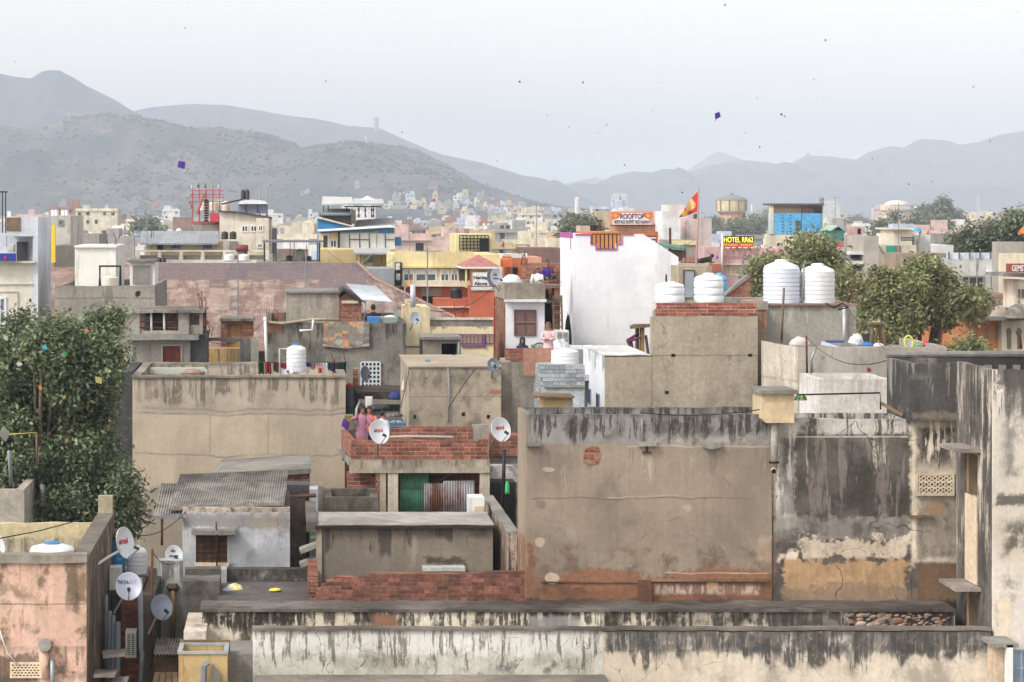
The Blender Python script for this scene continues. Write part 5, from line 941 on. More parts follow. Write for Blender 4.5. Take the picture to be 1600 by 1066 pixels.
# ------------------------------------------------------------------ stair tower with seated women, white house
o=94.; TWH=plaster('white_lilac_paint',c(236,234,238),c(226,224,230),(('streak',Rr(785,470,855,560,o),c(190,186,186),.2,.4,3.),),var=.03,grain=.04)
tt=thing('stair_tower','narrow tower house with a white front, brown shutters and bare grey roof band','tower house',(X(815,o),o+2,0))
build('wall',MB().box(X(790,o),X(851,o),o,o+4.,0,Z(470,o)),TWH,tt); build('side_wall',MB().box(X(790,o)-.004,X(790,o)-.06,o+.05,o+4,0,Z(470,o)),BRICKW,tt); build('roof_band',MB().ring(X(787,o),X(851.5,o),o-.15,o+4.2,Z(468,o),Z(443,o),.15),plaster('band_grey',c(166,156,140),c(140,132,118),(('streak',Rr(780,440,855,470,o),c(110,102,92),.35,.5,4.),)),tt)
build('drip_ledge',MB().pbox(789,468.2,854,472,o-.35,.35),WHITEP,tt); build('roof',MB().box(X(788,o)+.05,X(850,o),o+.05,o+4,Z(450,o)-.12,Z(450,o)),ROOF,tt)
w_=win(tt,803,484,838,525,o,paint('plum_frame',c(110,80,78),.6,.1),paint('plum_shutter',c(126,96,92),.6,.08),.05,2,1,'shutter_window'); build('rail',MB().pbox(803,503,838,504.5,o-.07,.05),paint('plum_pale',c(150,120,116),.6,.1),w_)
build('stair_wall',MB().box(X(853,o),X(877,o),o+2.5,o+2.7,0,Z(455,o)),DARK,tt); build('stair_side',MB().box(X(868,o),X(877,o),o+.4,o+2.49,0,Z(452,o)),BRICKW,tt); build('landing',MB().pbox(852,470,878,474,o+.2,2.2).pbox(851.8,445,876,447,o+.3,1.),CONC,tt)
solid('brick_parapet','bare brick parapet wall on the tower roof behind the boys',817,411,874,o+4.3,.25,brick('pale_terr_brick',c(176,116,92),c(146,92,74),c(150,138,126),.3,.1,dirt=.3),'wall',py1=452)
ld=thing('bamboo_ladder','bamboo ladder leaning by the open stair door','ladder',P(868,530,o-.1)); 
for a,e in ((864,866),(877,879)): build('rail',MB().tube([P(e,530,o-.2),P(a,462,o+.2)],.04,6),WOOD,ld)
for k in range(6): build('rung',MB().tube([P(865.8-k*.25,522-k*11,o-.16+k*.06),P(878.8-k*.25,522-k*11,o-.16+k*.06)],.028,6),WOOD,ld)
dish('half turned pale dish with grey lettering on the tower roof corner',776,433,24,26,92.5,paint('pale_dish',c(206,210,216),.4,.05),yaw=38,pitch=8,txt=[('d2h',(0,.3),.36,GL),('videocon',(0,-.15),.26,GL)],foot=(782,452,93.5)); dish('dark backed dish behind the half turned pale dish',767,434,12,26,93.2,GRD2,yaw=60,pitch=8,foot=(780,455,94))
heap('covered_tank','white sheet covered tank on the tower roof','covered tank',801,443,34,13,95.5,[c(222,226,232),c(200,206,216)],seed=14)
solopipe('white_pole',[(830,444,94.5),(833,429,94.5)],.06,WHITEP,'short leaning white board on the tower roof','board')
o=98.; WHW=plaster('bright_whitewash',c(244,244,247),c(236,236,241),(('blotch',None,c(222,223,230),.5,.5,.7),('streak',Rr(890,364,1062,470,o),c(206,206,210),.3,.55,2.),('streak',Rr(890,480,1062,560,o),c(214,216,224),.25,.5,2.),('fill',Rr(890,535,1062,600,o),c(206,214,226),.5,.6)),var=.02,grain=.03,bump=.15)
wh=thing('white_house','tall blank white house with a stepped notch and purple edging at its top','house',(X(975,o),o+4,0))
zl=Z(700,o); z_=lambda q:Z(q,o); 
sil=[(897,700),(1060,700),(1060,402),(1005,366),(971,366),(971,381),(963,381),(963,389),(932,389),(932,381),(924,381),(924,366),(897,365)]
build('wall',MB().pprism([(a,b_ if b_<700 else 330+17*F/o-.1) for a,b_ in sil],o,.3),WHW,wh)
build('side_wall',MB().box(X(897,o),X(897,o)+.3,o+.31,103.,0,z_(365)),plaster('shaded_side_whitewash',c(238,238,242),c(230,230,236),var=.02,grain=.03),wh); build('right_wall',MB().box(X(1060,o)-.3,X(1060,o),o+.31,103,0,z_(402)),WHW,wh); build('roof',MB().box(X(897,o)+.3,X(1060,o)-.3,o+.31,103,z_(420)-.1,z_(420)),ROOF,wh)  # side face's shade is put into a slightly greyer white
pz=.016*o*.25*2.5/ (o*.1) if False else .05
PURB=paint('magenta_trim',c(176,86,150),.6,.08)
build('edging',MB().pprism([(899,365.5),(899,367.5),(922.5,367.5),(922.5,382.5),(930.5,382.5),(930.5,391),(964.5,391),(964.5,382.5),(972.5,382.5),(972.5,367.5),(990,367.5),(990,365.5),(970.8,365.5),(970.8,381),(962.8,381),(962.8,389),(932.2,389),(932.2,381),(924.2,381),(924.2,365.5)],o-.04,.04),PURB,wh)
build('edging',MB().box(X(897,o)-.03,X(897,o),o+.35,102.9,z_(367)-.12,z_(365)+.02).box(X(897,o)-.03,X(897,o),o+1.,o+1.08,z_(390),z_(366)-.1),PURB,wh)
bars(wh,'notch_grille',925,366,970,389,o+.2,7,1,BLACKM,.04,.04)
solid('orange_room','orange roof room seen through the notch of the white house',918,362,968,103.5,3,paint('orange_paint',c(206,130,70),.8,.12),'room')
tb=thing('shade_stall','rough pole stall with a plank top against the white house','stall',P(1000,556,90)); 
for a,e,m in ((994,999,WOOD),(1001,1007,paint('yellow_timber',c(196,160,96),.8,.15))): build('post',MB().pbox(a,511,e,556,90,.25),m,tb)
build('top',MB().plate([P(984,509,89.6),P(1018,506,89.6),P(1018,506,92),P(990,506,92)],.12),WOOD,tb); PM=paint('plum_metal',c(110,56,84),.6,.1)
for p in ([(980,532,89.7),(997,522,90)],[(980,532,89.7),(992,556,89.7)],[(986,534,89.8),(990,556,89.8)],[(981,534,89.7),(1002,527,89.8)],[(1009,524,89.9),(1013,554,89.9)]): build('strut',MB().tube([P(*q) for q in p],.05,6),PM,tb)
# clutter on the ledge by the women
ac_unit('white cooler with louvred front under a cloth by the standing woman',869,517,889,543,92.5,.9); heap('dust_sheet','grey white dust sheet over a bed beside the women','sheet',876,565,52,32,91.,[c(214,216,220),c(190,192,198),c(226,226,228)],seed=15)
heap('dark_shrine_cloth','dark hooded canopy with flowers behind the white cooler','canopy',888,561,13,66,95,[c(28,34,32),c(40,48,40),c(90,110,60)],seed=16)
ch=thing('black_chair','black plastic chair back by the seated woman','chair',P(843,546,91.5)); b=MB(); ctr=P(843,547,91.5); b.tube([ctr+Vector((.26*math.cos(a),0,.25*math.sin(a))) for a in [math.pi*i/12 for i in range(13)]],.025,6)
build('backrest_frame',b,TANKB,ch); b=MB()
for k in range(-3,4): b.tube([ctr+Vector((k*.03,0,0)),ctr+Vector((k*.06,0,.24*math.sqrt(max(.05,1-(k/4.2)**2))))],.012,5)
build('backrest',b,TANKB,ch)
for sx in (-.2,.2):
    for sy in (-.42,-.06): build('leg',MB().tube([(ctr.x+sx,ctr.y+sy,ctr.z-.06),(ctr.x+sx*1.15,ctr.y+sy,11.5)],.018,6),TANKB,ch)
build('seat',MB().box(ctr.x-.24,ctr.x+.24,ctr.y-.45,ctr.y-.03,ctr.z-.06,ctr.z-.02),TANKB,ch)
solo('grey_roof_ledge',MB().box(X(853,88),X(912,88),86.,93.4,11.3,11.5),plaster('roof_ledge_grey',c(196,198,204)),'pale roof floor beside the women and the white house','roof slab'); solo('roof_ledge',MB().box(X(788,90),X(853,90)-.003,79.3,93.9,11.28,11.49),ROOF,'roof floor where the two women sit','roof slab')
solo('bed_frame',MB().pbox(893,541,958,546,89,.6).pbox(895,546,899,577,89.1,.1).pbox(950,546,954,577,89.1,.1),paint('lilac_white',c(214,218,228),.6,.08),'long pale bench at the foot of the white house','bench')
# ------------------------------------------------------------------ cement walls and tanks right of the white house
o=82.; CW=plaster('gravelly_cement',c(176,162,142),c(156,144,126),(('blotch',None,c(190,176,158),1.,.54,.6),('blotch',Rr(1020,590,1185,640,o),c(200,190,178),1.6,.52,.5),('line',Z(556,o),X(945,o),X(1184,o),c(120,104,90),.03,.12),('streak',Rr(945,495,1185,560,o),c(140,128,114),.25,.4,4.),('blotch',None,c(112,104,94),2.6,.6,.7)),var=.08,grain=.18)
gc=thing('gravel_wall_house','house with a tall gravelly cement wall and brick top carrying two tanks','house',(X(1080,o),o+3,0))
build('wall',MB().box(X(945,o),X(1018,o),o,o+5.7,0,Z(557,o)).box(X(1018,o)+.002,X(1184,o),o+.02,o+.4,0,Z(495,o)).box(X(1019,87.7),X(1184,o),o+.401,o+5.7,0,Z(495,o)),CW,gc)
build('brick_top',MB().box(X(1026,o),X(1183,o),o+.05,o+.3,Z(495,o)+.001,Z(474,o)),brick('rough_top_brick',c(176,100,78),c(140,78,62),c(168,158,146),.5,.11,dirt=.3),gc); build('brick_return',MB().box(X(1017,o),X(1026,o)-.002,o+.04,o+.3,Z(497,o)+.3,Z(473,o)),plaster('white_brick_end',c(214,210,202),c(176,168,158)),gc)
build('coping',MB().box(X(1016,o),X(1184,o),o+.0,o+5.7,Z(474,o)+.001,Z(472,o)),CONC,gc) if False else None
build('roof',MB().box(X(1020,87.7),X(1183,o),o+.35,o+5.6,Z(490,o),Z(486,o)),ROOF,gc)
WS=plaster('white_side_wall',c(234,236,240),c(222,226,232),(('streak',ALL(Z(600,o),Z(545,o)),c(110,110,112),.5,.7,3.),),var=.03,grain=.05)
build('side_face',MB().box(X(945,o)-.03,X(945,o)-.001,o+.02,o+5.7,0,Z(557,o)+.03),WS,gc); build('coping',MB().box(X(945,o)-.05,X(1016,o),o-.03,o+5.7,Z(557,o)+.031,Z(555.5,o)+.03),plaster('white_cop',c(226,224,222)),gc)
for ya,yb_ in ((83.,83.9),(85.4,86.6)): 
    w_=build('window',MB().box(X(945,o)-.06,X(945,o)-.031,ya,yb_,Z(645,o),Z(620,o)),paint('blue_frame',c(120,150,196),.6,.1),gc); build('pane',MB().box(X(945,o)-.065,X(945,o)-.061,ya+.08,yb_-.08,Z(643,o),Z(622,o)),GLASS,w_)
for px,py in ((1052,555),(1172,555),(1042,613)): panel(gc,'put_hole',px-3,py-2,px+3,py+2.5,o+.02 if px>1018 else o,.015,DARK)
tank('water_tank','low white water tank with a faded blue band on the brick topped wall',1050,440,474,46,83.6,TANKW,2); tank('water_tank','white tank with wavy ribs right of the banded tank',1111,427,474,46,83.8,TANKW,3); tank('water_tank','light blue water tank behind the wavy ribbed one',1126,427,474,26,91,paint('sky_blue_plastic',c(110,174,214),.4,.05),2)
solopipe('iron_pipe',[(1041,429,83.3),(1041,441,83.3)],.03,RUSTM,'short rusty pipe over the banded tank','pipe')
bk=solid('tan_stair_room','tan cement room with a grey steel door behind the tanks',1061,416,1112,96,4,plaster('tan_room',c(176,164,140),c(150,138,118)),'room'); dr=panel(bk,'door',1069,423,1085,465,96,.05,paint('grey_steel_door',c(150,158,166),.5,.08)); build('door_frame',MB().pbox(1068,422,1069.4,466,95.93,.06).pbox(1084.6,422,1086,466,95.93,.06).pbox(1069.4,422,1084.6,423.4,95.93,.06),RUSTM,bk)
sl=thing('sloped_brick_wall','triangular brick stair wall with a sloping cement top','wall',P(1155,475,90)); build('bricks',MB().pprism([(1135,475),(1172,475),(1172,433),(1137,459)],90,.3),brick('fine_brick',c(186,120,96),c(164,100,80),c(170,150,136),.24,.08,dirt=.1),sl); build('coping',MB().pprism([(1134,461),(1137,460),(1172,434),(1172,430),(1168,430),(1137,456)],89.9,.5),CONC,sl)
solid('low_roof_ledge','low roof ledge behind the triangular brick wall',1120,466,1200,88.5,1,CONC,'wall')
o=84.; cl=solid('corner_column','mottled corner column left of the two tall tanks',1183,474,1198,o-1.,3,plaster('mottled_column',c(178,160,138),c(146,130,112),(('fill',Rr(1186,478,1198,516,83),c(166,96,72),.15,.8),)),'column'); build('cap',MB().pbox(1181,471,1200,484,82.95,.04),plaster('cap_cem',c(186,174,158)),cl)
tw2=solid('tank_platform','smooth grey platform wall carrying two tall white tanks',1198,478,1337,o,5,plaster('smooth_grey_plat',c(176,170,160),c(156,150,140),(('streak',Rr(1195,475,1340,520,o),c(206,202,196),.3,.5,4.),('streak',Rr(1195,475,1340,500,o),c(100,94,88),.3,.5,3.)),var=.06),'platform'); build('lip',MB().pbox(1197,475,1341,477.8,o-.1,5.2),plaster('reddish_lip',c(170,140,122),c(130,110,100)),tw2); build('pier',MB().pbox(1325,478.2,1338,560,o-.1,.1),TH,tw2)
tank('water_tank','taller bluish white ribbed tank of the pair on the grey platform',1226.5,406,476,57,o+.4,paint('bluish_white_plastic',c(222,226,238),.35,.03,0,.5),8); tank('water_tank','slightly shorter warm white ribbed tank of the pair on the grey platform',1283,412,476,53,o+.5,TANKW,7)
solopipe('white_down_pipe',[(1319,480,83.8),(1319,535,83.8)],.05,WHITEP,'white down pipe on the grey platform wall','pipe'); solopipe('hose_tangle',[(1290,474,83.7),(1303,481,83.6),(1316,474,83.6),(1326,480,83.6),(1310,484,83.6)],.03,BLACKM,'tangled black hose at the platform edge','hose')
solopipe('wood_pole',[(1225,450,79),(1221,535,79.3)],.035,WOOD,'long thin wooden pole in front of the taller tank','pole')
o=78.; LG=plaster('long_grey_cement',c(182,174,164),c(160,152,142),(('streak',Rr(1190,535,1490,590,o),c(134,126,118),.25,.4,4.),('blotch',None,c(130,122,114),2.2,.58,.6),('spot',X(1358,o),Z(579,o),.08,.08,c(130,60,50),1.)),var=.07,grain=.12)
ly=thing('junk_yard_wall','long low grey roof wall with odd junk behind it','wall',(X(1360,o),o,0)); build('wall',MB().box(X(1247,o),X(1479,o),o,o+.25,0,Z(543,o)).box(X(1479,o)-.25,X(1479,o),o+.25,o+5,0,Z(541,o)),LG,ly); build('left_wall',MB().add([(X(1247,o)-.002,o,0),(X(1192,80.4),o+2.4,0),(X(1192,80.4),o+2.65,0),(X(1247,o)-.002,o+.25,0),(X(1247,o)-.002,o,Z(543,o)),(X(1192,80.4),o+2.4,Z(539,o)),(X(1192,80.4),o+2.65,Z(539,o)),(X(1247,o)-.002,o+.25,Z(543,o))],[(1,0,4,5),(3,2,6,7),(2,1,5,6),(4,7,6,5)]),plaster('pale_rough_cement',c(206,196,180),c(180,170,156),(('streak',ALL(8,13.2),c(150,134,118),.3,.5,4.),('fill',Rr(1185,592,1250,600,o),c(160,120,100),.3,.6))),ly); build('roof',MB().box(X(1249,o),X(1478,o)-.2,o+.3,o+5,Z(552,o)-.1,Z(552,o)),ROOF,ly)
wp=flat('white_parapet_room','small roofless white room with grey stained inner wall before the junk wall',1280,593,1392,62,2.4,plaster('mottled_white',c(222,216,210),c(204,196,188),(('streak',Rr(1275,590,1395,645,62),c(150,142,136),.35,.5,5.),('blotch',None,c(170,160,150),1.8,.56,.6)),var=.05),par=.9,cat='room')
solopipe('iron_rod',[(1260,525,76),(1261,583,76)],.03,RUSTM,'rusty iron rod standing before the junk wall','rod'); solopipe('ribbed_conduit',[(1275,543,77.8),(1268,560,77.8),(1268,590,77.8)],.04,GALV,'grey ribbed conduit bending over the junk wall','conduit')
# junk
jt=thing('rickety_table','rickety wooden stool table among the junk','table',P(1372,543,80.5))
build('table_top',MB().pbox(1361,505,1382,508,80.3,.7),WOOD,jt)
for a,e,dd in ((1364,1360,80.4),(1371,1367,80.4),(1379,1383,80.4),(1374,1376,80.9)): build('leg',MB().tube([P(a,508,dd),P(e,541,dd)],.05,6),WOOD,jt)
for i,(px,py,w,h,cs_,lab) in enumerate(((1252,541,34,13,[c(206,196,190),c(190,150,130)],'pinkish paper heap at the left of the junk'),(1340,541,26,18,[c(226,226,230),c(190,190,200),c(130,110,110)],'white crumpled plastic heap beside the rickety table'),(1355,541,24,6,[c(60,120,190),c(80,140,200)],'bright blue plastic sheet beside the rickety table'),(1374,542,22,5,[c(216,206,200),c(200,120,90)],'pale rag with orange edge under the table'),(1438,541,18,5,[c(120,140,110),c(90,90,90)],'grey green litter at the right of the junk'),(1447,540,12,7,[c(200,70,70),c(170,60,60)],'small red toy like bundle at the right of the junk'))):
    heap('junk_bundle',lab,'junk',px,py,w,h,79.6,cs_,seed=30+i)
solo('metal_sheet',MB().plate([P(1284,534,79.3),P(1312,544,79.),P(1304,544,79.),P(1282,540,79.2)],.03),paint('bent_tin',c(190,192,200),.4,.1,.3),'curled pale tin sheet lying in the junk','tin sheet'); solo('metal_sheet',MB().plate([P(1310,544,79.2),P(1340,544,79.2),P(1322,531,80)],.03),paint('dark_tin',c(120,118,118),.5,.15,.3),'dark folded tin triangle in the junk','tin sheet'); solo('blue_tray',MB().pbox(1296,533,1322,536,80.5,.6),paint('tray_blue',c(50,90,140),.6,.1),'flat dark blue tray behind the tin sheets','tray')
solo('black_tarp_board',MB().plate([P(1346,524,81),P(1366,522,81),P(1362,535,80.6),P(1350,537,80.6)],.05),TANKB,'slanting black board behind the white plastic heap','board')
ty=thing('tyre','yellow and grey ring leaning in the junk','tyre',P(1420,543,80)); b=MB(); ctr=P(1420,535,80); b.tube([ctr+Vector((.13*math.cos(a),.05*math.sin(a),.2*math.sin(a))) for a in [2*math.pi*i/20 for i in range(21)]],.035,7); build('rim',b,paint('lime_yellow',c(190,200,90),.6,.1),ty)
heap('green_kite_rag','green and yellow torn kite beside the tan water box','kite',1252,626,22,9,54.6,[c(150,180,50),c(60,90,80),c(190,200,70)],seed=44)
# ------------------------------------------------------------------ middle distance, left to right
def wall(name,col,st=.25,alt=None): return plaster(name,c(*col),alt and c(*alt),(('streak',ALL(0,22),c(110,104,98),.22,st,2.),('blotch',None,c(col[0]*.75,col[1]*.74,col[2]*.72),.5,.6,.5)),var=.05,grain=.08,bump=.15)
YW1=wall('pale_yellow_wall',(236,220,166),.2); CW1=wall('cream_wall',(228,220,202)); WW1=wall('white_wall',(232,232,230)); GW1=wall('grey_wall',(160,156,150),.4); PW1=wall('pink_wall',(222,180,174),.2); OW1=wall('orange_wall',(206,122,84),.2); RW1=wall('salmon_wall',(200,120,98),.25); BRN=wall('brown_brick_wall',(140,112,104),.3); BW1=wall('bluish_wall',(196,204,222),.2)
def blk(r,name,a,b_,e,f,d,dep,m): return build(name,MB().pbox(a,b_,e,f,d,dep),m,r)
def scallop(r,a,e,y0,y1,n,d,m,th=.15):
    b=MB()
    for i in range(n):
        x0=a+(e-a)*(i+.06)/n; x1=a+(e-a)*(i+.94)/n; m_=(x0+x1)/2; h=y1-y0
        b.pprism([(x0,y1),(x1,y1),(x1,y0+h*.4),(x1-(x1-x0)*.15,y0+h*.15),(m_,y0),(x0+(x1-x0)*.15,y0+h*.15),(x0,y0+h*.4)],d,th)
    return build('scalloped_cresting',b,m,r)
# white hotel at the left edge
o=95.; ht=thing('white_hotel','tall white and cream hotel block at the left edge with a blue crescent sign','hotel',(X(20,o),o+3,0)); PB=wall('pale_blue_white',(222,226,236),.1)
x1=X(51,o); build('lower_wall',MB().box(X(-60,o),x1,o,o+5.3,0,Z(411,o)),wall('hotel_cream',(234,228,214),.12),ht); build('cornice',MB().box(X(-60,o),X(56,o),o-.25,o-.001,Z(411,o),Z(408,o)).box(X(-60,o),x1,o-.06,o-.001,Z(444.5,o),Z(443,o)),CW1,ht)
build('side_pier',MB().box(x1+.002,x1+.2,o,o+5.3,0,Z(339,o)),PB,ht); build('upper_block',MB().box(X(10,o),x1,o+.02,o+.25,Z(368,o),Z(339,o)).box(X(-60,o),X(10,o)-.002,o+.02,o+.25,Z(385,o),Z(364,o)),PB,ht); build('back_wall',MB().box(X(-60,o),x1,o+2.4,o+2.6,Z(411,o)+.001,Z(350,o)),wall('hotel_shade',(206,210,220),.1),ht)
build('upper_slab',MB().box(X(10,o),x1,o-.05,o+2.5,Z(369.5,o),Z(368,o)),PB,ht); build('roof',MB().box(X(10,o),x1,o+.25,o+5.3,Z(345,o)-.1,Z(345,o)),ROOF,ht)
blk(ht,'door',26,378,43,408,o+2.3,.1,paint('charcoal_door',(.04,.04,.045,1),.6,.1)); build('lattice',MB().pbox(10,340,32,361,o-.01,.03),paint('brown_lattice',c(120,100,80),.8,.3),ht); win(ht,-10,464,10,508,o,WHITEP,paint('curtain_glass',c(110,124,150),.3,.2),.08,2,2); build('panel_mould',MB().box(X(-30,o),X(28,o),o-.05,o-.001,Z(456,o),Z(455,o)).box(X(27,o),X(28,o),o-.05,o-.001,Z(520,o),Z(456,o)-.002),CW1,ht)
blk(ht,'wall_lamp',37,484,43,486,o-.12,.12,WHITEP); sg=thing('hotel_sign','blue sign board with a red crescent on the hotel balcony','sign',P(10,409,o-.3)); blk(sg,'board',-20,396,25,408,o-.4,.08,paint('deep_blue',c(40,60,150),.5,.05))
b=MB(); ctr=P(9,403,o-.41)
a0=[(math.cos(a)*.065,math.sin(a)*.065) for a in [.7+i*(4.9/14) for i in range(15)]]; a1=[(math.cos(a)*.04+.012,math.sin(a)*.04) for a in [5.5-i*(4.7/14) for i in range(15)]]
b.prism([(ctr.x+u*1.,ctr.z+v*1.) for u,v in a0+a1],ctr.y-.02,ctr.y); build('crescent',b,paint('sign_red',c(220,60,70),.5,.0),sg)
ac_unit('black grilled air conditioner on the hotel balcony',12,382,22,394,o+1.,.4); fm=thing('steel_gantry','black steel gantry on the hotel roof at the picture edge','frame',P(3,364,93)); 
for a in (-10,3,8): build('post',MB().pbox(a,300,a+1.4,364,93,.08),BLACKM,fm)
build('beam',MB().pbox(-14,299,11,301,92.95,.2),BLACKM,fm); solo('chimney_pot',MB().pbox(11,330,17,339,97,.4),WHITEP,'small white vent cap on the hotel roof','vent')
yb2=solo('yellow_signboard',MB().pbox(74,352,86,410,108,.3),paint('signal_yellow',c(242,200,40),.5,.05),'tall plain yellow sign panel beside the white hotel','sign panel')
r=solid('stained_block','stained pale concrete block with pipes on its roof behind the yellow panel',60,337,110,140,9,wall('stained_pale',(206,202,192),.5),'building'); win(r,91,343,99,353,140,GREYP,paint('rust_window',c(110,80,70),.7,.2),.1); 
for a in (83,88,99,104): build('vent_pipe',MB().tube([P(a,337,142),P(a,328,142)],.12,7),WHITEP,r)
solid('dark_wall_block','sooty grey block between yellow panel and white room',84,384,117,125,6,wall('sooty_block',(130,124,118),.6),'building'); solid('grey_roof_block','low grey block with one dark window behind the white room',116,366,155,180,8,GW1,'building')
# shed backdrop: long cream balustrade house, tin roofs, scaffold tower
o=150.; r=flat('balustrade_house','long cream house with an open balustrade behind the rusty shed',212,406,420,o,8,CW1,par=.1,cat='house'); 
b=MB(); b.pbox(211,391,421,393.5,o,.3)
for i in range(7): a=213+i*33.8; b.pbox(a,393.5,a+5,406,o,.3)
build('balustrade',b,CW1,r)
for i in range(6): blk(r,'panel',219+i*33.8,399,245+i*33.8,406,o+.1,.1,wall('sooty_panel',(120,114,108),.5))
for px,y0,y1,w,m,lab in ((358,397,408,16,TANKW,'white tank with a grey lid at the balustrade'),(381,397,408,17,TANKW,'white tank under the maroon drum'),(247,402,410,9,TANKB,'little black tank, left one at the balustrade'),(255,402,410,9,TANKB,'little black tank, right one at the balustrade')): tank('water_tank',lab,px,y0,y1,w,o-1.5,m,2)
mt=thing('maroon_drum','maroon drum lying on its side on a stand over the white tanks','drum',P(378,393,o)); b=MB(); b.tube([P(368,388,o),P(369,388,o),P(387,388,o),P(388,388,o)],[.1,.2,.2,.1],14); build('drum',b,paint('maroon',c(130,62,58),.5,.1),mt,smooth=True); build('stand',MB().pbox(371,392,386,397,o,.2),GREYP,mt)
r=solid('tin_roof_shop','yellowish flat under a long grey sheet roof left of the scaffold',228,379,345,158,6,wall('buff_wall',(206,188,150),.3),'house'); build('sheet_roof',MB().plate([P(219,380,157.),P(342,380,157.),P(341,361,164),P(221,361,164)],.1),sheet('grey_sheets',[c(150,154,160),c(160,164,170),c(140,144,150)],1.2,9,.2,.1,c(120,110,100),'y',.6,.2),r)
for a in (246,): blk(r,'door',a,380,a+9,391,157.9,.08,DARK)
for a in (266,316): win(r,a,381,a+16,390,158,GREYP,GLASS,.08,3,1)
o=168.; r=solid('scaffold_base_house','grey cement house carrying the red pipe scaffold',302,347,372,o,9,GW1,'house'); blk(r,'brick_band',302,346,352,351,o-.02,.02,wall('red_band',(170,110,96),.3)); 
for a,m in ((346,TANKB),(359,TANKB)): tank('water_tank',('left' if a<350 else 'right')+' black tank of the pair under the cream wing',a+5,361.5,374,11,160,m,2)
sc=thing('pipe_scaffold','red pipe scaffold frame with ladder over the grey cement house','scaffold',P(323,350,o)); REDP=paint('red_oxide_pipe',c(176,96,88),.6,.1)
for a in (301,311.5,322,332.5,343): build('upright',MB().tube([P(a,350,o-.5),P(a,297,o-.5)],.045,6),REDP,sc)
for yy in (298,304,308,315): build('ledger',MB().tube([P(296.5,yy,o-.5),P(350,yy,o-.5)],.035,6),REDP,sc)
build('brace',MB().tube([P(319,302,o-.6),P(308,334,o-.6)],.09,6),REDP,sc); build('brace',MB().tube([P(296,315,o-.6),P(302,332,o-.6)],.06,6),REDP,sc)
for k in range(9): build('rung',MB().tube([P(319,345-k*4,o-.7),P(326,345-k*4,o-.7)],.06,5),BLACKM,sc)
for a,cc,nm in ((301,(236,236,238),'white'),(311,(50,60,130),'blue'),(322,(150,50,60),'maroon'),(332.5,(226,190,60),'yellow'),(343,(240,240,236),'second white')):
    pf=thing('pennant',nm+' pennant on top of the red pipe scaffold','flag',P(a,297,o-.5),'pennants on the scaffold'); build('staff',MB().tube([P(a,297,o-.5),P(a,286,o-.5)],.04,5),GREYP,pf); build('cloth',MB().plate([P(a,286,o-.5),P(a-3,293,o-.6),P(a+.8,294,o-.5)],.03),paint('pennant_'+nm,c(*cc),.7,.05),pf)
for a,w in ((317,13),(334,14),(352.5,13)): tank('water_tank',('left','middle','right')[(317,334,352.5).index(a)]+' cream tank on the scaffold house',a,314,329 if a<350 else 331,w,o+1,paint('cream_tank',c(226,216,190),.4,.05),4)
solo('red_box',MB().pbox(328,333,342,347,o-.8,1),paint('crimson_sheet',c(190,60,80),.6,.1),'crimson sheet box under the scaffold tanks','box'); solo('red_box',MB().pbox(342,341,353,347,o-.7,1),paint('teal_sheet',c(96,140,136),.6,.15),'small teal and red box beside the crimson one','box')
o=165.; r=thing('cream_wing_house','cream house with a slanting roof edge and twin windows','house',(X(390,o),o+4,0)); build('wall',MB().pprism([(343,330+17*F/o-.1),(424,330+17*F/o-.1),(424,341),(376,333),(343,331)],o,8),wall('cream_wing',(232,222,206),.2),r); build('roof',MB().pprism([(341,331),(376,334),(424,342),(425,340),(376,331),(341,329)],o-.3,8.6),paint('dark_fascia',c(70,68,76),.7,.1),r)
for a in (377,391): win(r,a,352,a+11,363,o,WHITEP,GLASS,.08,2,1)
blk(r,'shutter_box',358,377,372,390,o-.1,.1,GREYP)
r=thing('grey_roof_pavilion','glazed grey pavilion with a bowed white roof and black tanks','pavilion',P(397,337,o+1)); build('wall',MB().pbox(373,319,418,334,o+1,4),paint('pavilion_grey',c(120,122,140),.5,.1),r); build('roof',MB().pprism([(372,319),(419,319),(414,314),(395,312),(376,314)],o+.7,4.6),WHITEP,r); build('mullion',MB().pbox(384,319,385,334,o+.95,.05),BLACKM,r); build('mullion',MB().pbox(402,319,403,334,o+.95,.05),BLACKM,r)
for a in (378,385): tank('water_tank',('left' if a<380 else 'right')+' tall black tank on the bowed pavilion roof',a+1.5,296,312,7,o+2,TANKB,5)
solopipe('guy_wire',[(346,319,o),(378,312,o+2)],.05,BLACKM,'guy wire from the scaffold to the black tanks','wire')
for a in (406,417): solopipe('antenna_mast',[(a,340,o+2),(a,292,o+2)],.05,GREYP,('left' if a<410 else 'right')+' thin mast on the cream wing house','mast')
r=solid('window_block','cream block with small blue windows right of the twin windows',400,341,420,163,1.8,wall('cream_block',(224,212,196),.3),'building'); win(r,403,352,411,362,163,WHITEP,GLASS,.07,2,1); win(r,402,380,411,388,163,WHITEP,paint('blue_glass',c(70,110,150),.3,.1),.07,2,1); solid('stepped_block','small grey stepped block behind the pergola',419,357,432,172,6,GW1,'building')
o=140.; pg=thing('pergola','black steel pergola frame with a thin roof','pergola',P(455,409,o))
for a in (412,427,453,459,478,495,498): build('post',MB().pbox(a,379,a+(2.2 if a in (412,498) else 1),410,o+(0 if a!=453 else 2),.1),BLACKM,pg)
build('roof',MB().pbox(410,376,505,378.9,o-.2,4),paint('pergola_roof',c(120,118,122),.6,.1),pg)
for px,y0,y1,w,m,lab in ((426,396,409,13,GREYP,'grey tank at the left inside the pergola'),(469,389,409,15,paint('dull_tank',c(150,148,142),.5,.1),'tall dull tank inside the pergola'),(452,399,409,11,TANKB,'black tank in the middle of the pergola'),(483,400,409,8,TANKB,'small black tank at the right of the pergola')): tank('water_tank',lab,px,y0,y1,w,o+1,m,2)
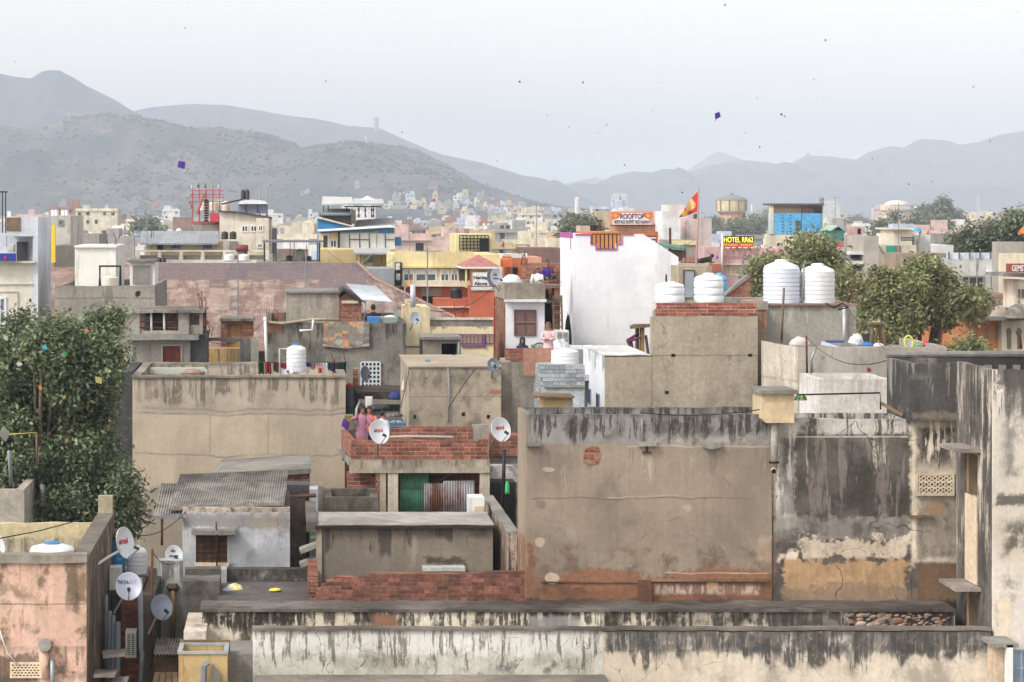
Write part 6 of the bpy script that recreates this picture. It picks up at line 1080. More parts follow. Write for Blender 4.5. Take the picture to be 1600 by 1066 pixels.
solid('pergola_house','low roof terrace under the black pergola',400,409,500,o-.5,6,GW1,'house')
# blue and white house
o=155.; BLU=paint('cobalt_blue',c(50,136,200),.6,.1); bh=thing('blue_trim_house','white panelled house with bright blue sloping trim and yellow foot','house',(X(560,o),o+5,0))
build('wall',MB().pprism([(500,330+17*F/o-.1),(617,330+17*F/o-.1),(617,357),(500,364)],o,8),wall('yellow_foot',(226,204,150),.3),bh); build('roof',MB().pprism([(498,362),(618,355),(618,353.5),(498,360.5)],o-.6,9.2),paint('white_fascia',c(226,228,230),.6,.05),bh)
for a,e in ((532,588),(589,617)): build('panel',MB().pbox(a,365,e,390,o-.06,.06),WHITEP,bh); 
build('blue_band',MB().pprism([(501,364),(586,363),(586,358),(501,362)],o-.09,.09),BLU,bh); build('blue_band',MB().pprism([(589,364),(615,364),(615,356.5),(589,358)],o-.09,.09),BLU,bh)
for a in (545.5,561.5,576.5,601.5): build('strip',MB().pbox(a,365,a+1.,390,o-.12,.05),BLACKM,bh)
build('strip',MB().pbox(546.5,374,576.5,375,o-.12,.05),BLACKM,bh); build('strip',MB().pbox(602.6,374,616,375,o-.12,.05),BLACKM,bh)
win(bh,503,366,514,389,o,WHITEP,paint('room_inside',c(70,66,64),.5,.2),.08); win(bh,515,374,527,388,o,WHITEP,GLASS,.09,2,1); blk(bh,'post',528,362,531,408,o-.4,.2,BLACKM); blk(bh,'stain',501,391,552,404,o-.01,.01,wall('peeling_yellow',(228,206,156),.4))
blk(bh,'blue_annex',617.5,371,627,384,o+.5,3,BLU)
uh=thing('upper_blue_house','upper storey with yellow gable edge and blue lower slope','house',(X(540,170),172,0)); o=170.; build('wall',MB().pprism([(497,330+17*F/o-.1),(552,330+17*F/o-.1),(552,353),(500,340),(497,340)],o,5),BLU,uh); build('edge',MB().pprism([(493,341),(500,339),(552,353),(552,355),(499,342)],o-.2,.4),CREAM,uh); build('tin_apron',MB().plate([P(497,361,o-.3),P(545,357,o-.3),P(541,351,o+1),P(497,355,o+1)],.1),GREYP,uh)
o=175.; cn=thing('canopy_house','dark timber roof house under layered grey canopies','house',(X(550,o),o+4,0)); build('wall',MB().pbox(500,333,550,420,o,5),wall('timber_brown',(120,108,92),.3),cn); build('roof',MB().plate([P(501,334,o-.5),P(548,334,o-.5),P(547,326,o+3),P(502,326,o+3)],.12),GREYP,cn)
build('canopy',MB().plate([P(503,319,o),P(552,318,o),P(550,308,o+5),P(504,307,o+5)],.1),paint('pale_canopy',c(196,196,192),.6,.08),cn); build('canopy',MB().plate([P(552,318,o+.3),P(600,318,o+.3),P(598,311,o+5),P(552,310,o+5)],.1),paint('pale_canopy2',c(186,188,188),.6,.08),cn); build('white_tent',MB().plate([P(563,312,o+3),P(586,312,o+3),P(574,306,o+3.5)],.1),WHITEP,cn)
build('dark_canopy',MB().pbox(539,322,596,324,o-1,4),BLACKM,cn)
for a in (505,512,541,560,570,580,583): build('post',MB().pbox(a,318 if a<530 else 324,a+1.5,340,o-.6+(a%3),.12),BLACKM,cn)
build('apron',MB().plate([P(552,356,o-1),P(622,352,o-1),P(614,340,o+3),P(557,344,o+3)],.1),sheet('apron_tin',[c(160,160,162),c(150,150,152)],1.5,9,.2,.1,None,'y'),cn); blk(cn,'olive_box',549,328,556,350,o-1,1,paint('olive',c(96,96,72),.8,.2))
# yellow awning house
o=145.; r=solid('stained_yellow_house','stained yellow house with grey awnings below the blue trimmed one',500,390,612,o,6,wall('stained_yellow',(224,202,150),.6),'house',); build('awning',MB().plate([P(553,395,o-2),P(613,395,o-2),P(607,388,o),P(552,388,o)],.1),paint('awning_grey',c(170,170,172),.6,.08),r)
for a in (557,563,596): build('post',MB().pbox(a,395,a+1.2,412,o-1.9,.1),BLACKM,r)
build('strut',MB().tube([P(567,413,o-1.9),P(580,399,o-1.9)],.1,6),paint('green_post',c(70,90,76),.6,.1),r); blk(r,'niche',574,402,583,412,o-.05,.05,GREYP); ac_unit('small round fanned air conditioner on the stained yellow house',575,411,583,418,o-.6,.5); solid('grey_low_house','low grey blue house end below the yellow awning',575,420,616,132,5,wall('greyblue',(160,166,172),.4),'house'); blk(r,'doorway',604,396,612,418,o-.04,.04,DARK)
# yellow scalloped house, gazebo and sign
o=135.; yh=solid('scalloped_yellow_house','yellow house with a scalloped parapet, long windows and white balcony','house' if False else 613,403,782,o,9,YW1,'house') if False else solid('scalloped_yellow_house','yellow house with a scalloped parapet, long windows and a white balcony rail',613,398,782,o,9,YW1,'house')
scallop(yh,616,740,392,398,26,o,YW1); build('string_course',MB().pbox(628,416,735,419,o-.25,.25),wall('deeper_yellow',(232,212,150),.1),yh)
for a,e in ((630,647),(649,682),(688,702),(704,716)): win(yh,a,421,e,440,o,WHITEP,paint('blind_glass',c(96,100,104),.3,.2),.06,2,1); blk(yh,'blind',a+1,421.5,e-1,429,o-.05,.03,paint('blind_white',c(206,208,208),.7,.05))
blk(yh,'door',718,421,733,442,o-.05,.05,paint('dark_brown_door',c(84,70,62),.6,.1)); scallop(yh,628,735,438,446,22,o-.8,wall('balcony_white',(230,220,196),.1),.12); blk(yh,'balcony_floor',627,446,737,448,o-.9,.9,CW1); blk(yh,'shaft',617,410,628,446,o-.06,.06,paint('dark_shaft',c(60,56,56),.8,.2))
for yy in (412,428): ac_unit(('upper' if yy<420 else 'lower')+' white air conditioner in the dark shaft of the yellow house',619,yy,625,yy+10,o-.5,.4)
blk(yh,'salmon_storey',628,448,737,480,o-.4,.38,RW1); blk(yh,'tin_patch',658,450,690,463,o-.45,.04,wall('tin_patch',(170,160,150),.5)); blk(yh,'dark_opening',660,463,680,475,o-.46,.05,DARK); tank('water_tank','black tank on the salmon terrace',713.5,449,467,19,o-2.6,TANKB,4)
r=solid('salmon_terrace','salmon orange terrace wall with a pale ledge',680,467,775,o-3,2.4,wall('salmon_bright',(206,112,84),.15),'terrace'); blk(r,'ledge',679,479,775,481,o-3.2,.2,CW1)
r=solid('yellow_stair_room','pale yellow roof room with a slanting black grid on its front',712,366,768,147,6,YW1,'room'); g=bars(r,'grid',718,368,763,398,146.9,8,6,BLACKM,.05,.05); win(r,749,373,764,398,147,BLACKM,GLASS,.1,3,3)
gz=thing('gazebo','small gazebo with a red tin pyramid roof','gazebo',P(752,450,131)); o=131.; e=o+2.2; ap=((X(722,o)+X(783,o))/2,e,Z(399,o)); q=[(X(722,o),o,Z(417,o)),(X(783,o),o,Z(417,o)),(X(783,o),o+4.4,Z(417,o)),(X(722,o),o+4.4,Z(417,o))]
b=MB(); b.add(q+[ap],[(0,1,4),(1,2,4),(2,3,4),(3,0,4),(3,2,1,0)]); build('roof',b,sheet('red_tin',[c(176,112,106),c(170,106,100)],.5,9,.25,.1),gz); build('eave',MB().pbox(721,417.2,784,420,o-.1,4.5),WHITEP,gz)
for a in (727,777): build('post',MB().pbox(a,420,a+3,450,o+.1,.2),YW1,gz)
s2=thing('heritage_sign','white sign board with dark lettering under the red gazebo roof','sign',P(753,447,o)); blk(s2,'board',738,426,768,447,o-.3,.1,WHITEP); text(s2,'Heritage',740,431,767,438,o-.3,BLACKM,bold=.02); text(s2,'Above !',741,440,765,446,o-.3,BLACKM,bold=.02); blk(s2,'frame',736,425,738,447,o-.32,.12,OW1)
r=solid('rail_block','salmon block with a white pierced rail under the sign',735,447,772,o-.2,2,wall('salmon_bright',(1,1,1)),'block'); bars(r,'pierced_rail',737,449,770,453,o-.25,16,2,WHITEP,.04,.04)
r=solid('orange_house','orange house with a peach wing and pink rail behind the boys',798,403,828,150,6,OW1,'house'); blk(r,'rail',800,396,824,403,150,.2,WHITEP); blk(r,'window',801,418,809,429,149.95,.05,DARK); solid('peach_house','peach wing beside the orange house',828,402,846,149,5,wall('peach',(226,170,144),.1),'house'); solid('dark_brick_house','dark brown brick house left of the white house',820,388,880,160,6,BRN,'house')
solo('saffron_canopy',MB().pbox(783,405,800,417,140,3),paint('saffron',c(226,120,70),.7,.1),'saffron canopy strip beside the gazebo','canopy')
# rooftop sign, flag
o=130.; r=solid('orange_roof_storey','orange roof storey behind the white house top',918,362,1028,o,5,wall('orange_storey',(196,120,72),.3),'house'); blk(r,'cresting_wall',953,352,1024,362,o+.2,.3,wall('buff_crest',(206,176,146),.3)); scallop(r,953,1024,349,353,20,o+.2,wall('buff_crest',(1,1,1))); blk(r,'stub',907,353,922,362,o+.4,2,wall('pinkish_stub',(206,184,170),.2)); blk(r,'stub_shade',920,352,934,361,o+.5,2,BLACKM); build('post',MB().pbox(935,345,937,362,o+.3,.1).pbox(938.5,345,940,362,o+.3,.1).pbox(934,344,942,345.2,o+.3,.1),RUSTM,r)
s3=thing('rooftop_sign','large orange bordered white sign board with purple capitals on the orange storey','sign',P(988,360,o)); ORB=paint('sign_orange',c(226,120,70),.5,.06); blk(s3,'board',953,330,1022,352,o-.2,.15,ORB)
build('panel',MB().pprism([(957,351),(1018,351),(1018,344),(1008,341),(1005,333),(970,333),(967,341),(957,344)],o-.22,.02),paint('sign_white',c(236,232,228),.5,.02),s3); b=MB()
for i in range(24): a=954.5+i*2.9; b.pbox(a,330.6,a+1.2,332,o-.22,.02)
for i in range(7): yy=334+i*2.6; b.pbox(954,yy,955.5,yy+1.2,o-.22,.02).pbox(1019.5,yy,1021,yy+1.2,o-.22,.02)
build('border_dots',b,paint('sign_white',c(1,1,1)),s3); 
for a in (962,1013): build('medallion',MB().pprism([(a+3.6*math.cos(-2*math.pi*i/10)*(1 if i%2 else .7),337.5+3.6*math.sin(-2*math.pi*i/10)*(1 if i%2 else .7)) for i in range(10)],o-.23,.02),paint('gold_medal',c(226,176,80),.5,.05),s3)
MAUV=paint('sign_purple',c(96,44,84),.5,.0); text(s3,'ROOFTOP',969,334,1007,342,o-.22,MAUV,bold=.02); text(s3,'HERITAGE BUFFET RESTAURANT',959,344,1017,349.5,o-.22,MAUV,bold=.01)
s4=thing('notice_board','small dark red notice board right of the white house top','sign',P(1015,382,o-2)); blk(s4,'board',1005,368,1026,381,o-2,.1,paint('dark_red_board',c(140,60,70),.5,.05)); build('rule',MB().pbox(1006,371,1025,373,o-2.02,.02).pbox(1007,376,1024,378,o-2.02,.02),WHITEP,s4)
fl=thing('red_flag','large red pennant flag with a golden emblem on a tall pole','flag',P(1089,420,112)); o=112.
build('pole',MB().tube([P(1088,412,o),P(1092,294,o)],[.05,.035],8),paint('pole_red_white',c(190,150,140),.5,.2),fl)
def flagcloth(r,name,pts,d,m,wave=.25,n=10,ph=0):
    (ax,ay),(bx,by),(tx,ty)=pts; b=MB()   # a,b on the pole, t the tip
    for s_ in (0,1):
        for i in range(n+1):
            k=i/n
            for j in range(7):
                q=j/6; px=(ax+(bx-ax)*q)*(1-k)+tx*k; py=(ay+(by-ay)*q)*(1-k)+ty*k
                sag=math.sin(k*math.pi)*(-2 if q<.5 else 3)*abs(q-.5)*.6
                p=P(px,py+sag,d); p.y+=wave*math.sin(k*5+ph+q)*min(1,k*3)+.012*s_; b.v.append(tuple(p))
    M_=7*(n+1)
    for i in range(n):
        for j in range(6):
            q=i*7+j; b.f+=[(q,q+1,q+8,q+7),(M_+q,M_+q+7,M_+q+8,M_+q+1)]
    return build(name,b,m,r,smooth=True)
t=T('red_flag_cloth'); x,y,z=t.xyz; cx,cz=X(1078,o),Z(320,o); dd=t.math('SQRT',((x-cx)/.26)*((x-cx)/.26)+((z-cz)/.3)*((z-cz)/.3)); nn=t.noise(7,4,.7); col=t.mix(t.ss(dd+(nn-.5)*1.1,1.,.8),c(190,44,38),c(222,184,120)); e2=t.math('SQRT',((x-X(1068,o))/.22)*((x-X(1068,o))/.22)+((z-Z(333,o))/.14)*((z-Z(333,o))/.14)); col=t.mix(t.ss(e2+(nn-.5)*1.,1.,.85),col,c(226,150,60)); RF=t.out(col,.7)
flagcloth(fl,'cloth',((1093,296),(1090.5,331),(1059,340)),o,RF,.3)
for nm,pole,pts,d,lab,cc in (('red_pennant',[(477,455),(478.5,395)],((479,396),(476,408),(473,426)),105,'red pennant hanging over the rusty shed roof',(206,52,60)),('saffron_pennant',[(632.5,468),(633,443)],((644,430),(641,445),(634,450)),89,'saffron pennant on the cream turret',(236,150,50)),('small_red_pennant',[(788,395),(786.5,376)],((787,376),(788,384),(783,386)),140,'small red pennant beside the gazebo',(206,60,50)),('pink_red_pennant',[(1452,376),(1451,359)],((1451.5,359),(1451,367),(1446,370)),205,'pink red pennant on the cream roof by the blue dome',(226,60,80)),('saffron_pennant',[(1601,372),(1601,350)],((1601,351),(1601,364),(1590,367)),110,'saffron pennant cut by the right picture edge',(236,130,60)),('small_saffron_flag',[(1072,352),(1072,345)],((1072,345),(1072,349),(1068,353)),230,'small saffron flag on the pale block behind the red flag',(226,140,60))):
    f_=thing(nm,lab,'flag',P(pole[0][0],pole[0][1],d)); build('pole',MB().tube([P(a,b_,d) for a,b_ in pole],.03,6),GREYP,f_); flagcloth(f_,'cloth',pts,d-.02,paint('flag_'+lab[:14].replace(' ','_')+str(int(d)),c(*cc),.7,.1),.12,8,ph=pole[0][0])
# pink house, HOTEL sign, terrace next to the white house
o=185.; ph2=solid('pink_parapet_house','long pale pink house with a painted arcade parapet','' if False else 1128,388,1330,o,9,wall('pale_pink',(226,190,190),.1),'house'); PNK=wall('rose_band',(216,160,162),.1); blk(ph2,'band',1128,400,1330,412,o-.05,.05,PNK)
scallop(ph2,1128,1330,386,401,22,o-.12,wall('rose_petal',(230,184,184),.05)); build('cornice',MB().pbox(1127,412,1331,414,o-.4,.4),CW1,ph2)
b=MB()
for i in range(56): a=1129+i*3.6; b.pprism([(a,411),(a+1.8,411),(a+.9,403)],o-.08,.03)
build('painted_petals',b,wall('petal_pale',(236,206,204),.0),ph2); win(ph2,1140,415,1155,430,o,CREAM,paint('buff_blind',c(206,190,166),.7,.1),.1); solid('pink_wing','flat pink wing left of the arcade parapet',1100,386,1128,o-1,6,wall('dusty_pink',(214,176,176),.2),'house')
s5=thing('hotel_sign','lit hotel name sign, yellow letters over a red strip, on the pink roof','sign',P(1152,387,o-.5)); blk(s5,'board',1129,369,1178,379.6,o-.6,.15,paint('sign_black',c(40,50,40),.5,.05)); blk(s5,'strip',1126,379.8,1177,386,o-.6,.15,paint('sign_red2',c(200,50,50),.5,.05))
def glow(name,col,e): 
    t=T(name); return t.out(col,.5,None,0,.3,col,e)
text(s5,'HOTEL RR62',1131,370.5,1177,378.8,o-.62,glow('lit_yellow',c(240,226,60),.7),bold=.02); text(s5,'RESTAURANT - BANQUET',1128,381,1176,385.2,o-.62,glow('lit_amber',c(240,190,70),.4),bold=.01); b=MB()
for a in (1132,1152,1172): b.pbox(a,386,a+.8,392,o-.5,.1)
build('post',b,BLACKM,s5); solopipe('lamp_pole',[(1128.5,432,150),(1128.5,366,150)],.06,WHITEP,'tall white pole left of the hotel name sign','pole')
r=solid('clutter_terrace','terrace house with a pink lattice rail and clutter right of the white house',1060,412,1128,112,5,wall('terrace_pink',(210,180,166),.2),'house'); bars(r,'lattice',1112,413,1126,424,111.95,9,7,RW1,.03,.03); heap('tarp_heap','brown and blue tarp heap on the clutter terrace','tarp',1082,411,36,9,113,[c(150,110,90),c(120,90,80),c(90,70,70)],seed=51)
bd=thing('black_dog','black dog lying with its head up on the clutter terrace wall','dog',P(1103,412,112.3)); d=112.3
def skin_body(name,pts,edges,m,parent,root_i=0,sub=1):
    me=bpy.data.meshes.new(name); off=Vector(root_of(parent).location); me.from_pydata([tuple(Vector(p[:3])-off) for p in pts],edges,[]); me.update()
    o=bpy.data.objects.new(name,me); COL.objects.link(o); me.materials.append(m); o.parent=parent
    k=o.modifiers.new('skin','SKIN'); k.use_smooth_shade=True; s_=o.modifiers.new('sub','SUBSURF'); s_.levels=s_.render_levels=sub
    for i,p in enumerate(pts):
        sv=me.skin_vertices[0].data[i]; rr_=p[3]; sv.radius=(rr_,rr_); sv.use_root=(i==root_i)
    return o
e=P(1103,411.5,d); f_=lambda x,y,z,r:(e.x+x,e.y+y,e.z+z,r)
skin_body('body',[f_(-.3,0,.1,.09),f_(-.1,0,.13,.12),f_(.12,0,.17,.12),f_(.22,0,.25,.07),f_(.27,-.02,.34,.065),f_(.37,-.04,.32,.035),f_(.2,-.08,.04,.03),f_(.36,-.08,.02,.025),f_(-.25,-.1,.04,.04),f_(-.1,-.12,.02,.025),f_(-.5,0,.04,.02),f_(.25,-.06,.41,.015),f_(.25,.04,.41,.015),f_(.2,.08,.04,.03),f_(.35,.09,.02,.025)],[(1,0),(1,2),(2,3),(3,4),(4,5),(2,6),(6,7),(0,8),(8,9),(0,10),(4,11),(4,12),(2,13),(13,14)],BLACKM,bd,1)
solopipe('rust_post',[(1047,398,120),(1047,356,120)],.06,RUSTM,'rusty post rising behind the slope of the white house','post'); r=solid('green_shed_roof','little shed with a green tin roof behind the white house slope',1028,392,1072,118,4,wall('shed_brown',(130,110,100),.3),'shed'); build('roof',MB().plate([P(1022,381,117),P(1073,389,117),P(1073,384,121),P(1026,379,121)],.1),paint('sea_green_tin',c(90,130,116),.6,.15),r)
solid('blue_window_block','pale block with a row of blue windows left of the flag pole',1034,330,1062,235,7,WW1,'building'); r=solid('white_tower_block','pinkish white block with two storeys behind the red flag',1047,320,1072,250,6,wall('pinkish_white',(226,214,210),.2),'building'); r=solid('yellow_top_house','grey house with a yellow top band behind the flag pole',1050,376,1090,170,6,GW1,'house'); blk(r,'band',1050,376,1090,383,169.9,.1,YW1); tank('water_tank','black tank on the pink block behind the flag',1088,334,342,8,232,TANKB,2); solid('pink_block','long pinkish block right of the red flag',1072,341,1112,240,8,wall('pinkish_white2',(220,200,196),.2),'building')
# blue clad block
o=250.; bc=thing('blue_clad_block','tall block clad in bright blue panels with brown cloth above','building',(X(1245,o),o+5,0)); build('wall',MB().pbox(1203,366,1285,330+17*F/o-.1,o,3),wall('clad_cream',(226,220,196),.2),bc); build('cladding',MB().pbox(1209,333.5,1252,365.9,o-.05,3).pbox(1253,333.5,1284,365.9,o-.08,3),sheet('blue_panels',[c(86,170,220),c(74,160,214),c(96,176,218)],1.6,2.,0,.25,c(150,150,140),'z',.6,.35),bc)
build('cloth',MB().pbox(1209,321,1252,333.4,o-.03,3),wall('brown_cloth',(136,120,100),.3),bc); build('cloth',MB().pbox(1253,321,1285,333.4,o-.03,3),wall('plum_cloth',(110,84,90),.2),bc); build('roof',MB().pbox(1202,318,1288,320.8,o-.3,3.5),paint('dark_slab2',c(90,88,94),.7,.1),bc); build('column',MB().pbox(1202.5,321,1208.8,366,o-.1,.5),CW1,bc); build('column',MB().pbox(1285.2,321,1287,366,o-.1,.5),CW1,bc)
blk(bc,'opening',1243,345,1251,365,o-.12,.1,paint('murky',c(70,90,90),.7,.2)); blk(bc,'window',1272,325,1284,333,o-.12,.1,DARK); b=MB()
for j in range(6): b.pbox(1221,336+j*5,1225,337+j*5,o-.1,.06).pbox(1233,336+j*5,1237,337+j*5,o-.1,.06)
build('slots',b,paint('slot_blue',c(40,100,150),.6,.1),bc); 
for a in (1212,1232): win(bc,a,378,a+8,388,o,CREAM,DARK,.12)
blk(bc,'lift_cage',1283,309,1287.5,318,o+1,1,GREYP)
# right: concrete frame, cream house, green curtain, dome
r=solid('salmon_roof_house','salmon red house behind the round green tree',1283,378,1322,220,6,wall('salmon_red',(206,116,104),.1),'house'); solid('long_pale_terrace','long pale pinkish terrace behind the blue clad block',1285,366,1352,232,7,wall('pinkish_terr',(222,204,200),.2),'house'); r=solid('green_gable_shed','little green gabled shed on the long pale terrace',1300,360,1319,226,4,paint('green_shed',c(70,130,116),.6,.15),'shed'); build('roof',MB().pprism([(1297,361),(1309,352),(1311,352),(1322,361),(1319,361),(1310,354),(1300,361)],225.8,4.4),paint('pale_green_roof',c(150,180,160),.6,.1),r); r=solid('pale_stair_room','pale stair room with an open door on the terrace',1335,354,1348,226,3,PW1,'room'); blk(r,'door',1340,357,1345,366,225.95,.05,DARK)
o=165.; r=solid('raw_concrete_slab_house','raw concrete tower slab beside shaded grey balconies',1350,369,1373,o,6,wall('raw_slab',(186,178,168),.4),'house'); r=solid('grey_balcony_house','shaded grey balcony house left of the raw concrete slab',1328,396,1350,o+1,6,wall('shade_grey',(150,150,154),.4),'house')
for yy in (393,408): blk(r,'balcony',1327,yy,1350,yy+5,o+.2,.8,WW1); blk(r,'opening',1330,yy+6,1349,yy+11,o+.95,.05,DARK)
r=solid('cream_stepped_house','cream stepped house with a green curtain and steep stair','' if False else 1372,383,1432,o+6,7,wall('cream_step',(222,208,188),.2),'house'); blk(r,'upper_room',1397,358,1425,383,o+7,4,CW1); blk(r,'roof_slab',1394,356.5,1428,359,o+6.6,5,CW1); blk(r,'green_curtain',1385,384,1398,408,o+5.9,.08,paint('emerald_cloth',c(40,160,126),.7,.1)); blk(r,'shade',1398,384,1408,408,o+5.95,.04,paint('taupe_shade',c(130,120,112),.8,.1)); b=MB()
for k in range(8): b.pbox(1373+k*1.4,383+k*2.4,1374.6+k*1.4,384.6+k*2.4,o+5.8,.2)
build('stair',b,GREYP,r); bars(r,'railing',1408,371,1428,376,o+5.9,9,1,BLACKM,.04,.04); win(r,1416,391,1424,396,o+6,CREAM,DARK,.08)
r=solid('streaked_white_block','white block with grey streaks right of the blue dome',1428,367,1454,o+9,5,wall('streaked_white',(226,224,220),.7),'building'); dm=thing('blue_dome','small bright blue dome kiosk on the cream roof','dome',P(1433,366,o+8.5)); R=sz(7,o+8.5); p=P(1433,362,o+8.5); auto_smooth(build('dome',MB().lathe(p.x,p.y,[(R*1.1,p.z),(R,p.z+.03),(R*.92,p.z+R*.4),(R*.6,p.z+R*.75),(R*.15,p.z+R*.9),(.02,p.z+R*1.15)],20),paint('azure',c(60,160,206),.4,.05),dm)); 
for k in range(4): a=p.x+R*.8*(1 if k%2 else -1); build('column',MB().tube([(a,p.y+R*.6*(1 if k>1 else -1),p.z-.5),(a,p.y+R*.6*(1 if k>1 else -1),p.z)],.06,6),CW1,dm)
solid('white_flat_roof','white flat roofed house behind the big right tree',1452,383,1490,190,7,WW1,'house'); solid('brown_low_wall','low brown roof wall behind the big right tree',1400,396,1480,152,3,wall('brown_low',(160,140,126),.4),'wall'); r=solid('stained_white_house','stained white house with a blue posted rail and a lean-to stair',1480,404,1566,o-15,8,wall('stained_white2',(206,204,200),.8),'house'); blk(r,'rail_wall',1480,395,1566,404,o-14.9,.2,WW1)
for i in range(6): blk(r,'rail_post',1482+i*16.3,394,1484+i*16.3,404.5,o-15.1,.1,paint('rail_blue',c(70,110,170),.5,.1))
for a,e in ((1502,1538),(1548,1570)): win(r,a,431,e,452,o-15,GREYP,GLASS,.1,3,1)
build('stair_roof',MB().plate([P(1540,427,o-17),P(1562,432,o-17),P(1556,412,o-14),P(1543,410,o-14)],.1),sheet('stair_tin',[c(206,208,210),c(190,192,196)],.6,9,.12,.1,None,'y'),r); solid('grey_roof_box','plain grey roof box at the right edge',1558,378,1605,140,1.,wall('grey_box2',(176,170,160),.3),'building')
o=118.; r=solid('orange_old_house','old orange house behind the big right tree',1440,497,1565,o+4,6,wall('old_orange',(214,140,96),.4),'house'); 
for a in (1520,1540,1555): blk(r,'window',a,508,a+5,530,o+3.95,.05,paint('grey_shutter',c(140,124,120),.7,.1))
build('eave',MB().pbox(1512,496,1605,501,o+2.6,1.5),plaster('stone_eave',c(150,146,142),c(110,106,104)),r)
r=solid('mauve_parapet','mauve brown parapet behind the stone domes',1548,461,1592,o+9,4,wall('mauve_parapet',(146,120,112),.5),'wall'); cd=solid('arched_house','cream old house with arched openings at the right edge',1565,502,1610,o+3.4,6,wall('arched_cream',(228,216,194),.3),'house')
for a in (1574,1590): blk(cd,'arch_window',a,520,a+6,545,o+3.35,.05,paint('taupe_dark',c(110,100,92),.7,.2)); build('arch_head',MB().pprism([(a-1,520),(a+7,520),(a+6,515),(a+3,512),(a,515)],o+3.34,.06),paint('taupe_dark',c(1,1,1)),cd)
STD=plaster('stone_dome',c(176,166,152),c(136,128,118),(('streak',ALL(11,16),c(84,80,76),.4,.6,3.),))
for a,w,h,dd in ((1567,19,22,o+5.5),(1592,20,24,o+2.6)):
    q=thing('stone_dome',('left' if a<1580 else 'right')+' weathered stone dome above the orange old house','dome',P(a,498,dd)); R=sz(w,dd); p=P(a,498,dd); H=sz(h,dd); auto_smooth(build('dome',MB().lathe(p.x,p.y,[(R,p.z),(R*1.08,p.z+.05),(R*1.05,p.z+.14),(R*.96,p.z+.16),(R*.97,p.z+H*.3),(R*.86,p.z+H*.6),(R*.6,p.z+H*.82),(R*.25,p.z+H*.95),(.03,p.z+H)],24),STD,q),40); build('finial',MB().lathe(p.x,p.y,[(.05,p.z+H),(.09,p.z+H+.08),(.02,p.z+H+.25)],8),STD,q)
r=thing('pavilion_tower','cream pavilion tower with small arches under a dark eave at the right edge','tower',P(1590,480,o+3)); blk(r,'wall',1586,438,1612,482,o+3,2,wall('tower_cream',(232,220,202),.3)); build('eave',MB().pprism([(1566,432),(1610,434),(1610,427),(1568,427)],o+2.4,3),plaster('stone_eave',c(1,1,1)),r); 
for a in (1591,1597): blk(r,'arch',a,452,a+3.5,466,o+2.95,.05,paint('taupe_dark',c(1,1,1)))
s6=thing('gemstone_sign','dark red shop sign with white capitals over the dark eave','sign',P(1590,427,o+2)); blk(s6,'board',1573,412,1625,426,o+2,.12,paint('brick_red_sign',c(150,76,66),.5,.05)); text(s6,'GEMSTONE',1581,414.5,1618,424,o+2,paint('sign_white2',c(236,230,226),.5,.02),bold=.02)
solid('cream_arch_parapet','cream arched parapet behind the gemstone sign',1565,396,1605,o+14,.6,wall('arch_par',(230,218,190),.2),'wall'); solopipe('dead_branch',[(1596,545,60),(1594,530,60),(1588,519,60)],.03,RUSTM,'bare dark branch tip over the tower rail at the right edge','branch')
# ------------------------------------------------------------------ far landmarks
o=900.; wt=thing('water_tower','round cream water tower on columns with a shallow cone roof','water tower',P(1146,352,o)); cx,cy=X(1146,o),o+4; q=lambda w:sz(w,o); CT=wall('tower_cream2',(226,206,160),.4)
auto_smooth(build('tank_bowl',MB().lathe(cx,cy,[(q(23),Z(330,o)),(q(23.4),Z(329,o)),(q(23.4),Z(313,o)),(q(24.5),Z(312.5,o))],20),CT,wt),30)
for k in range(10):
    a=2*math.pi*k/10; b=MB().tube([(cx+q(23.6)*math.cos(a),cy+q(23.6)*math.sin(a),Z(330,o)),(cx+q(23.6)*math.cos(a),cy+q(23.6)*math.sin(a),Z(313,o))],.25,6); build('bowl_rib',b,paint('rib_grey',c(120,116,106),.8,.1),wt)
auto_smooth(build('roof',MB().lathe(cx,cy,[(q(25),Z(312.4,o)),(q(22),Z(310,o)),(q(8),Z(305,o)),(q(3),Z(304.6,o)),(q(3),Z(302,o)),(q(2.4),Z(301.8,o))],20),paint('tower_roof',c(130,132,134),.8,.1),wt),30); auto_smooth(build('cone_base',MB().lathe(cx,cy,[(q(17),Z(341,o)),(q(17),Z(336,o)),(q(24),Z(330.4,o))],20),wall('tower_orange',(216,170,140),.2),wt),30)
for k in range(8): a=2*math.pi*k/8; build('column',MB().tube([(cx+q(15)*math.cos(a),cy+q(15)*math.sin(a),0),(cx+q(15)*math.cos(a),cy+q(15)*math.sin(a),Z(341,o))],.5,6),CT,wt)
solopipe('lamp_mast',[(1175,365,850),(1175,320,850)],.4,paint('mast_white',c(190,190,196),.6,.1),'pale mast right of the water tower','mast')
o=850.; rs=thing('domed_reservoir','wide pale drum shaped reservoir with a flat dome','reservoir',P(1410,345,o)); cx,cy=X(1410,o),o+8; auto_smooth(build('drum',MB().lathe(cx,cy,[(q(1)*0+sz(24,o),0),(sz(24,o),Z(330,o)),(sz(27,o),Z(329,o)),(sz(27,o),Z(320,o)),(sz(25,o),Z(319.6,o))],16),wall('drum_peach',(226,206,186),.1),rs),25); auto_smooth(build('dome',MB().lathe(cx,cy,[(sz(19,o),Z(319.5,o)),(sz(17,o),Z(316.5,o)),(sz(9,o),Z(313.6,o)),(.5,Z(312.8,o))],20),wall('dome_cream',(232,222,206),.1),rs),30); blk(rs,'window',1411,322,1422,327,o-.0,1.,paint('pale_glass',c(170,190,216),.4,.05))
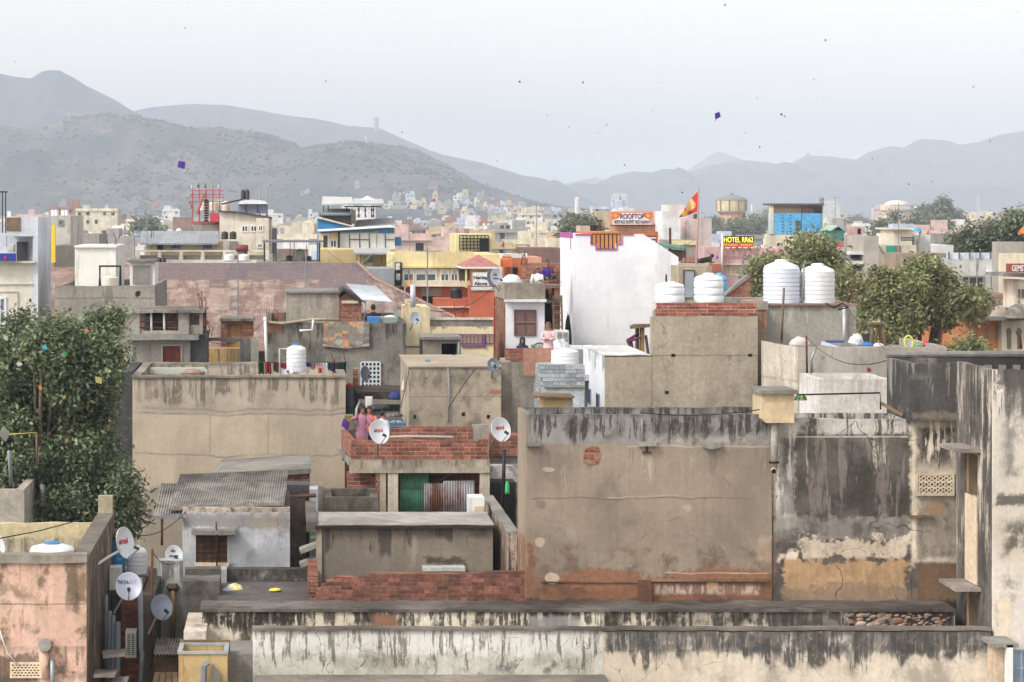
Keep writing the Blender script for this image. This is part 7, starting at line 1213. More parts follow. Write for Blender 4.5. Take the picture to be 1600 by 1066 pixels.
for a,y0,d,lab,w in ((1300,318,1400,'pale tower blocks far behind the blue clad block',26),(963,306,2600,'faint hazy tower block skeletons beyond the rooftop sign',9),(975,306,2600,'second hazy tower block skeleton beyond the rooftop sign',8)):
    r=solid('tower_block',lab,a-w/2,y0,a+w/2,d,20,wall('tower_block_white',(206,206,204),.1),'tower block'); 
    for k in range(3): blk(r,'lift_shaft',a-w/2+w*k/3+1,y0-4,a-w/2+w*k/3+4,y0,d+3,8,wall('tower_block_white',(1,1,1)))
solo('hill_tower',MB().lathe(X(588,4600),4600,[(4.2,Z(206,4600)),(4.2,Z(188,4600)),(4.8,Z(187.6,4600)),(4.4,Z(184,4600))],10),wall('hill_stone',(140,140,140),.1),'slim watch tower on the crest of the middle hill','tower'); r=thing('hill_temple','small pale temple buildings with a mast on the near hill shoulder','temple',P(560,228,2880))
for a,y0,w in ((546,221.5,11),(553,222.5,8),(569,222,12)): blk(r,'hall',a-w/2,y0,a+w/2,229,2880,8,wall('temple_peach',(230,196,170),.1))
build('mast',MB().tube([P(571.5,222,2880),P(571.5,212,2880)],.5,5),WHITEP,r); build('banner',MB().plate([P(571.5,208,2880),P(574,208,2880),P(573,214,2880),P(571,214,2880)],.2),paint('saffron',c(1,1,1)),r); r=thing('hill_fort','ruined fort walls and tower on the far right ridge','fort',P(1263,245,5600)); build('wall',MB().pprism([(1240,262),(1284,262),(1284,247),(1270,246),(1266,243),(1264.5,243),(1264.5,239),(1262,239),(1262,243),(1252,248),(1243,252)],5590,20),wall('fort_stone',(130,130,130),.1),r)
solo('minaret',MB().lathe(X(901.5,1700),1700,[(1.6,0),(1.4,Z(313,1700)),(1.9,Z(312,1700)),(1.2,Z(310,1700)),(.2,Z(308,1700))],10),wall('minaret_white',(230,226,226),.05),'slim pale minaret in the far town','minaret'); b=MB()
for k in range(14): b.tube([P(1527-.2*k,350-k*3,900),P(1530+.2*k-2,350-k*3-3,900)],.12,4).tube([P(1531,350-k*3,900),P(1527,347-k*3,900)],.12,4)
b.tube([P(1526,352,900),P(1528.5,306,900)],.16,5).tube([P(1532,352,900),P(1529.5,306,900)],.16,5); solo('radio_mast',b,paint('mast_pale',c(196,196,202),.6,.05),'pale lattice radio mast at the right of the far town','mast')
# ------------------------------------------------------------------ trees
LF2=leafmat('tree_leaves',c(104,112,74),c(134,138,94),c(168,166,118),c(206,172,90)); LF3=leafmat('far_leaves',c(92,100,78),c(114,122,94),c(138,142,112)); rr=random.Random(21)
def clumps(poly,d,n,rpx,spread=3.):
    out=[]
    xs=[p[0] for p in poly]; ys=[p[1] for p in poly]
    while len(out)<n:
        x,y=rr.uniform(min(xs),max(xs)),rr.uniform(min(ys),max(ys)); ins=False; j=len(poly)-1
        for i in range(len(poly)):
            if (poly[i][1]>y)!=(poly[j][1]>y) and x<(poly[j][0]-poly[i][0])*(y-poly[i][1])/(poly[j][1]-poly[i][1])+poly[i][0]: ins=not ins
            j=i
        if ins: out.append((P(x,y,d+rr.uniform(-spread,spread)),sz(rr.uniform(*rpx),d)))
    return out
def gtree(lab,poly,d,n,rpx,leaves_n,size,m=LF3,name='tree',grp=None,tr=.3,sp=3.,**kw):
    bl=clumps(poly,d,n,rpx,sp); cx=sum(q[0].x for q in bl)/len(bl); return tree(name,lab,bl,leaves_n,size,m,(cx,d+.5,0),tr,BARK,seed=int(d)+n,group=grp,limbs=10,**kw)
gtree('big spreading green tree with yellowing leaves right of the tall tanks',[(1358,478),(1378,436),(1420,416),(1448,414),(1468,430),(1505,450),(1532,464),(1536,480),(1512,492),(1480,500),(1445,512),(1405,545),(1356,550),(1346,520)],112,80,(5,13),60000,.115,LF2,'spreading_tree',tr=.4,clump=14,spread=.22)
gtree('ragged dark tree growing before the orange old house',[(1508,550),(1520,532),(1532,537),(1538,560),(1500,572),(1478,566)],108,12,(4,8),6000,.1,LF2,'ragged_tree',tr=.2,clump=10,spread=.3)
gtree('tall round crowned green tree left of the tall tanks',[(1247,404),(1250,384),(1260,372),(1274,370),(1284,384),(1288,404),(1308,436),(1314,470),(1235,470),(1238,430)],145,44,(5,12),30000,.15,LF2,'round_tree',tr=.4,clump=12,spread=.4)
gtree('loose tree with thin shoots behind the blue tank',[(1180,470),(1176,430),(1190,408),(1215,402),(1225,430),(1222,480)],148,22,(7,12),14000,.14,LF2,'loose_tree',clump=10,spread=.4); gtree('small green tree behind the white tank pair',[(1310,440),(1330,430),(1345,460),(1340,530),(1318,530)],130,20,(7,12),14000,.14,LF2,'small_tree',clump=10,spread=.4)
gtree('tall tree with a separate top tuft on the far right skyline',[(1455,312),(1468,308),(1478,318),(1490,325),(1503,335),(1500,348),(1430,348),(1432,330),(1440,322),(1450,330)],900,24,(4,8),8000,.7,tr=.5,sp=4,clump=8,spread=.9)
gtree('wide brown green tree under the far tufted tree',[(1390,350),(1400,335),(1440,330),(1480,335),(1495,360),(1490,378),(1420,380),(1388,366)],650,26,(4,9),9000,.55,tr=.5,sp=4,clump=8,spread=.8); gtree('dark bushy tree near the right edge skyline',[(1480,385),(1490,372),(1520,368),(1550,362),(1560,345),(1585,343),(1605,352),(1605,385),(1560,392),(1500,392)],215,30,(4,9),16000,.2,tr=.4,sp=3,clump=10,spread=.5)
gtree('low tree clump left of the water tower base',[(1085,360),(1095,348),(1120,346),(1122,362),(1110,372),(1085,372)],760,14,(6,9),7200,.36,sp=4,clump=8,spread=.9); gtree('tree clump right of the water tower base',[(1165,372),(1170,345),(1185,338),(1200,342),(1203,368)],780,14,(6,10),7200,.36,sp=4,clump=8,spread=.9); gtree('low trees before the water tower columns',[(1120,362),(1135,350),(1165,352),(1170,370),(1125,374)],740,14,(6,9),7200,.36,sp=4,clump=8,spread=.9)
gtree('dark low tree between the brick house and rooftop sign',[(885,362),(890,350),(910,347),(928,350),(930,364)],420,12,(5,8),2200,.55,sp=4,clump=8,spread=.8); gtree('pale olive tree behind the pale stair room',[(1352,366),(1360,352),(1385,350),(1392,364),(1380,372)],600,12,(4,7),2400,.5,sp=3,clump=8,spread=.8); gtree('low tree line behind the hazy tower blocks',[(1316,350),(1330,340),(1350,342),(1360,350),(1340,356)],1500,10,(3,6),1800,.9,sp=6,clump=8,spread=1.2); gtree('pale tree at the far right skyline',[(1570,345),(1575,335),(1605,335),(1605,348)],800,10,(4,7),1800,.6,sp=3,clump=8,spread=.9); gtree('dark tree in the valley by the shed building',[(205,362),(215,352),(240,350),(248,362)],600,10,(5,8),1500,.8,sp=5,clump=8,spread=1.)
# ------------------------------------------------------------------ the far town
rh=random.Random(99); PAL=[('white',(232,230,226),7),('cream',(228,216,190),6),('grey',(168,164,160),7),('pinkish',(220,190,180),4),('pale blue',(196,206,222),3),('buff',(206,186,150),4),('brick red',(170,116,98),2),('ochre',(214,182,120),2),('brown',(150,128,114),3)]
PALM=[wall('town_'+n.replace(' ','_'),col,.35) for n,col,w in PAL]; WTS=[w for *_,w in PAL]; MARKS=[(0,'the white hotel'),(120,'the white roof room'),(230,'the grey sheet roof'),(325,'the red scaffold'),(400,'the cream wing house'),(460,'the pergola'),(560,'the blue trimmed house'),(660,'the scalloped yellow house'),(750,'the gazebo'),(830,'the orange house'),(985,'the rooftop sign'),(1080,'the red flag'),(1150,'the hotel name sign'),(1245,'the blue clad block'),(1340,'the raw concrete slab'),(1430,'the blue dome'),(1540,'the dark bushy tree')]
def hill_h(x,d): return 0.
def house_mesh(w,dep,h,rh,floors):
    """wall box with parapet, roof room, tank drum and dark recessed window openings: faces listed per material"""
    b=MB(); b.ring(-w/2,w/2,0,dep,-1,h,.25); b.add([(-w/2+.25,.25,h-.7),(w/2-.25,.25,h-.7),(w/2-.25,dep-.25,h-.7),(-w/2+.25,dep-.25,h-.7)],[(0,1,2,3)])
    for k in range(rh.choice((1,1,2,2,3))):
        a=rh.uniform(-w/2+.3,w/2-3); e=rh.uniform(2,min(4.5,w*.6)); b.box(a,min(a+e,w/2-.3),rh.uniform(.5,dep*.3),dep*rh.uniform(.5,.85),h-.7,h+rh.uniform(1.2,3.))
    n1=len(b.f)
    for f_ in range(floors):
        z0=h-1.2-f_*3.1-1.5; n=max(1,int(w/rh.uniform(2.4,4))); 
        if z0<.4: break
        for i in range(n):
            if rh.random()<.75: xx=-w/2+(i+.5)*w/n; ww=rh.uniform(.45,.8); b.box(xx-ww,xx+ww,-.04,.02,z0,z0+rh.uniform(1.1,1.6))
    n2=len(b.f)
    for k in range(rh.choice((0,1,1,2))): a=rh.uniform(-w/2+1,w/2-1); b.lathe(a,rh.uniform(1,dep-1),[(.6,h-.7),(.62,h+.6),(.4,h+.9),(.2,h+1.)],9)
    b.box(-w/2-.2,w/2+.2,-.5,.0,h-1.05,h-.9); return b,n1,n2
def town_obj(name,b,n1,n2,m,loc):
    o=build(name,b,[m,DARK,rh.choice((TANKB,TANKW,WHITEP)) ]); mi=np.zeros(len(b.f),dtype=np.int32); mi[n1:n2]=1; mi[n2:-6]=2; o.data.polygons.foreach_set('material_index',mi); o.location=loc; return o
rows=[205,235,270,310,355,405,460,525,600,690,790,900]; seen={}
for d in rows:
    px=-30+rh.uniform(0,30)
    while px<1640:
        w=rh.uniform(5,13)*(1 if d<500 else 1.15); wp=w*F/d; k=rh.choices(range(len(PAL)),WTS)[0]; fl_=rh.choice((2,3,3,4)); h=rh.uniform(6.5,11.5) if d<500 else rh.uniform(7,12.5)
        if rh.random()<.08: h+=3
        mx=px+wp/2
        if d<300 and 1120<mx<1345: h=min(h,9)
        if 880<mx<1062 and d<280: px+=wp; continue
        b,n1,n2=house_mesh(w,rh.uniform(6,10),h,rh,fl_); feat=[] 
        o=town_obj('town_house',b,n1,n2,PALM[k],(X(mx,d),d+rh.uniform(-8,8),0)); o.rotation_euler.z=rh.uniform(-.12,.12)
        mk=min(MARKS,key=lambda q:abs(q[0]-mx)); side='left of' if mx<mk[0]-18 else ('right of' if mx>mk[0]+18 else 'beyond'); dist='near' if d<260 else ('middle' if d<400 else ('farther' if d<600 else 'far'))
        siz='narrow' if w<7 else ('wide' if w>10.5 else 'mid sized'); hh='tall' if h>10.5 else ('low' if h<8 else '')
        lab=f"{dist} town {siz} {hh+' ' if hh else ''}{PAL[k][0]} flat roofed house {side} {mk[1]}"
        tag(o,lab,'house','flat roofed houses of the town'); px+=wp*rh.uniform(1.0,1.35)
b0=MB(); mats=[]; rows2=[960,1040,1130,1230,1350,1480,1620,1800,2000,2250]
for d in rows2:
    px=-40
    while px<1640:
        w=rh.uniform(8,18); wp=w*F/d; h=rh.uniform(6,12)+(8 if rh.random()<.06 else 0); b,n1,n2=house_mesh(w,9,h,rh,2); k=rh.choices(range(len(PAL)),WTS)[0]; ox,oy=X(px,d),d+rh.uniform(-30,30); n0=len(b0.v); b0.v+=[(a+ox,e+oy,z_) for a,e,z_ in b.v]; b0.f+=[tuple(i+n0 for i in f_) for f_ in b.f]
        m=np.full(len(b.f),k); m[n1:n2]=len(PAL); mats.append(m); px+=wp*rh.uniform(1.,1.7)
# houses that climb the foot of the near hill, greyed in colour to imitate haze
hv=np.array([v.co for v in bpy.data.objects['hills'].data.vertices])
for i in range(520):
    px=rh.gauss(740,130) if i<210 else (rh.uniform(20,700) if i<420 else rh.uniform(700,1050)); d=rh.uniform(1950,2450); x=X(px,d); j=np.argmin((hv[:,0]-x)**2+(hv[:,1]-d)**2); g=max(0,hv[j,2])
    if g>40 or (i>=210 and g>20) or rh.random()<g/60: continue
    w=rh.uniform(4,9); h=rh.uniform(3,6.5); b,n1,n2=house_mesh(w,6,h,rh,1); k=rh.choices(range(len(PAL)),[2,3,9,3,3,4,1,1,6])[0]; n0=len(b0.v); b0.v+=[(a+x,e+d,z_+g) for a,e,z_ in b.v]; b0.f+=[tuple(q+n0 for q in f_) for f_ in b.f]; m=np.full(len(b.f),k); m[n1:n2]=len(PAL); mats.append(m)
o=build('distant_town',b0,PALM+[DARK]); o.data.polygons.foreach_set('material_index',np.concatenate(mats).astype(np.int32)); tag(o,kind='stuff')
bl=[]
for i in range(260):
    d=rh.uniform(260,1900); px=rh.uniform(-20,1620); bl.append(((X(px,d),d,rh.uniform(3,7)),rh.uniform(2.5,4.5)))
tg=bpy.data.objects.new('town_trees_foliage',None); foliage_root=thing('x','x','x'); fo=foliage('town_foliage',bl,9000,1.1,LF3,foliage_root,77,clump=10,spread=1.2); fo.parent=None; bpy.data.objects.remove(foliage_root); bpy.data.objects.remove(tg); tag(fo,kind='stuff')
# ------------------------------------------------------------------ people
SKIN=paint('brown_skin',c(150,104,78),.6,.06); HAIR=paint('black_hair',(.012,.011,.011,1),.5,.1)
def loft(name,rings,m,parent,n=16):
    """rings: centre, half width, half depth, (yaw) - a closed sleeve of cloth through them"""
    b=MB()
    for ctr,rx,ry,*a in rings:
        w=a[0] if a else 0
        for k in range(n):
            u=2*math.pi*k/n; x,y=rx*math.cos(u),ry*math.sin(u); b.v.append((ctr[0]+x*math.cos(w)-y*math.sin(w),ctr[1]+x*math.sin(w)+y*math.cos(w),ctr[2]))
    for j in range(len(rings)-1):
        for k in range(n): b.f.append((j*n+k,j*n+(k+1)%n,(j+1)*n+(k+1)%n,(j+1)*n+k))
    b.f+= [tuple(range(n-1,-1,-1)),tuple((len(rings)-1)*n+k for k in range(n))]
    return build(name,b,m,parent,smooth=True)
def person(label,px,py_head,py_feet,d,yaw,H,arms,top,bottom,hair='short',seated=False,long=False,scarf=None,skin=None,look=0.,lean=(0,0)):
    """px: body centre; py_head: top of the head; H: standing height. arms: two lists of joints (elbow, wrist) in body frame, x = own left, y = forward"""
    skin=skin or SKIN; zt=Z(py_head,d); base=Vector((X(px,d),d,zt-H if not seated else zt-H*.62))
    r=thing('person',label,'person',base); ca,sa=math.cos(yaw),math.sin(yaw)
    W=lambda x,y,z:(base.x+x*ca-y*sa, base.y+x*sa+y*ca, base.z+z)      # yaw 0 faces -Y (the camera); own left is +x, forward is -y
    B=lambda x,y,z,rad:(*W(x,-y,z),rad); k=H/1.7
    hz=(.92 if not seated else .12)*k; lx,ly=lean
    sh=hz+.48*k; nk=hz+.56*k; hd=hz+.66*k
    pts=[B(0,0,hz,.13*k),B(lx*.5,ly*.5,hz+.22*k,.115*k),B(lx,ly,sh-.04*k,.13*k),B(lx,ly,nk,.05*k),B(lx,ly+.01,hd-.02*k,.07*k)]
    ed=[(0,1),(1,2),(2,3),(3,4)]
    for s in (1,-1):
        i=len(pts)
        if seated: pts+=[B(s*.09*k,.03,hz-.02,.085*k),B(s*.24*k,.34*k,hz+.05*k,.065*k),B(s*-.02*k,.42*k,hz-.05*k,.045*k),B(s*-.12*k,.44*k,hz-.06*k,.035*k)]
        else: pts+=[B(s*.09*k,0,hz-.06*k,.09*k),B(s*.1*k,.02*k,.5*k,.062*k),B(s*.1*k,-.01*k,.09*k,.04*k),B(s*.11*k,.14*k,.035*k,.03*k)]
        ed+=[(0,i),(i,i+1),(i+1,i+2),(i+2,i+3)]
    for s,a in zip((1,-1),arms):
        i=len(pts); S_=Vector((lx+s*.17*k,ly,sh)); E=Vector(a[0])*k+Vector((0,0,hz)); Wr=Vector(a[1])*k+Vector((0,0,hz)); dr=(Wr-E).normalized()
        pts+=[B(*S_,.055*k),B(*E,.042*k),B(*Wr,.028*k)]; ed+=[(2,i),(i,i+1),(i+1,i+2)]
        side=dr.cross(Vector((0,.6,.8))).normalized(); pal=Wr+dr*.07*k; pts.append(B(*pal,.03*k)); ed.append((i+2,i+3))
        for f_ in range(4):      # four fingers of unequal length, curled
            off=side*(f_-1.5)*.02*k; ln=(.06,.072,.066,.05)[f_]*k; j=len(pts); cu=Vector((0,.25,-.5))*ln*.5; pts+=[B(*(pal+off+dr*ln*.6),.0085*k),B(*(pal+off+dr*ln+cu),.0075*k)]; ed+=[(i+3,j),(j,j+1)]
        j=len(pts); pts+=[B(*(Wr+dr*.03*k+side*.045*k),.01*k),B(*(Wr+dr*.075*k+side*.06*k),.009*k)]; ed+=[(i+2,j),(j,j+1)]
    skin_body('body',pts,ed,skin,r,0)
    # head with face
    hc=Vector((lx,ly+.015,hd+.035*k)); cl,sl=math.cos(look),math.sin(look); Hh=lambda x,y,z:W(hc.x+x*cl-y*sl,-(hc.y+x*sl+y*cl),hc.z+z); b=MB(); n=16
    prof=[(-.115,.03),(-.1,.05),(-.07,.063),(-.03,.073),(.02,.077),(.07,.07),(.1,.05),(.118,.015)]
    for z_,rad in prof:
        for q in range(n):
            u=2*math.pi*q/n; x=rad*math.cos(u)*.93; y=rad*math.sin(u)*1.13+(.018 if z_<-.05 and math.sin(u)>0 else 0)
            if q==4: y+=.022*max(0,1-abs(z_+.03)/.045)       # nose
            b.v.append(Hh(x*k,y*k,z_*k))
    for j in range(len(prof)-1):
        for q in range(n): b.f.append((j*n+q,j*n+(q+1)%n,(j+1)*n+(q+1)%n,(j+1)*n+q))
    b.f+=[tuple(range(n-1,-1,-1)),tuple((len(prof)-1)*n+q for q in range(n))]; build('head',b,skin,r,smooth=True)
    for s in (1,-1): b=MB(); b.box(-.013,.013,-.006,.006,-.007,.007); b.v=[Hh((s*.03+a)*k,(.079+e)*k,(.005+z_)*k) for a,e,z_ in b.v]; build('eye',b,HAIR,r); b=MB(); b.box(-.006,.006,-.02,.02,-.03,.03); b.v=[Hh((s*.073+a)*k,e*k,(-.01+z_)*k) for a,e,z_ in b.v]; build('ear',b,skin,r)
    b=MB(); b.box(-.022,.022,-.004,.004,-.004,.004); b.v=[Hh(a*k,(.083+e)*k,(-.066+z_)*k) for a,e,z_ in b.v]; build('mouth',b,paint('lip',c(120,66,60),.6,0),r)
    b=MB(); hp=[(-.06,.0),(-.03,.0),(.03,.0),(.075,.0),(.108,.0),(.128,.0)]; hr=[.074,.082,.087,.08,.058,.02]
    for (z_,_),rad in zip(hp,hr):
        for q in range(n):
            u=2*math.pi*q/n; front=math.sin(u)>.25; y=rad*math.sin(u)*1.15-.006; zz=z_
            if front and z_<.06: zz=.055+z_*.12; y=min(y,.09)
            b.v.append(Hh(rad*math.cos(u)*k,y*k,zz*k))
    for j in range(len(hp)-1):
        for q in range(n): b.f.append((j*n+q,j*n+(q+1)%n,(j+1)*n+(q+1)%n,(j+1)*n+q))
    b.f+=[tuple((len(hp)-1)*n+q for q in range(n))]; build('hair',b,HAIR,r,smooth=True)
    R3=lambda x,y,z,rx,ry:(W(x,-y,z),rx,ry,yaw)
    hem=(.42*k if long else hz-.1*k) if not seated else hz-.08*k
    rg=[]
    if long and not seated: rg+=[R3(0,.0,hem,.215*k,.165*k),R3(0,0,(hem+hz)/2,.2*k,.15*k)]
    else: rg+=[R3(0,0,hem,.185*k,.14*k)]
    rg+=[R3(0,0,hz+.02,.18*k,.14*k),R3(lx*.5,ly*.5,hz+.22*k,.165*k,.125*k),R3(lx*.9,ly*.9,sh-.1*k,.195*k,.13*k),R3(lx,ly,sh,.19*k,.11*k),R3(lx,ly,sh+.05*k,.085*k,.075*k),R3(lx,ly,sh+.065*k,.066*k,.066*k)]
    loft('shirt',rg,top,r)
    for s,a in zip((1,-1),arms):
        S_=Vector((lx+s*.16*k,ly,sh-.005)); E=Vector(a[0])*k+Vector((0,0,hz)); Wr=Vector(a[1])*k+Vector((0,0,hz)); t1=a[2] if len(a)>2 else .85
        pth=[S_,S_.lerp(E,.55),E] + ([E.lerp(Wr,t1-1)] if t1>1 else []); pth=pth if t1>=1 else [S_,S_.lerp(E,t1*.6),S_.lerp(E,t1)]
        build('sleeve',MB().tube([W(p.x,-p.y,p.z) for p in pth],[.075*k,.066*k,.058*k,.05*k][:len(pth)],10),top,r,smooth=True)
    for s in (1,-1):
        if seated: pth=[(s*.08*k,.0,hz+.0),(s*.24*k,.34*k,hz+.05*k),(s*.0,.42*k,hz-.04*k)]; ra=[.115*k,.085*k,.06*k]
        else: pth=[(s*.085*k,0,hz+.0),(s*.1*k,.015*k,.5*k),(s*.1*k,-.005*k,.1*k)]; ra=[.115*k,.088*k,.068*k]
        build('trouser_leg',MB().tube([W(p[0],-p[1],p[2]) for p in pth],ra,10),bottom,r,smooth=True)
    if scarf:
        rgs=[R3(lx,ly-.03,sh-.12*k,.2*k,.14*k),R3(lx,ly-.02,sh+.02*k,.16*k,.125*k),R3(lx,ly-.02,hd-.06*k,.1*k,.105*k)]; loft('scarf',rgs,scarf,r)
        b=MB()
        for z_,rad in [(-.14,.105),(-.06,.108),(.02,.108),(.08,.096),(.12,.065),(.14,.02)]:
            for q in range(n):
                u=2*math.pi*q/n; y=rad*math.sin(u)*1.15-.014; y=min(y,.062) if z_<.09 else y; b.v.append(Hh(rad*math.cos(u)*k,y*k,z_*k))
        for j in range(5):
            for q in range(n): b.f.append((j*n+q,j*n+(q+1)%n,(j+1)*n+(q+1)%n,(j+1)*n+q))
        b.f+=[tuple(5*n+q for q in range(n))]; build('head_scarf',b,scarf,r,smooth=True)
    return r
cl=lambda n,*q: paint('cloth_'+n,c(*q),.85,.1)
person('boy in a long mauve kurta reaching out to a purple kite',565.5,636,0,66.6,.35,1.42,(((.24,.12,.26),(.05,.24,.2),1.2),((-.36,.12,.42),(-.6,.14,.33),.95)),cl('mauve',170,116,140),cl('mauve',1,1,1),long=True,look=-.5)
person('boy in a coral shirt looking up behind the boy in mauve',577.5,637,0,67.4,.1,1.38,(((.25,.1,.22),(.12,.22,.12),.9),((-.24,.06,.22),(-.2,.2,.1),.9)),cl('coral',214,120,110),cl('navy_jeans',50,56,84),look=.2)
person('boy in a pale blue white shirt turned away behind the terrace dish',598,643,0,66.9,2.3,1.3,(((.24,.04,.22),(.2,.14,.04),1.6),((-.24,.04,.22),(-.2,.14,.04),1.6)),cl('ice_blue',190,204,222),cl('slate_trouser',70,76,90),look=.5)
person('bearded man in a white and mustard shirt standing at the dark doorway',709,556,0,75.3,.0,1.7,(((.26,.06,.2),(.22,.2,.06),.9),((-.26,.06,.2),(-.22,.2,.06),.9)),cl('white_mustard',214,196,160),cl('grey_trouser',96,96,100))
person('man in a dark top seen from behind on the rug house roof',583,477,0,88.,3.1,1.65,(((.25,.06,.22),(.18,.2,.1),.9),((-.25,.06,.22),(-.18,.2,.1),.9)),cl('near_black',28,32,46),cl('near_black',1,1,1))
person('boy in a white printed shirt on the tower roof',841,419.5,0,97.3,-.4,1.4,(((.24,.1,.2),(.14,.24,.22),1.1),((-.24,.06,.22),(-.16,.2,.1),1.1)),cl('print_white',226,226,228),cl('brown_short',110,90,70),look=-.6)
person('boy in a plaid shirt sitting high on the brick wall holding a purple kite',855.5,402,0,98.0,.1,1.45,(((.22,.16,.26),(.06,.26,.3),1.6),((-.22,.16,.26),(-.06,.26,.3),1.6)),cl('plaid',96,52,66),cl('dark_teal',36,60,64),seated=True)
person('woman in dark blue with a black head scarf sitting by the white wall',816,522,0,91,.4,1.66,(((.25,.14,.16),(.1,.3,.06),1.7),((-.25,.14,.16),(-.08,.3,.06),1.7)),cl('ink_blue',62,56,84),cl('ink_blue',1,1,1),seated=True,scarf=cl('black_scarf',46,44,56),look=.4)
person('woman in pale pink with a brown head scarf standing by the open stair door',857,505.5,0,90,-.3,1.55,(((.25,.1,.2),(.04,.24,.16),1.8),((-.25,.1,.2),(-.04,.26,.18),1.8)),cl('pale_pink',226,186,190),cl('rose_trouser',206,170,176),long=True,scarf=cl('brown_scarf',140,108,96),look=-.4)
# ------------------------------------------------------------------ kites and birds
def kite(lab,px,py,w,h,d,rot,m,tail=None,group=None,tilt=.2):
    p=P(px,py,d); a=math.radians(rot); u=Vector((math.cos(a),tilt,math.sin(a)))*sz(w,d)/2; v=Vector((-math.sin(a),-tilt,math.cos(a)))*sz(h,d)/2; r=thing('kite',lab,'kite',p,group)
    b=MB(); b.plate([p-v,p+u+v*.15,p+v,p-u+v*.15],.012); build('paper',b,m,r)
    if w>4:
        build('spine',MB().tube([p-v+Vector((0,-.02,0)),p+v+Vector((0,-.02,0))],.008,4),WOOD,r); build('bow',MB().tube([p-u+v*.15+Vector((0,-.02,0)),p+v*.45+Vector((0,-.03,0)),p+u+v*.15+Vector((0,-.02,0))],.008,4),WOOD,r)
    if tail: build('tail',MB().plate([p-v*.9,p-v*1.25+u*.25,p-v*1.25-u*.25],.01),tail,r)
    return r
PK=paint('violet_paper',c(90,40,190),.5,.08); WT=paint('white_tail',c(226,226,230),.6,.05); YT=paint('yellow_tail',c(200,190,90),.6,.05); PT=paint('pink_tail',c(220,130,160),.6,.05)
kite('violet kite flying low over the near hill at left',284,258,15,16,120,35,PK,WT); kite('violet kite flying high in the sky right of centre',1121,181,11,14,140,-25,PK,PT); kite('violet kite held out by the boy in mauve',540.5,664,14,22,66.2,18,PK); kite('violet kite held over the knees of the boy in plaid',854,425.5,20,16,96.9,5,PK,YT); kite('small violet kite by the black dog',1121,402.5,4,5,112,10,PK)
tiny=[(1133,8,'green',(40,130,90),4),(812,128,'dark teal',(30,70,80),4),(911,129,'sky blue',(60,150,200),4),(509,127,'crimson',(170,60,80),3),(628,207,'teal',(40,120,110),2.6),(1290,63,'black',(40,44,50),3.5),(1521,136,'violet',(90,60,170),3),(1221,179,'navy',(40,50,110),4),(1226,182,'slate blue',(80,90,130),3),(976,258,'pink',(210,80,120),3.2),(1363,248,'red',(210,80,80),3),(1547,221,'magenta',(220,50,130),3.4),(1456,284,'orange',(220,110,60),3),(1066,301,'black green',(30,60,50),3.2),(948,195,'blue',(60,130,180),3),(1183,154,'lilac',(150,140,200),2.6),(1187,230,'dark blue',(50,70,110),3),(1272,124,'grey',(120,120,126),2.6),(289,44,'grey green',(110,130,126),3),(568,17,'pale grey',(170,172,176),2.6),(855,180,'grey teal',(120,150,150),2.4),(889,199,'steel grey',(130,140,146),2.4),(934,208,'smoke',(150,154,160),2.2),(1020,173,'ash',(140,146,150),2.4),(1034,129,'pale ash',(160,164,166),2.4),(1164,208,'mist grey',(160,164,170),2.4),(1287,154,'mist blue',(150,164,180),2.2),(1361,178,'faint grey',(170,174,180),2.2),(23,97,'pale green',(140,156,150),2.4),(777,252,'brownish',(130,110,110),2.4),(586,270,'dark speck',(90,90,96),2.2),(465,122,'faint',(170,176,184),2.2),(1420,288,'royal blue',(60,70,200),3),(1570,164,'faint rose',(190,180,184),2.2),(678,313,'red',(226,50,60),5),(631,301,'white',(236,240,240),3.6),(493,306,'mint',(190,226,210),2.6),(960,137,'dim',(160,164,170),2.2),(913,145,'dusty',(170,160,164),2.2),(1400,265,'grey blue',(140,150,170),2.2),(1590,20,'grey brown',(120,116,112),2.4)]
for i,(px,py,nm,cc,w) in enumerate(tiny): kite(f'tiny {nm} kite speck '+('against the hills' if py>225 else 'high in the pale sky')+(' at left' if px<560 else ' at centre' if px<1080 else ' at right'),px,py,w,w*1.05,220+rh.uniform(0,120),rh.uniform(-40,40),paint('speck_'+nm.replace(' ','_'),c(*cc),.6,.0),group='kites in the sky')
bird=thing('pigeon','small dark bird flying at the far left of the rusty shed wall','bird',P(215,459,88)); bpy.data.objects.remove(bird)
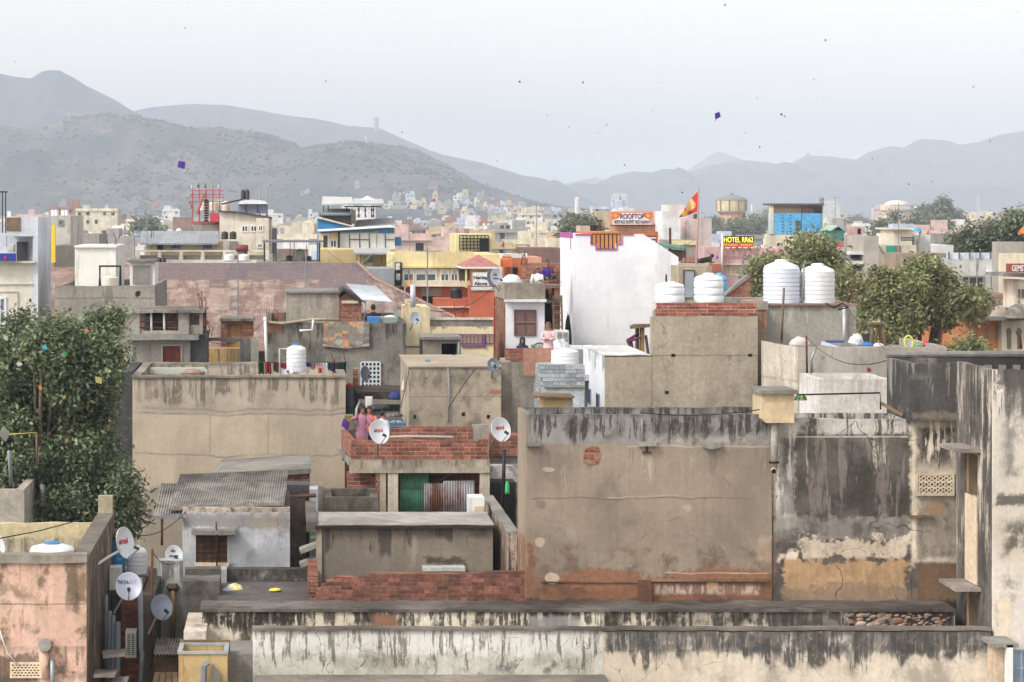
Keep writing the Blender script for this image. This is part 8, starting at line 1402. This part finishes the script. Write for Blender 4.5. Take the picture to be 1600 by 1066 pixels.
# ------------------------------------------------------------------ wires, rods, pipes and odds and ends that crowd the roofs
WIRE=paint('wire_black',(.02,.02,.02,1),.6,.0)
def wire(lab,a,b_,sag=.4,r_=.011):
    A,B_=P(*a),P(*b_); pts=[A.lerp(B_,k/10)+Vector((0,0,-sag*4*(k/10)*(1-k/10))) for k in range(11)]; solo('overhead_wire',MB().tube(pts,r_,4),WIRE,lab,'wire','overhead wires')
for q in ((('wire from the terrace dish to the stucco block corner'),(603,690,63.6),(640,574,70),.3),('wire from the white drain pipe to the tank house slab',(414,500,85.5),(311,525,81.5),.5),('wire from the cream turret to the tower roof dish',(636,470,89.5),(780,440,93.5),.7),('wire crossing from the tower roof to the rooftop sign post',(850,444,94),(936,348,129),.9),('wire from the steel door room to the hotel sign pole',(1090,417,96),(1128,372,149),.8),('wire from the rug house awning to the cream turret',(621,480,88),(636,474,89.5),.1),('wire from the near tree to the far left brick lined box',(120,600,64),(57,690,64),.3),('wire from the tan wall house to the near tree',(215,585,75.2),(120,560,67),.5),('wire slung between pink house post and the whitewashed house',(160,806,57.5),(290,800,60),.5),('second wire slung from the pink house post to the awning',(158,803,57.5),(245,808,60),.35),('wire from the alley pole to the small white dish',(238,862,52.5),(275,878,56.3),.15),('wire from the tall tanks platform to the junk wall',(1325,482,83.8),(1440,543,78),.5),('wire from the junk rod to the overhanging box',(1261,528,76),(1395,560,54.6),.4),('wire from the yellow house to the pergola',(616,405,134.8),(500,380,140),.9),('wire from the orange roof storey to the red flag pole',(1026,365,130),(1089,372,112),.5),('long wire from the corner tower over the junk yard',(1500,556,54.6),(1338,480,84),.9),('wire drooping down the stucco block face',(745,574,69.9),(700,640,69.9),-.05),('wire hanging along the brown house parapet',(1000,645,52.9),(1188,640,52.9),.08)): wire(*q)
def rods(lab,px,py,d,n,h,seed):
    rr=random.Random(seed); r=thing('rebar_stubs',lab,'rebar',P(px,py,d),'rebar stubs on roofs')
    for k in range(n):
        a=Vector((rr.uniform(-.2,.2),rr.uniform(-.2,.2),0)); p=P(px,py,d)+a; build('rod',MB().tube([p+Vector((0,0,-.1)),p+Vector((rr.uniform(-.08,.08),0,h*rr.uniform(.3,.5))),p+Vector((rr.uniform(-.15,.15),0,h*rr.uniform(.5,.8)))],.013,5),RUSTM,r)
for i,q in enumerate((('rebar stubs on the rug house left corner',425,503,86.2,3,.7),('rebar stubs over the tank house slab end',313,486,82,4,.8),('rebar stubs on the tan wall house far corner',528,583,80.5,3,.9),('rebar stubs on the open room frame',330,528,84.1,3,.8),('rebar stubs on the tall tanks platform edge',1334,474,84.2,4,.7),('rebar stubs on the junk yard wall end',1470,541,79,3,.8),('rebar stubs on the white stepped house pier',720,499,90.5,3,.8),('rebar stubs on the tower brick parapet',822,411,98.4,4,.7),('rebar stubs on the steel door room',1108,416,97,3,.8),('rebar stubs on the clutter terrace',1068,408,113,3,1.),('rebar stubs on the white roof room',176,385,95,3,.8),('rebar stubs on the grey block house corner',238,446,92,3,.9),('rebar stubs on the orange house roof',805,402,151,4,1.2),('rebar stubs on the grey sheet roof shop',238,378,160,4,1.2))): rods(*q,seed=60+i)
for i,(px,py,d,h,lab) in enumerate(((372,498,93,2.2,'television aerial on the ruined stair room'),(668,497,91,2.5,'television aerial on the cream house parapet'),(1160,470,91,1.6,'television aerial by the triangular brick wall'),(1404,395,153,3.,'television aerial on the low brown wall'),(640,392,136,2.6,'television aerial on the yellow scalloped parapet'),(230,406,151,2.6,'television aerial on the balustrade house'),(838,388,161,2.8,'television aerial on the dark brick house'),(1305,366,233,3.5,'television aerial on the long pale terrace'))):
    r=thing('television_aerial',lab,'aerial',P(px,py,d),'television aerials'); p=P(px,py,d); build('mast',MB().tube([p,p+Vector((0,0,h))],.025,5),GALV,r); b=MB(); b.tube([p+Vector((-.5,0,h*.95)),p+Vector((.5,0,h*.95))],.015,4)
    for k in range(6): b.tube([p+Vector((-.45+k*.18,-.3,h*.95)),p+Vector((-.45+k*.18,.3,h*.95))],.012,4)
    build('antenna',b,GALV,r)
def bucket(lab,px,py,w,h,d,m):
    R=sz(w,d)/2; p=P(px,py,d); H=sz(h,d); r=thing('bucket',lab,'bucket',p); b=MB(); b.lathe(p.x,p.y,[(R*.75,p.z),(R,p.z+H),(R*1.08,p.z+H),(R*1.05,p.z+H+.01),(R*.9,p.z+H-.02),(R*.7,p.z+.03)],18); auto_smooth(build('pail',b,m,r),40); build('handle',MB().tube([(p.x+R*math.cos(a),p.y,p.z+H+R*.6*math.sin(a)) for a in [math.pi*k/8 for k in range(9)]],.01,5),GALV,r)
bucket('blue bucket on the stucco block roof',668,572,8,8,72,BLUEP); bucket('red bucket on the tan wall house roof by the laundry',500,583,7,7,79,paint('red_plastic',c(190,60,60),.4,.05)); bucket('green bucket on the roof where the women sit',833,546,7,6,90.5,paint('green_plastic',c(60,150,90),.4,.05))
heap('rubble_heap','small rubble heap on the pale flat roof of the grey house','rubble',610,818,46,5,58.3,[c(170,160,150),c(130,120,112),c(190,170,156)],seed=71); heap('rubble_heap','brick rubble heap on the tan wall house roof','rubble',300,584,40,6,79,[c(160,110,90),c(150,140,130),c(120,90,80)],seed=72); heap('rubble_heap','loose rubble at the foot of the brown wall ledge','rubble',905,948,60,4,52.6,[c(120,112,104),c(96,88,82),c(140,128,116)],seed=73); heap('rubble_heap','grey rubble on the stucco block roof corner','rubble',745,572,24,4,72.,[c(150,140,130),c(120,112,104)],seed=74)
solopipe('tank_plumbing',[(1256,470,83.9),(1256,440,83.9),(1256,412,83.9),(1268,410,84.2)],.03,GREYP,'grey pipe between the two tall tanks','pipe'); solopipe('wall_conduit',[(700,575,69.95),(702,610,69.95),(701,660,69.95)],.02,GREYP,'thin grey conduit down the stucco block face','conduit'); solopipe('wall_conduit',[(1003,655,52.96),(1004,690,52.96)],.018,GREYP,'thin conduit stub on the brown wall parapet','conduit')
# ------------------------------------------------------------------ ragged, settled edges on the nearest masonry
import bmesh
def roughen(o,step=.3,amp=.014,ztopw=1.6):
    me=o.data; bm=bmesh.new(); bm.from_mesh(me); xs=[v.co.x for v in bm.verts]; ys=[v.co.y for v in bm.verts]
    for ax,lo,hi in ((0,min(xs),max(xs)),(1,min(ys),max(ys))):
        n=min(90,int((hi-lo)/step))
        if hi-lo<.5: continue
        for k in range(1,n):
            q=[0,0,0]; q[ax]=lo+(hi-lo)*k/n; nn=[0,0,0]; nn[ax]=1
            bmesh.ops.bisect_plane(bm,geom=bm.verts[:]+bm.edges[:]+bm.faces[:],plane_co=q,plane_no=nn)
    off=o.matrix_world.translation if not o.parent else Vector(root_of(o).location)
    for v in bm.verts:
        w=v.co+off; a=mnoise.noise((w.x*1.1,w.y*1.1,3.1)); b_=mnoise.noise((w.x*4.3,w.y*4.3,7.7)); v.co.z+=(a*.8+b_*.9)*amp*ztopw; v.co.y+=mnoise.noise((w.x*2.2,w.z*2.2,1.7))*amp*.6
    bm.to_mesh(me); bm.free(); me.update()
for rn in ('stained_house','corner_tower','front_parapet','middle_parapet','pink_house','stucco_block','tan_wall_house','gravel_wall_house','junk_yard_wall','white_parapet_room','dirty_grey_house','flat_roof_house','whitewashed_house','long_grey_wall','tank_platform','alley_wall','stair_tower','grey_block_house','court_block','court_back_wall','yard_parapet','tank_house','pale_brick_house'):
    for r in [q for q in bpy.data.objects if q.name.split('.')[0]==rn and q.parent is None]:
        for ch in r.children:
            if ch.type=='MESH' and any(k in ch.name for k in ('wall','parapet','coping','stretch','overhang','rim','brick_top','band','slab','roof_edge')) and len(ch.data.vertices)<120: roughen(ch)
